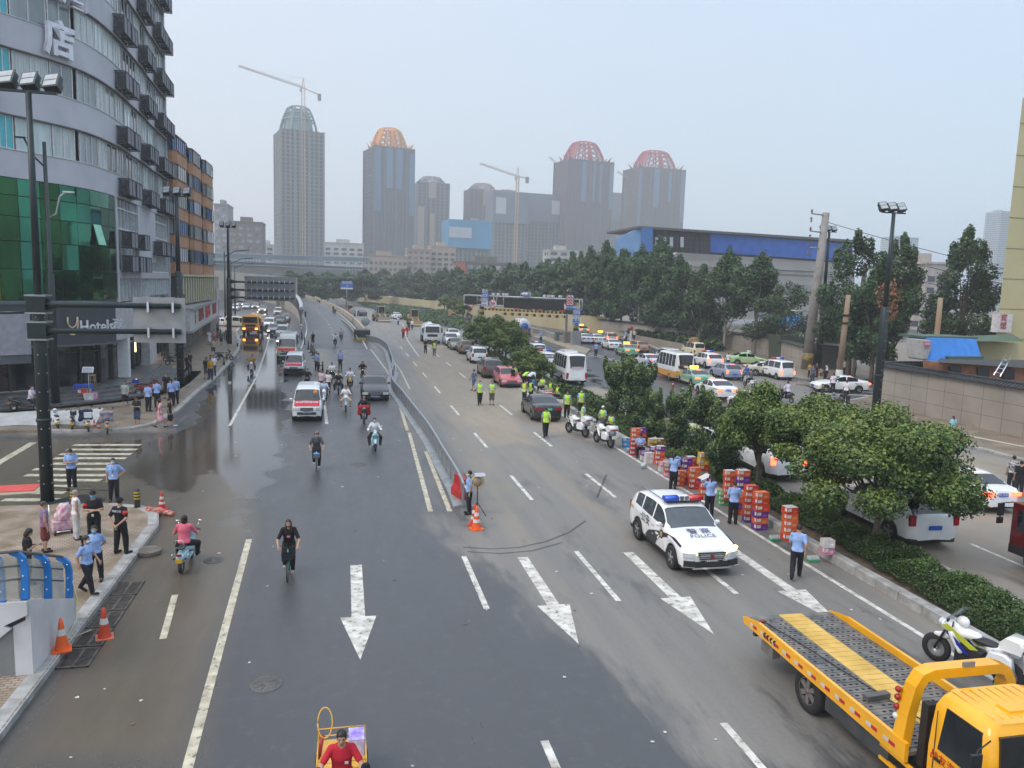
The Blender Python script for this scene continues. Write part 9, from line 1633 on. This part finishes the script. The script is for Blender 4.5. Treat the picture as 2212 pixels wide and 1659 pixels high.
stack(1561,1090,['green','green','green'],'in the green pack stack between the two women',sz=(.42,.34,.2))
stack(1184,868,['red','orange'],'on the ground in front of the supply table',sz=(.6,.42,.38));stack(1172,866,['orange'],'beside the table leg near the sedan roof',sz=(.5,.36,.3));stack(1168,842,['white','white'],'under the supply table',sz=(.5,.4,.3));stack(1176,848,['red','white'],'of the pile behind the supply table',sz=(.45,.36,.3));stack(1220,878,['brown','white'],'behind the sedan boot',sz=(.5,.4,.25));stack(1212,872,['red'],'at the right corner of the sedan',sz=(.5,.4,.3))
carton(*(G(1527,1108)[0]+.1,G(1527,1108)[1]+.5,1.22),'purple','tilted white topped purple carton held up by the lifting woman','relief cartons stacked along the median kerb',(.48,.34,.2),topc='white').rotation_euler=(.1,-.35,.2)
carton(*(G(1453,1060)[0]-.12,G(1453,1060)[1]+.36,1.0),'brown','brown carton held by the long-ponytailed woman','relief cartons stacked along the median kerb',(.38,.3,.2))
p=G(1150,845);b=MB();b.lathe([(.001,0),(.16,0),(.16,.95),(.14,1.0),(.001,1.0)],n=18);b.build('water_dispenser',M('bottle_blue',(.03,.26,.62),.3),loc=(p[0],p[1],0),label='tall bright blue cylinder at the supply table',cat='container')
for(px,py,lab)in((1673,1168,'green-labelled pack of water bottles by the tall stack'),(1756,1213,'green-labelled pack of water bottles near the nearest officer')):
 p=G(px,py);o=empty('bottle_pack',(p[0],p[1],0),0,lab,'bottle pack');b=MB()
 for i in range(6):
  for j in range(3):b.lathe([(.001,0),(.03,0),(.03,.15),(.012,.19),(.012,.21),(.001,.21)],((i-2.5)*.065,(j-1)*.065,0),'Z',8)
 b.build('bottles',M('bottle_clear',(.45,.52,.52),.15,spec=.9),o);b=MB();b.box(-.2,.2,-.105,.105,.02,.09);b.build('green_band',M('band_green',(.04,.30,.12),.3),o)
for(px,py,z,s,c,lab)in((1413,962,.3,.28,(.55,.58,.62),'clear plastic bags behind the low pile of cartons'),(1391,1012,0,.17,(.45,.55,.55),'pale plastic bag at the left end of the low pile'),(1548,1092-20,.3,.16,(.55,.55,.54),'crumpled white sheet on the kerb between cartons')):
 me=sdf_mesh('bag',lambda P:sell(P,(0,0,s*.8),(s,s*.8,s*.9))+.04*np.sin(P[...,0]*21)*np.cos(P[...,1]*24+P[...,2]*17),(-s*1.5,)*3,(s*1.5,s*1.5,s*2.2),.03,M('bag_%d'%px,c,.3,alpha=.85));p=G(px,py,z);link('plastic_bag',me,None,lab,'plastic bag',loc=(p[0],p[1],z))
b=MB();P0,P1=G(1318,868,.3),G(1361,902,.3);b.tube([(P0[0],P0[1],.95),(P1[0],P1[1],.45)],.07,10);b.build('fallen_pipe',M('galv',(.42,.45,.47),.35,.5),label='grey metal pipe lying on the median hedge',cat='pipe')
for(x,y,lab)in((17.0,15.6,'clear water bottle standing at the near hedge, left one'),(17.12,15.5,'clear water bottle standing at the near hedge, right one')):b=MB();b.lathe([(.001,0),(.035,0),(.035,.17),(.014,.21),(.014,.24),(.001,.24)],n=12);b.build('water_bottle',M('bottle_clear',(.45,.52,.52),.15,spec=.9),loc=(x,y,.15),label=lab,cat='bottle')
p=G(133,1150,.17);o=empty('hand_trolley',(p[0],p[1],.17),.5,'silver folding hand trolley carrying pink striped bags by the lamp post','trolley');b=MB();b.box(-.3,.3,-.25,.25,.10,.13);b.tube([(-.28,-.3,.12),(.3,-.35,.12)],.015,6);b.tube([(-.3,.25,.12),(-.3,.28,.95),(.3,.28,.95),(.3,.25,.12)],.015,6);b.build('frame',CHR,o);b=MB();b.lathe([(.04,-.02),(.08,-.02),(.08,.02),(.04,.02)],(-.25,-.3,.08),'X',12);b.lathe([(.04,-.02),(.08,-.02),(.08,.02),(.04,.02)],(.25,-.3,.08),'X',12);b.build('castor',RUB,o)
b=MB();b.box(-.27,.27,-.22,.22,0,.30);b.build('pink_box',M('pink_box',(.55,.18,.30),.6,vs=8,col2=(.62,.5,.52)),loc=(p[0],p[1],.305),rz=.5,label='pink and white box on the hand trolley',cat='carton')
me=sdf_mesh('bag',lambda P:smin([sell(P,(0,0,.18),(.25,.2,.22)),sell(P,(.05,.02,.42),(.20,.17,.18))],.08)+.02*np.sin(P[...,0]*27)*np.cos(P[...,2]*22),(-.4,-.4,-.1),(.4,.4,.75),.025,M('bag_pink_stripe',(.62,.60,.62),.4,vs=4,col2=(.60,.22,.32),stretch=(3,3,.5)));link('striped_bag',me,None,'pink and white striped plastic bags heaped on the trolley box','plastic bag',loc=(p[0]+.05,p[1],.60))
p=G(165,1085);b=MB();b.poly([(-.9,-.5,.02),(.8,-.6,.03),(1.0,.3,.02),(.1,.7,.12),(-.8,.4,.03)]);b.tube([(-1.0,.5,.5),(1.1,.35,.35)],.03,6,1);b.build('broken_umbrella',[M('umbrella_cloth',(.015,.015,.018),.6),M('stick',(.16,.12,.08),.8)],loc=(p[0],p[1],.01),label='broken dark umbrella or awning with stick behind the black-uniformed men',cat='umbrella')
b=MB();p=G(15,1058);b.cbox((0,0,.03),(1.1,.55,.03),rz=.1);b.cbox((.5,-.3,.015),(.9,.55,.014),1,rz=.2);b.build('fallen_barrier',[M('barrier_pinkred',(.60,.09,.08),.6),M('cardboard_grey',(.36,.32,.245),.8)],loc=(p[0],p[1],0),label='flattened red plastic panel on cardboard at the left edge',cat='panel')
b=MB();rows=[]
for t in np.linspace(0,1,20):
 x=-26+11.8*t;y=48.9-.6*math.sin(t*3)+.2*math.sin(t*11);rows.append([(x,y+.55*k+.06*math.sin(t*25+k*3),.17+.95*(k/3)*(1-.45*math.sin(t*2.6))+.03*math.sin(t*31))for k in range(4)])
b.grid(rows);b.build('plastic_sheet',M('plastic_film',(.48,.49,.50),.25,vs=2,col2=(.60,.61,.63),alpha=.75,bump=.6,bs=6),label='translucent plastic sheet strung behind the parked scooters on the left',cat='plastic sheet')
p=G(155,822+18,.75);b=MB();b.box(-.55,.55,-.3,.3,0,.5)
for k in range(5):b.box(-.5+k*.21,-.36+k*.21,-.31,.31,.08,.42,1)
b.build('plastic_crate',[M('crate_blue',(.03,.12,.60),.5),M('crate_blue_dark',(.02,.07,.35),.5)],loc=(p[0]+.8,p[1]-.2,.62),label='blue plastic crate on the hotel steps',cat='crate')
for(px,py,c,lab,z)in((186,852,'brown','brown box on the hotel steps under the stool',.5),(180,853,'red','red box on the hotel steps beside the blue crate',.5),(200,862,'pink','pink and grey box on the hotel steps',.3),(193,863,'white','white box with a red label on the hotel steps',.3)):q=G(px,py,z);carton(q[0],q[1],z,c,lab,'boxes on the hotel steps',(.6,.45,.42))
q=G(200,838,.78);o=empty('stool',(q[0],q[1],.75),0,'tall wooden stool at the dark hotel entrance','stool');b=MB();b.cbox((0,0,.95),(.2,.2,.025));b.build('seat',M('stool_wood',(.42,.26,.10),.6),o)
for sx in(-1,1):
 for sy in(-1,1):b=MB();b.tube([(sx*.15,sy*.15,.95),(sx*.22,sy*.22,0)],.02,6);b.build('leg',M('stool_wood',(.42,.26,.10),.6),o)
b=MB();b.cbox((0,0,.35),(.19,.01,.012));b.cbox((0,0,.6),(.17,.01,.012));b.build('rung',M('stool_wood',(.42,.26,.10),.6),o)
q=G(193,925-60,.15);b=MB();b.tube([(0,0,0),(0,0,2.0)],.03,6);b.cbox((0,-.05,2.15),(.35,.03,.22),1,rx=-.6);b.cbox((0,-.08,2.15),(.30,.02,.18),2,rx=-.6);b.build('solar_lamp',[MET,WHT,M('solar',(.30,.32,.38),.15,vs=30,col2=(.45,.47,.52))],loc=(q[0],q[1],.15),label='small solar panel on a pole behind the parked scooters',cat='solar panel')
st=empty('footbridge_stair',(0,0,0),0,'white footbridge stair wall with glass and bright blue railing posts, lower left','stair');WP=M('white_stair_paint',(.50,.51,.52),.6,vs=1.2,col2=(.62,.62,.64));GB=M('stair_block_grey',(.22,.23,.23),.7,vs=1.5)
zt=.17
A=G(72,1457,zt);xw=float(A[0]);y0=float(A[1]);y1=float(min(np.linspace(y0,y0+8,200),key=lambda y:abs(proj(xw,y,zt)[0]-165)))
zn=float(AX(79,1294,xw)[2]);zf=float(AX(165,1292,xw)[2]);zn=float(AY(79,1294,y0)[2]);zf=float(AY(165,1292,y1)[2])
b=MB();b.extr([(y0,zt),(y1,zt),(y1,zf),(y0,zn)],'X',xw-.35,xw);b.build('wall',WP,st)
b=MB();b.box(-16,xw-.36,y0+.02,y0+.3,zt,float(AY(50,1345,y0)[2]));b.build('base_block',GB,st)
zb1,zb0=float(AY(70,1325,y0)[2]),float(AY(0,1372,y0)[2]);x0_=float(AY(0,1372,y0)[0]);b=MB();b.extr([(xw-.03,zn-.02),(xw-.03,zb1),(xw-.5,zb1-.22),(x0_+.25,zb1-.3),(x0_,zb0-.05),(-14,zb0-1.2),(-14,zn-.1)],'Y',y0-.09,y0-.01);b.build('stair_flank',WP,st)
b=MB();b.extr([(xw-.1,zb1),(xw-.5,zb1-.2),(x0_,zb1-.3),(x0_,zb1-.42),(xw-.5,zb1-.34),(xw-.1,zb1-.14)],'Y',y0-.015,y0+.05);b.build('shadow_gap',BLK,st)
BLU=M('rail_blue',(.01,.17,.52),.4,vs=3);pr=[(0,0),(.16,0),(.17,.7),(.13,.95),(.02,1.08),(-.16,1.12),(-.18,1.05),(-.04,.97),(.03,.8),(.03,.5)];tops=[]
RXY=[(xw-.1,y,zn+(zf-zn)*(y-y0)/(y1-y0))for y in(y0+.05,y0+(y1-y0)*.47,y1-.12)];xq=float(AY(4,1300,y0)[0]);RXY.append((xq,y0,zn-.03));RXY.append((xq-1.1,y0,zn-.03))
for x,y,zb in RXY:
 b=MB();b.extr([(x-.08+p_[0],zb+p_[1])for p_ in pr],'Y',y-.05,y+.05);b.build('railing_post',BLU,st);tops.append((x-.1,y-.07,zb))
 b=MB()
 for zz in(.25,.55,.9):b.ell((x,y-.055,zb+zz),(.022,.012,.022),8,5)
 b.build('bolt',CHR,st,kind='stuff')
ln=[tops[4],tops[3],tops[0],tops[1],tops[2]];GLP=M('rail_glass',(.42,.46,.42),.06,alpha=.45,spec=.9);RG=M('rail_grey',(.13,.125,.13),.4,.4)
for a_,c_ in zip(ln[:-1],ln[1:]):b=MB();b.hexa([(a_[0],a_[1],a_[2]+.05),(c_[0],c_[1],c_[2]+.05),(c_[0]+.01,c_[1]+.012,c_[2]+.05),(a_[0]+.01,a_[1]+.012,a_[2]+.05),(a_[0],a_[1],a_[2]+.98),(c_[0],c_[1],c_[2]+.98),(c_[0]+.01,c_[1]+.012,c_[2]+.98),(a_[0]+.01,a_[1]+.012,a_[2]+.98)]);b.build('glass_panel',GLP,st)
for dz,r in((1.12,.035),(.8,.02),(.5,.02)):b=MB();b.tube([(p_[0],p_[1],p_[2]+dz)for p_ in ln],r,8);b.build('handrail',RG,st)
b=MB();b.tube([(xw-.02,y1-.1,zf+.5),(xw+.05,y1-.05,zf),(xw+.1,y1-.3,.3),(-6.5,y1-1.2,.2),(-6.2,y1-.4,.05)],.022,5);b.build('caution_tape',M('tape_yellow',(.55,.50,.25),.6,vs=9,col2=(.6,.55,.5)),None,label='yellow caution tape trailing from the blue railing to the drain',cat='tape')
b=MB();b.tube([(*g2(1540,838,1.0),1.0),(*g2(1690,875,1.0),.95),(*g2(1870,898,1.1),1.1),(*g2(2212,965,1.1),1.1)],.03,5);b.build('barrier_tape',M('tape_white_red',(.6,.57,.52),.6,vs=2,stretch=(3,3,3),col2=(.65,.6,.4)),label='striped white tape stretched along the right pavement by the wall',cat='tape')
b=MB();p=G(1352,738,.1);b.lathe([(.001,-.03),(.35,-.03),(.35,.03),(.001,.03)],(0,0,2.3),'Y',16);b.box(-.18,.18,-.04,.04,.1,1.9,1);b.build('red_sign',[M('sign_red',(.5,.03,.04),.4),WHT],loc=(p[0]+.8,p[1],.1),label='round red sign on white board beside the officer under the poplars',cat='sign')
#haze
mb=MB();mb.box(-620,620,-80,1180,-1.4,330)
hm=bpy.data.materials.new('haze');hm.use_nodes=True;ht=hm.node_tree;ht.nodes.remove(ht.nodes['Principled BSDF'])
pv=ht.nodes.new('ShaderNodeVolumePrincipled');pv.inputs['Color'].default_value=(.93,.97,1.0,1);pv.inputs['Density'].default_value=.0006;pv.inputs['Anisotropy'].default_value=.2
ht.links.new(pv.outputs[0],ht.nodes['Material Output'].inputs['Volume'])
mb.build('haze',hm,kind='stuff')
